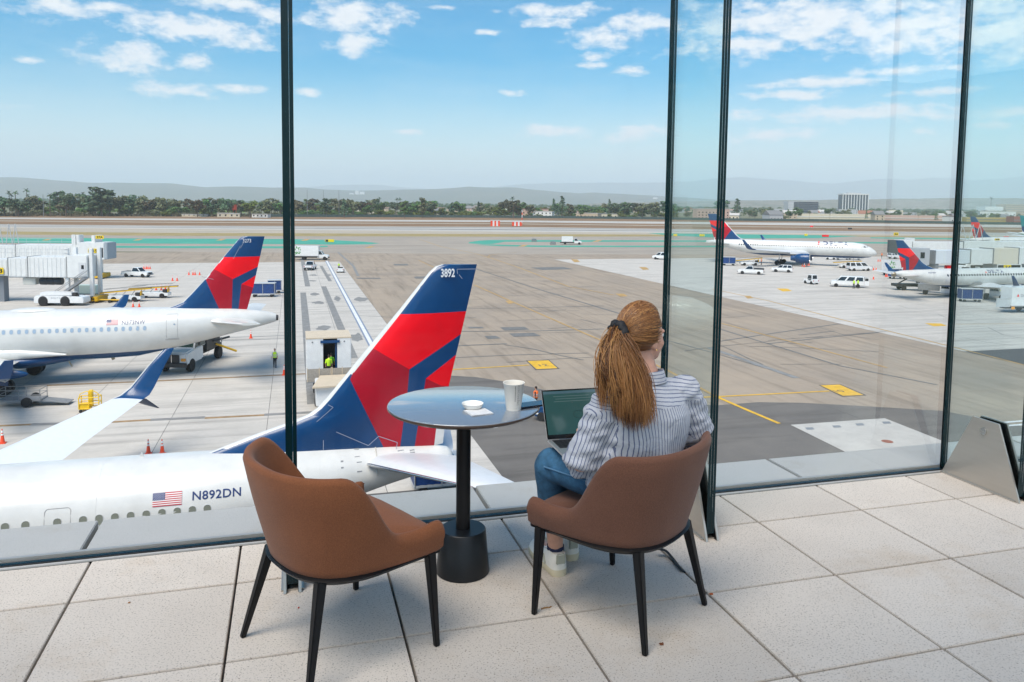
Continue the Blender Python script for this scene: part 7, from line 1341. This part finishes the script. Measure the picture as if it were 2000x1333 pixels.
for s in (-1, 1):
    k = 1.0 if s < 0 else .95; e, w_ = Vector(ELB[s]), Vector(WRI[s]); sh = Vector(SHO[s]); ins = Vector((.52, 2.9, .865))
    b.tube([T(*ins.lerp(sh, .35)), T(*sh), T(*sh.lerp(e, .5)), T(*(e + Vector((0, 0, .01)))), T(*e)], [.070, .066 * k, .067 * k, .066 * k, .058], 16); b.tube([T(*e), T(*e.lerp(w_, .35)), T(*e.lerp(w_, .72)), T(*e.lerp(w_, .80))], [.064, .064, .05, .046], 16)
b.tube([T(.41, 2.84, .60), T(.385, 2.84, .565), T(.375, 2.85, .52)], [.055, .06, .05], 12)       # loose tail of the shirt over the left hip
me = remesh(b, .0075, 4, 'shirt'); me.materials.append(shirt_mat())
def seg_d(p, a, c): a, c = Vector(a), Vector(c); t = max(0, min(1, (p - a).dot(c - a) / (c - a).length_squared)); return (p - a - (c - a) * t).length, t
ARM = {s: [T(*SHO[s]), T(*ELB[s]), T(*WRI[s])] for s in (-1, 1)}; CT = T(.515, 2.893, .80)
NRM = [Vector(v.normal) for v in me.vertices]; COS = []
for v in me.vertices:                         # hanging folds
    p = Vector(v.co); u = (p - CT).dot(RT_); zz = p.z
    n = NRM[v.index]; low = max(0, min(1, (.80 - zz) / .25)); best = min((seg_d(p, ARM[s][0], ARM[s][1])[0], s) for s in (-1, 1)); onarm = best[0] < .10
    f = .0055 * low * math.sin(u * 62 + 9 * zz + 2 * math.sin(zz * 21)) + .0045 * low * math.sin(zz * 95 + u * 30) * (1 if zz < .68 else .3)
    f += .004 * math.sin(u * 23 + zz * 31)
    if onarm: f += .003 * math.sin(zz * 88 + u * 40) + .002 * math.sin(zz * 150 - u * 60)
    COS.extend(p + n * f)
me.vertices.foreach_set('co', COS)
st = me.attributes.new('stripe', 'FLOAT', 'CORNER'); vals = [0.] * len(me.loops); VC = [Vector(v.co) for v in me.vertices]
def lat(a, c, ref): ax = (Vector(c) - Vector(a)).normalized(); return ax.cross(ref).normalized()
LATS = {(s, k): lat(ARM[s][k], ARM[s][k + 1], Vector((.15, -.9, .35)) if k == 0 else Vector((.3, 0, 1))) for s in (-1, 1) for k in (0, 1)}
for pl in me.polygons:
    c = Vector(pl.center); reg = None; u = (c - CT).dot(RT_)
    for s in (-1, 1):
        d0, t0 = seg_d(c, ARM[s][0], ARM[s][1]); d1, t1 = seg_d(c, ARM[s][1], ARM[s][2])
        if (d0 < .088 and (t0 > .12) and s * u > .135 + .03 * t0 * 0) or (d1 < .085 and d1 < d0): reg = (s, 0 if d0 <= d1 else 1)
    for li in pl.loop_indices:
        p = VC[me.loops[li].vertex_index]
        if reg: vals[li] = (p - ARM[reg[0]][reg[1]]).dot(LATS[reg])
        elif c.z + 0 > .852 - .06 * 0 and (c - CT).dot(FC_) < .04: vals[li] = p.z + .15 * u
        else: vals[li] = (p - CT).dot(RT_) + .18 * (p - CT).dot(FC_) + .05 * (p.z - .7) * u
st.data.foreach_set('value', vals); finish(me, 80); shirt = wlink('shirt', me)
SHM = me.materials[0]
g = MB(); ringc = T(.519, 2.899, .925); n = 28                        # collar
rows = []
for h, k in ((-.006, 1.0), (.02, .93), (.04, .90), (.043, .93), (.022, 1.02), (-.004, 1.12)): rows.append([ringc + RT_ * (.070 * k * math.cos(a)) + FC_ * (.064 * k * math.sin(a)) + UPZ * (h + .006 * math.cos(a) - .012 * math.sin(a)) for a in [2 * math.pi * i / n for i in range(n)]])
g.loft(rows, cap=False); cm_ = g.mesh('collar', SHM, 70); sa = cm_.attributes.new('stripe', 'FLOAT', 'CORNER'); sa.data.foreach_set('value', [cm_.vertices[l.vertex_index].co.z for l in cm_.loops]); wlink('collar', cm_, shirt)
for s in (-1, 1):                              # rolled cuffs
    e, w_ = Vector(ELB[s]), Vector(WRI[s]); g = MB(); a, c = T(*e.lerp(w_, .66)), T(*e.lerp(w_, .86)); g.tube([a, a.lerp(c, .15), a.lerp(c, .85), c], [.048, .056, .053, .047], 20, cap=False); cm_ = g.mesh('cuff', SHM, 70); sa = cm_.attributes.new('stripe', 'FLOAT', 'CORNER'); sa.data.foreach_set('value', [cm_.vertices[l.vertex_index].co.dot(LATS[s, 1]) for l in cm_.loops]); wlink('cuff', cm_, shirt)
# ---- jeans
JEAN = mat('blue_denim', (.035, .125, .235), .85, noise=.32, nscale=26, bump=.4, bscale=320)
b = MB(); ell_loft(b, [(T(.495, 2.905, .462), .165, .135, RT_, FC_), (T(.495, 2.905, .52), .178, .14, RT_, FC_), (T(.498, 2.905, .60), .165, .12, RT_, FC_)])
for s in (-1, 1):
    h, k, a = Vector(HIP[s]), Vector(KNEE[s]), Vector(ANK[s]); b.tube([T(*h), T(*h.lerp(k, .3)), T(*h.lerp(k, .65)), T(*k.lerp(h, .05))], [.090, .085, .075, .066], 18); b.tube([T(*k), T(*k.lerp(a, .12)), T(*k.lerp(a, .4)), T(*k.lerp(a, .70))], [.067, .067, .064, .058], 18)
for s in (-1, 1): b.sphere(tuple(T(*KNEE[s])), .068, 18, 12)
me = remesh(b, .0075, 3, 'jeans'); me.materials.append(JEAN)
NRM = [Vector(v.normal) for v in me.vertices]; COS = []
for v in me.vertices:
    p = Vector(v.co); q = p.copy(); n = NRM[v.index]
    for s in (-1, 1):
        dk = (p - T(*KNEE[s])).length; dh = (p - T(*HIP[s])).length
        if dk < .16: q += n * .0045 * math.sin(dk * 130 + p.z * 60) * (1 - dk / .16)
        if dh < .17: q += n * .005 * math.sin(dh * 95 + p.x * 60) * (1 - dh / .17)
    COS.extend(q)
me.vertices.foreach_set('co', COS)
finish(me, 70); jeans = wlink('jeans', me)
for s in (-1, 1):
    k, a = Vector(KNEE[s]), Vector(ANK[s]); g = MB(); p, q = T(*k.lerp(a, .655)), T(*k.lerp(a, .72)); g.tube([p, p.lerp(q, .1), p.lerp(q, .9), q], [.054, .0605, .0595, .053], 20, cap=False); g.build('hem', JEAN, jeans, smooth=60)
    h = Vector(HIP[s]); sd = Vector((-.65, -.76, 0)) if s < 0 else Vector((.65, .76, 0)); g = MB(); g.tube([T(*(h.lerp(k, t) + sd * (.093 - .022 * t) * .96 + Vector((0, 0, .012)))) for t in (.15, .35, .55, .75, .95)], .0035, 6); g.build('side_seam', mat('denim_seam', (.07, .17, .29), .9), jeans)
# ---- shoes and socks
SHW = mat('shoe_leather', (.72, .69, .62), .5, noise=.08, nscale=30); SOLE = mat('shoe_sole', (.60, .52, .36), .7, noise=.1); TAB = mat('heel_tab', (.36, .36, .29), .8)
def shoe(s, heel, toe):
    h, t_ = Vector(heel), Vector(toe); d = (t_ - h).normalized(); lt = Vector((-d.y, d.x, 0)); L_ = (t_ - h).length; root = h
    def Q(x, y, z): return rel(Vector((h.x + d.x * x + lt.x * y, h.y + d.y * x + lt.y * y, TZ + z)))
    hw = lambda x: .038 + .012 * math.sin(math.pi * min(1, max(0, (x / L_ - .25) / .9))) if x < L_ * .8 else .046 * math.sqrt(max(.02, 1 - ((x - L_ * .8) / (L_ * .205)) ** 2))
    def wdt(x): return hw(x) * (math.sqrt(max(.05, 1 - ((.03 - x) / .032) ** 2)) if x < .03 else 1)
    xs = [.0, .008, .02, .04, .08, .12, .16, .2, .235, .26, .275, L_ - .012, L_ - .003]; 
    def band(z0, z1, k0, k1): return [Q(x, sg * wdt(x) * k, z) for k, z in ((k0, z0), (k1, z1)) for sg in (1,) for x in xs]
    outl = [(x, 1) for x in xs] + [(x, -1) for x in xs[::-1]]
    g = MB(); g.loft([[Q(x, sg * wdt(x) * k, z) for x, sg in outl] for z, k in ((.0, .94), (.004, 1.0), (.026, 1.02), (.031, .98))]); so_ = g.build('sole', SOLE, woman, smooth=50)
    top = lambda x: .098 if x < .06 else .098 - .048 * smooth01((x - .06) / .15)
    rows = [[Q(x, sg * wdt(x) * (1 - .62 * f * f * (1 if x > .11 else .35)) * .985, .03 + (top(x) - .03) * f) for x, sg in outl] for f in (0, .3, .6, .85, 1.0)]
    g = MB(); g.loft(rows); up = g.build('shoe_upper', SHW, woman, smooth=60); sub = up
    g = MB(); g.loft([[Q(x, y, z) for y, z in ((-.022, .055), (.022, .055), (.020, .1), (-.020, .1))] for x in (-.003, .012)]); g.build('heel_tab', TAB, sub, smooth=0, bevel=.004)
    for k in range(4): x = .10 + .025 * k; g = MB(); g.tube([Q(x, -.022, top(x) + .001), Q(x + .006, 0, top(x) + .006), Q(x, .022, top(x) + .001)], .0035, 6); g.build('lace', LETW, sub)
    for sg in (-1, 1): g = MB(); g.tube([Q(.075, sg * .0425, .035), Q(.10, sg * .0385, .065), Q(.125, sg * .0445, .035)], .004, 6); g.build('side_mark', TAB, sub)
    a = Vector(ANK[s]); g = MB(); g.tube([T(a.x, a.y, .07), T(a.x, a.y, .112 if s < 0 else .135)], [.0385, .0372], 18, cap=False); g.build('sock', mat('sock_navy', (.02, .025, .06), .9) if s < 0 else mat('sock_grey', (.25, .26, .28), .9, noise=.5, nscale=150), woman)
shoe(-1, (.226, 3.205, 0), (.118, 3.475, 0)); shoe(1, (.292, 3.355, 0), (.190, 3.628, 0))
# ---- hair
def hair_mat():
    m = bpy.data.materials.new('red_blonde_hair'); m.use_nodes = True; nt = m.node_tree; N = nt.nodes; L = nt.links; q = N['Principled BSDF']; q.inputs['Roughness'].default_value = .38; q.inputs['Specular IOR Level'].default_value = .45
    at_ = N.new('ShaderNodeAttribute'); at_.attribute_name = 'tone'; r = N.new('ShaderNodeValToRGB'); L.new(at_.outputs['Fac'], r.inputs[0]); e = r.color_ramp.elements; e[0].color = (.045, .016, .006, 1); e[1].color = (.50, .255, .085, 1); x = e.new(.5); x.color = (.205, .084, .025, 1); L.new(r.outputs[0], q.inputs['Base Color']); return m
HAIR = hair_mat(); hr = random.Random(21); hb = MB(); tones = []
def strand(pts, r, tone):
    n0 = len(hb.f); hb.tube(pts, r, 4, cap=False); tones.extend([tone] * (len(hb.f) - n0))
RX, RY, RZ = .108, .086, .118
def onskull(d, k=1.): return hp_(-.012 + d.x * RX * k, d.y * RY * k, .014 + d.z * RZ * k)      # d in head axes
PB = Vector((-.985, .0, .02)).normalized()
g = MB(); g.sphere((0, 0, 0), 1, 40, 28); vs = []; 
for p in g.v:
    d = Vector(p); k = 1.0
    face = smooth01((d.x - (.42 if d.z > .2 else .12)) / .22) * (1 if d.z < .72 else smooth01((.95 - d.z) / .2)); low = smooth01((-d.z - .35) / .3)
    vs.append(onskull(d, k - .20 * face - .16 * low))
cap = MB(); cap.add(vs, g.f); cme = cap.mesh('scalp_hair', HAIR, 0); ta = cme.attributes.new('tone', 'FLOAT', 'FACE'); ta.data.foreach_set('value', [.35] * len(cme.polygons)); finish(cme, 80); hair = wlink('scalp_hair', cme)
for i in range(3400):                         # hair drawn back over the head to the tie
    az = hr.uniform(-math.pi, math.pi); u = hr.random()
    if u < .62: a = hr.uniform(-1.35, 1.35); d = Vector((.45 + .12 * hr.random() - .28 * abs(math.sin(a)) ** 2, math.sin(a) * .95, max(.02, math.cos(a)) * .95 + .05)).normalized()
    elif u < .85: a = hr.uniform(-1.2, 1.2); d = Vector((hr.uniform(-.6, .3), math.copysign(.8, a), hr.uniform(-.25, .9))).normalized()
    else: a = hr.uniform(-1, 1); d = Vector((-.45, a * .7, -.55 + .25 * abs(a))).normalized()
    t0 = hr.choice((0, 0, .15, .35, .5)); pts = []; bulge = hr.uniform(1.0, 1.035); sag = hr.uniform(-.03, .03)
    for k in range(8):
        t = t0 + (1 - t0) * k / 7; q = d.lerp(PB, t * t * (2.2 - 1.2 * t)); q.z += -.10 * math.sin(math.pi * t) * (1 if d.z > 0 else 0) * .4 + sag * math.sin(math.pi * t); q.normalize(); pts.append(onskull(q, bulge + .012 * math.sin(math.pi * t)))
    strand(pts, [.0008] + [.0012] * 6 + [.0010], max(0, min(1, hr.gauss(.5, .2))))
TIE = onskull(PB, 1.08)
def tailstrand(end, midoff, r, tone, wav):
    e = Vector(end); j = Vector((hr.gauss(0, .010), hr.gauss(0, .008), hr.gauss(0, .012))); p0 = TIE + j; out = TIE - HF * .035 + Vector((0, 0, -.004)) + j * 1.5; pts = []; ph = hr.uniform(0, 6.28); n = 13; m1 = out.lerp(e, .45) + midoff
    for k in range(n):
        t = k / (n - 1); a = (1 - t) ** 3; b_ = 3 * (1 - t) ** 2 * t; c = 3 * (1 - t) * t * t; d = t ** 3; p = p0 * a + out * b_ + m1 * c + e * d; w = wav * smooth01((t - .2) / .5); p += Vector((math.sin(t * 9 + ph), math.cos(t * 8 + ph) * .5, 0)) * w; pts.append(p)
    strand(pts, [.0010] + [.0012] * (n - 3) + [.0008, .0002], tone)
for lock in range(46):
    a = hr.uniform(-1, 1); cx = .415 + a * .074 + hr.gauss(0, .010); ez = .805 + .10 * abs(a - .35) ** 1.5 + hr.uniform(-.025, .045); base_e = T(cx, 2.712 - .02 * a + hr.uniform(-.02, .02), ez); mo = Vector((a * .075, -.035 + hr.uniform(-.02, .012), hr.uniform(.0, .03))); tn = hr.gauss(.48, .22); wv = hr.uniform(.002, .008)
    ph_state = hr.getstate()
    for k in range(58): tailstrand(base_e + Vector((hr.gauss(0, .011), hr.gauss(0, .008), hr.uniform(-.015, .035))), mo + Vector((hr.gauss(0, .006), hr.gauss(0, .006), 0)), 0, max(0, min(1, tn + hr.gauss(0, .09))), wv)
for lock in range(12):                         # separate lock on the right of the tail
    base_e = T(.483 + hr.gauss(0, .010), 2.735 + hr.uniform(-.015, .01), .865 + hr.uniform(-.02, .05)); mo = Vector((.045 + hr.gauss(0, .01), -.01, .0)); tn = hr.gauss(.42, .15)
    for k in range(44): tailstrand(base_e + Vector((hr.gauss(0, .005), hr.gauss(0, .005), hr.uniform(-.01, .03))), mo + Vector((hr.gauss(0, .005), hr.gauss(0, .005), 0)), 0, max(0, min(1, tn + hr.gauss(0, .12))), .004)
for lock in range(7):
    base_e = T(.345 + hr.gauss(0, .012), 2.735 + hr.uniform(-.02, .02), .875 + hr.uniform(-.03, .04)); mo = Vector((-.045 + hr.gauss(0, .008), -.02, .02))
    for k in range(20): tailstrand(base_e + Vector((hr.gauss(0, .006), hr.gauss(0, .006), hr.uniform(-.01, .03))), mo, 0, max(0, min(1, hr.gauss(.58, .15))), .009)
hme_ = hb.mesh('hair', HAIR, 0); ta = hme_.attributes.new('tone', 'FLOAT', 'FACE'); ta.data.foreach_set('value', tones); hme_.polygons.foreach_set('use_smooth', [True] * len(hme_.polygons)); wlink('hair', hme_)
g = MB(); cT = TIE - HF * .006 + UPZ * .004; ax = HF; e1 = HR_; e2 = UPZ
g.loft([[cT + (e1 * math.cos(a) + e2 * math.sin(a)) * (.030 + (.017 + .004 * math.sin(7 * a)) * math.cos(q)) + ax * ((.020 + .004 * math.cos(9 * a)) * math.sin(q)) for q in [2 * math.pi * k / 10 for k in range(10)]] for a in [2 * math.pi * i / 42 for i in range(43)]], cap=False); g.build('scrunchie', mat('scrunchie_black', (.006, .006, .008), .7), woman, smooth=70)
# ---- laptop
HL = Vector((.155, 3.125, TZ + .622)); wx = Vector((.9665, .2567, 0)); dn = Vector((.2567, -.9665, 0)); lap = thing('laptop', 'open grey laptop with dark screen on the lap of the seated woman', 'laptop', HL, math.atan2(wx.y, wx.x))
LW, LD, LT = .304, .212, .0085; ALU = mat('laptop_aluminium', (.62, .62, .62), .35, .8)
g = MB(); g.box((LW / 2, -LD / 2, 0), (LW, LD, LT)); ba = g.build('base', ALU, lap, smooth=30, bevel=.003)
g = MB(); g.box((LW / 2, -.062, LT / 2 + .0003), (.27, .105, .0008)); g.build('keyboard_well', DARK, ba, smooth=0); km = MB(); km.box((0, 0, 0), (.0155, .0155, .0014)); kme = km.mesh('key', mat('key_black', (.012, .012, .013), .5), 0)
for r in range(5):
    for c in range(14): link('key', kme, ba, (LW / 2 - .124 + c * .0191, -.025 - r * .0191, LT / 2 + .0013))
g = MB(); g.box((LW / 2, -.163, LT / 2 + .0004), (.115, .072, .0006)); g.build('trackpad', mat('trackpad', (.5, .5, .5), .3), ba, smooth=0)
ta_ = rad(29); R_ = Matrix.Rotation(-ta_, 3, 'X'); LH = .210
def scr(x, y, z): return R_ @ Vector((x, y, z)) + Vector((0, .002, LT / 2))
g = MB(); g.box((0, 0, 0), (LW, .005, LH), R=R_); g.v = [tuple(Vector(p) + scr(LW / 2, 0, LH / 2)) for p in g.v]; lid = g.build('lid', ALU, lap, smooth=30, bevel=.002)
def plate(x0, x1, z0, z1, y, m, nm, par): g = MB(); g.add([scr(x0, y, z0), scr(x1, y, z0), scr(x1, y, z1), scr(x0, y, z1)], [(0, 1, 2, 3)]); return g.build(nm, m, par, smooth=0)
bz_ = plate(.001, LW - .001, .001, LH - .001, -.0029, mat('bezel_black', (.006, .007, .008), .12), 'bezel', lid)
DSP = mat('display', (.010, .028, .028), .1, emit=1.0); ds = plate(.007, LW - .007, .018, LH - .007, -.0033, DSP, 'display', lid)
LN = mat('display_lines', (.03, .05, .05), .2, emit=1.); plate(.008, LW - .008, LH - .020, LH - .009, -.0036, mat('display_bar', (.02, .04, .05), .2, emit=1.), 'toolbar', ds)
for k in range(3): plate(.05 + .008 * (k % 2), .21 + .02 * (k % 2), LH - .030 - .011 * k, LH - .0325 - .011 * k, -.0036, LN, 'text_line', ds)
g = MB(); g.tube([scr(.152 + .022 * math.cos(a), -.0038, .098 + .016 * math.sin(a)) for a in [2 * math.pi * k / 26 for k in range(27)]], .0006, 4); g.build('drawn_circle', mat('ink_black', (.002, .003, .003), .5), ds)
for v_ in ((.12, .055), (.125, .15), (.13, .148)): plate(v_[0], v_[0] + .003, v_[1], v_[1] + .002, -.0036, DARK, 'ink_mark', ds)
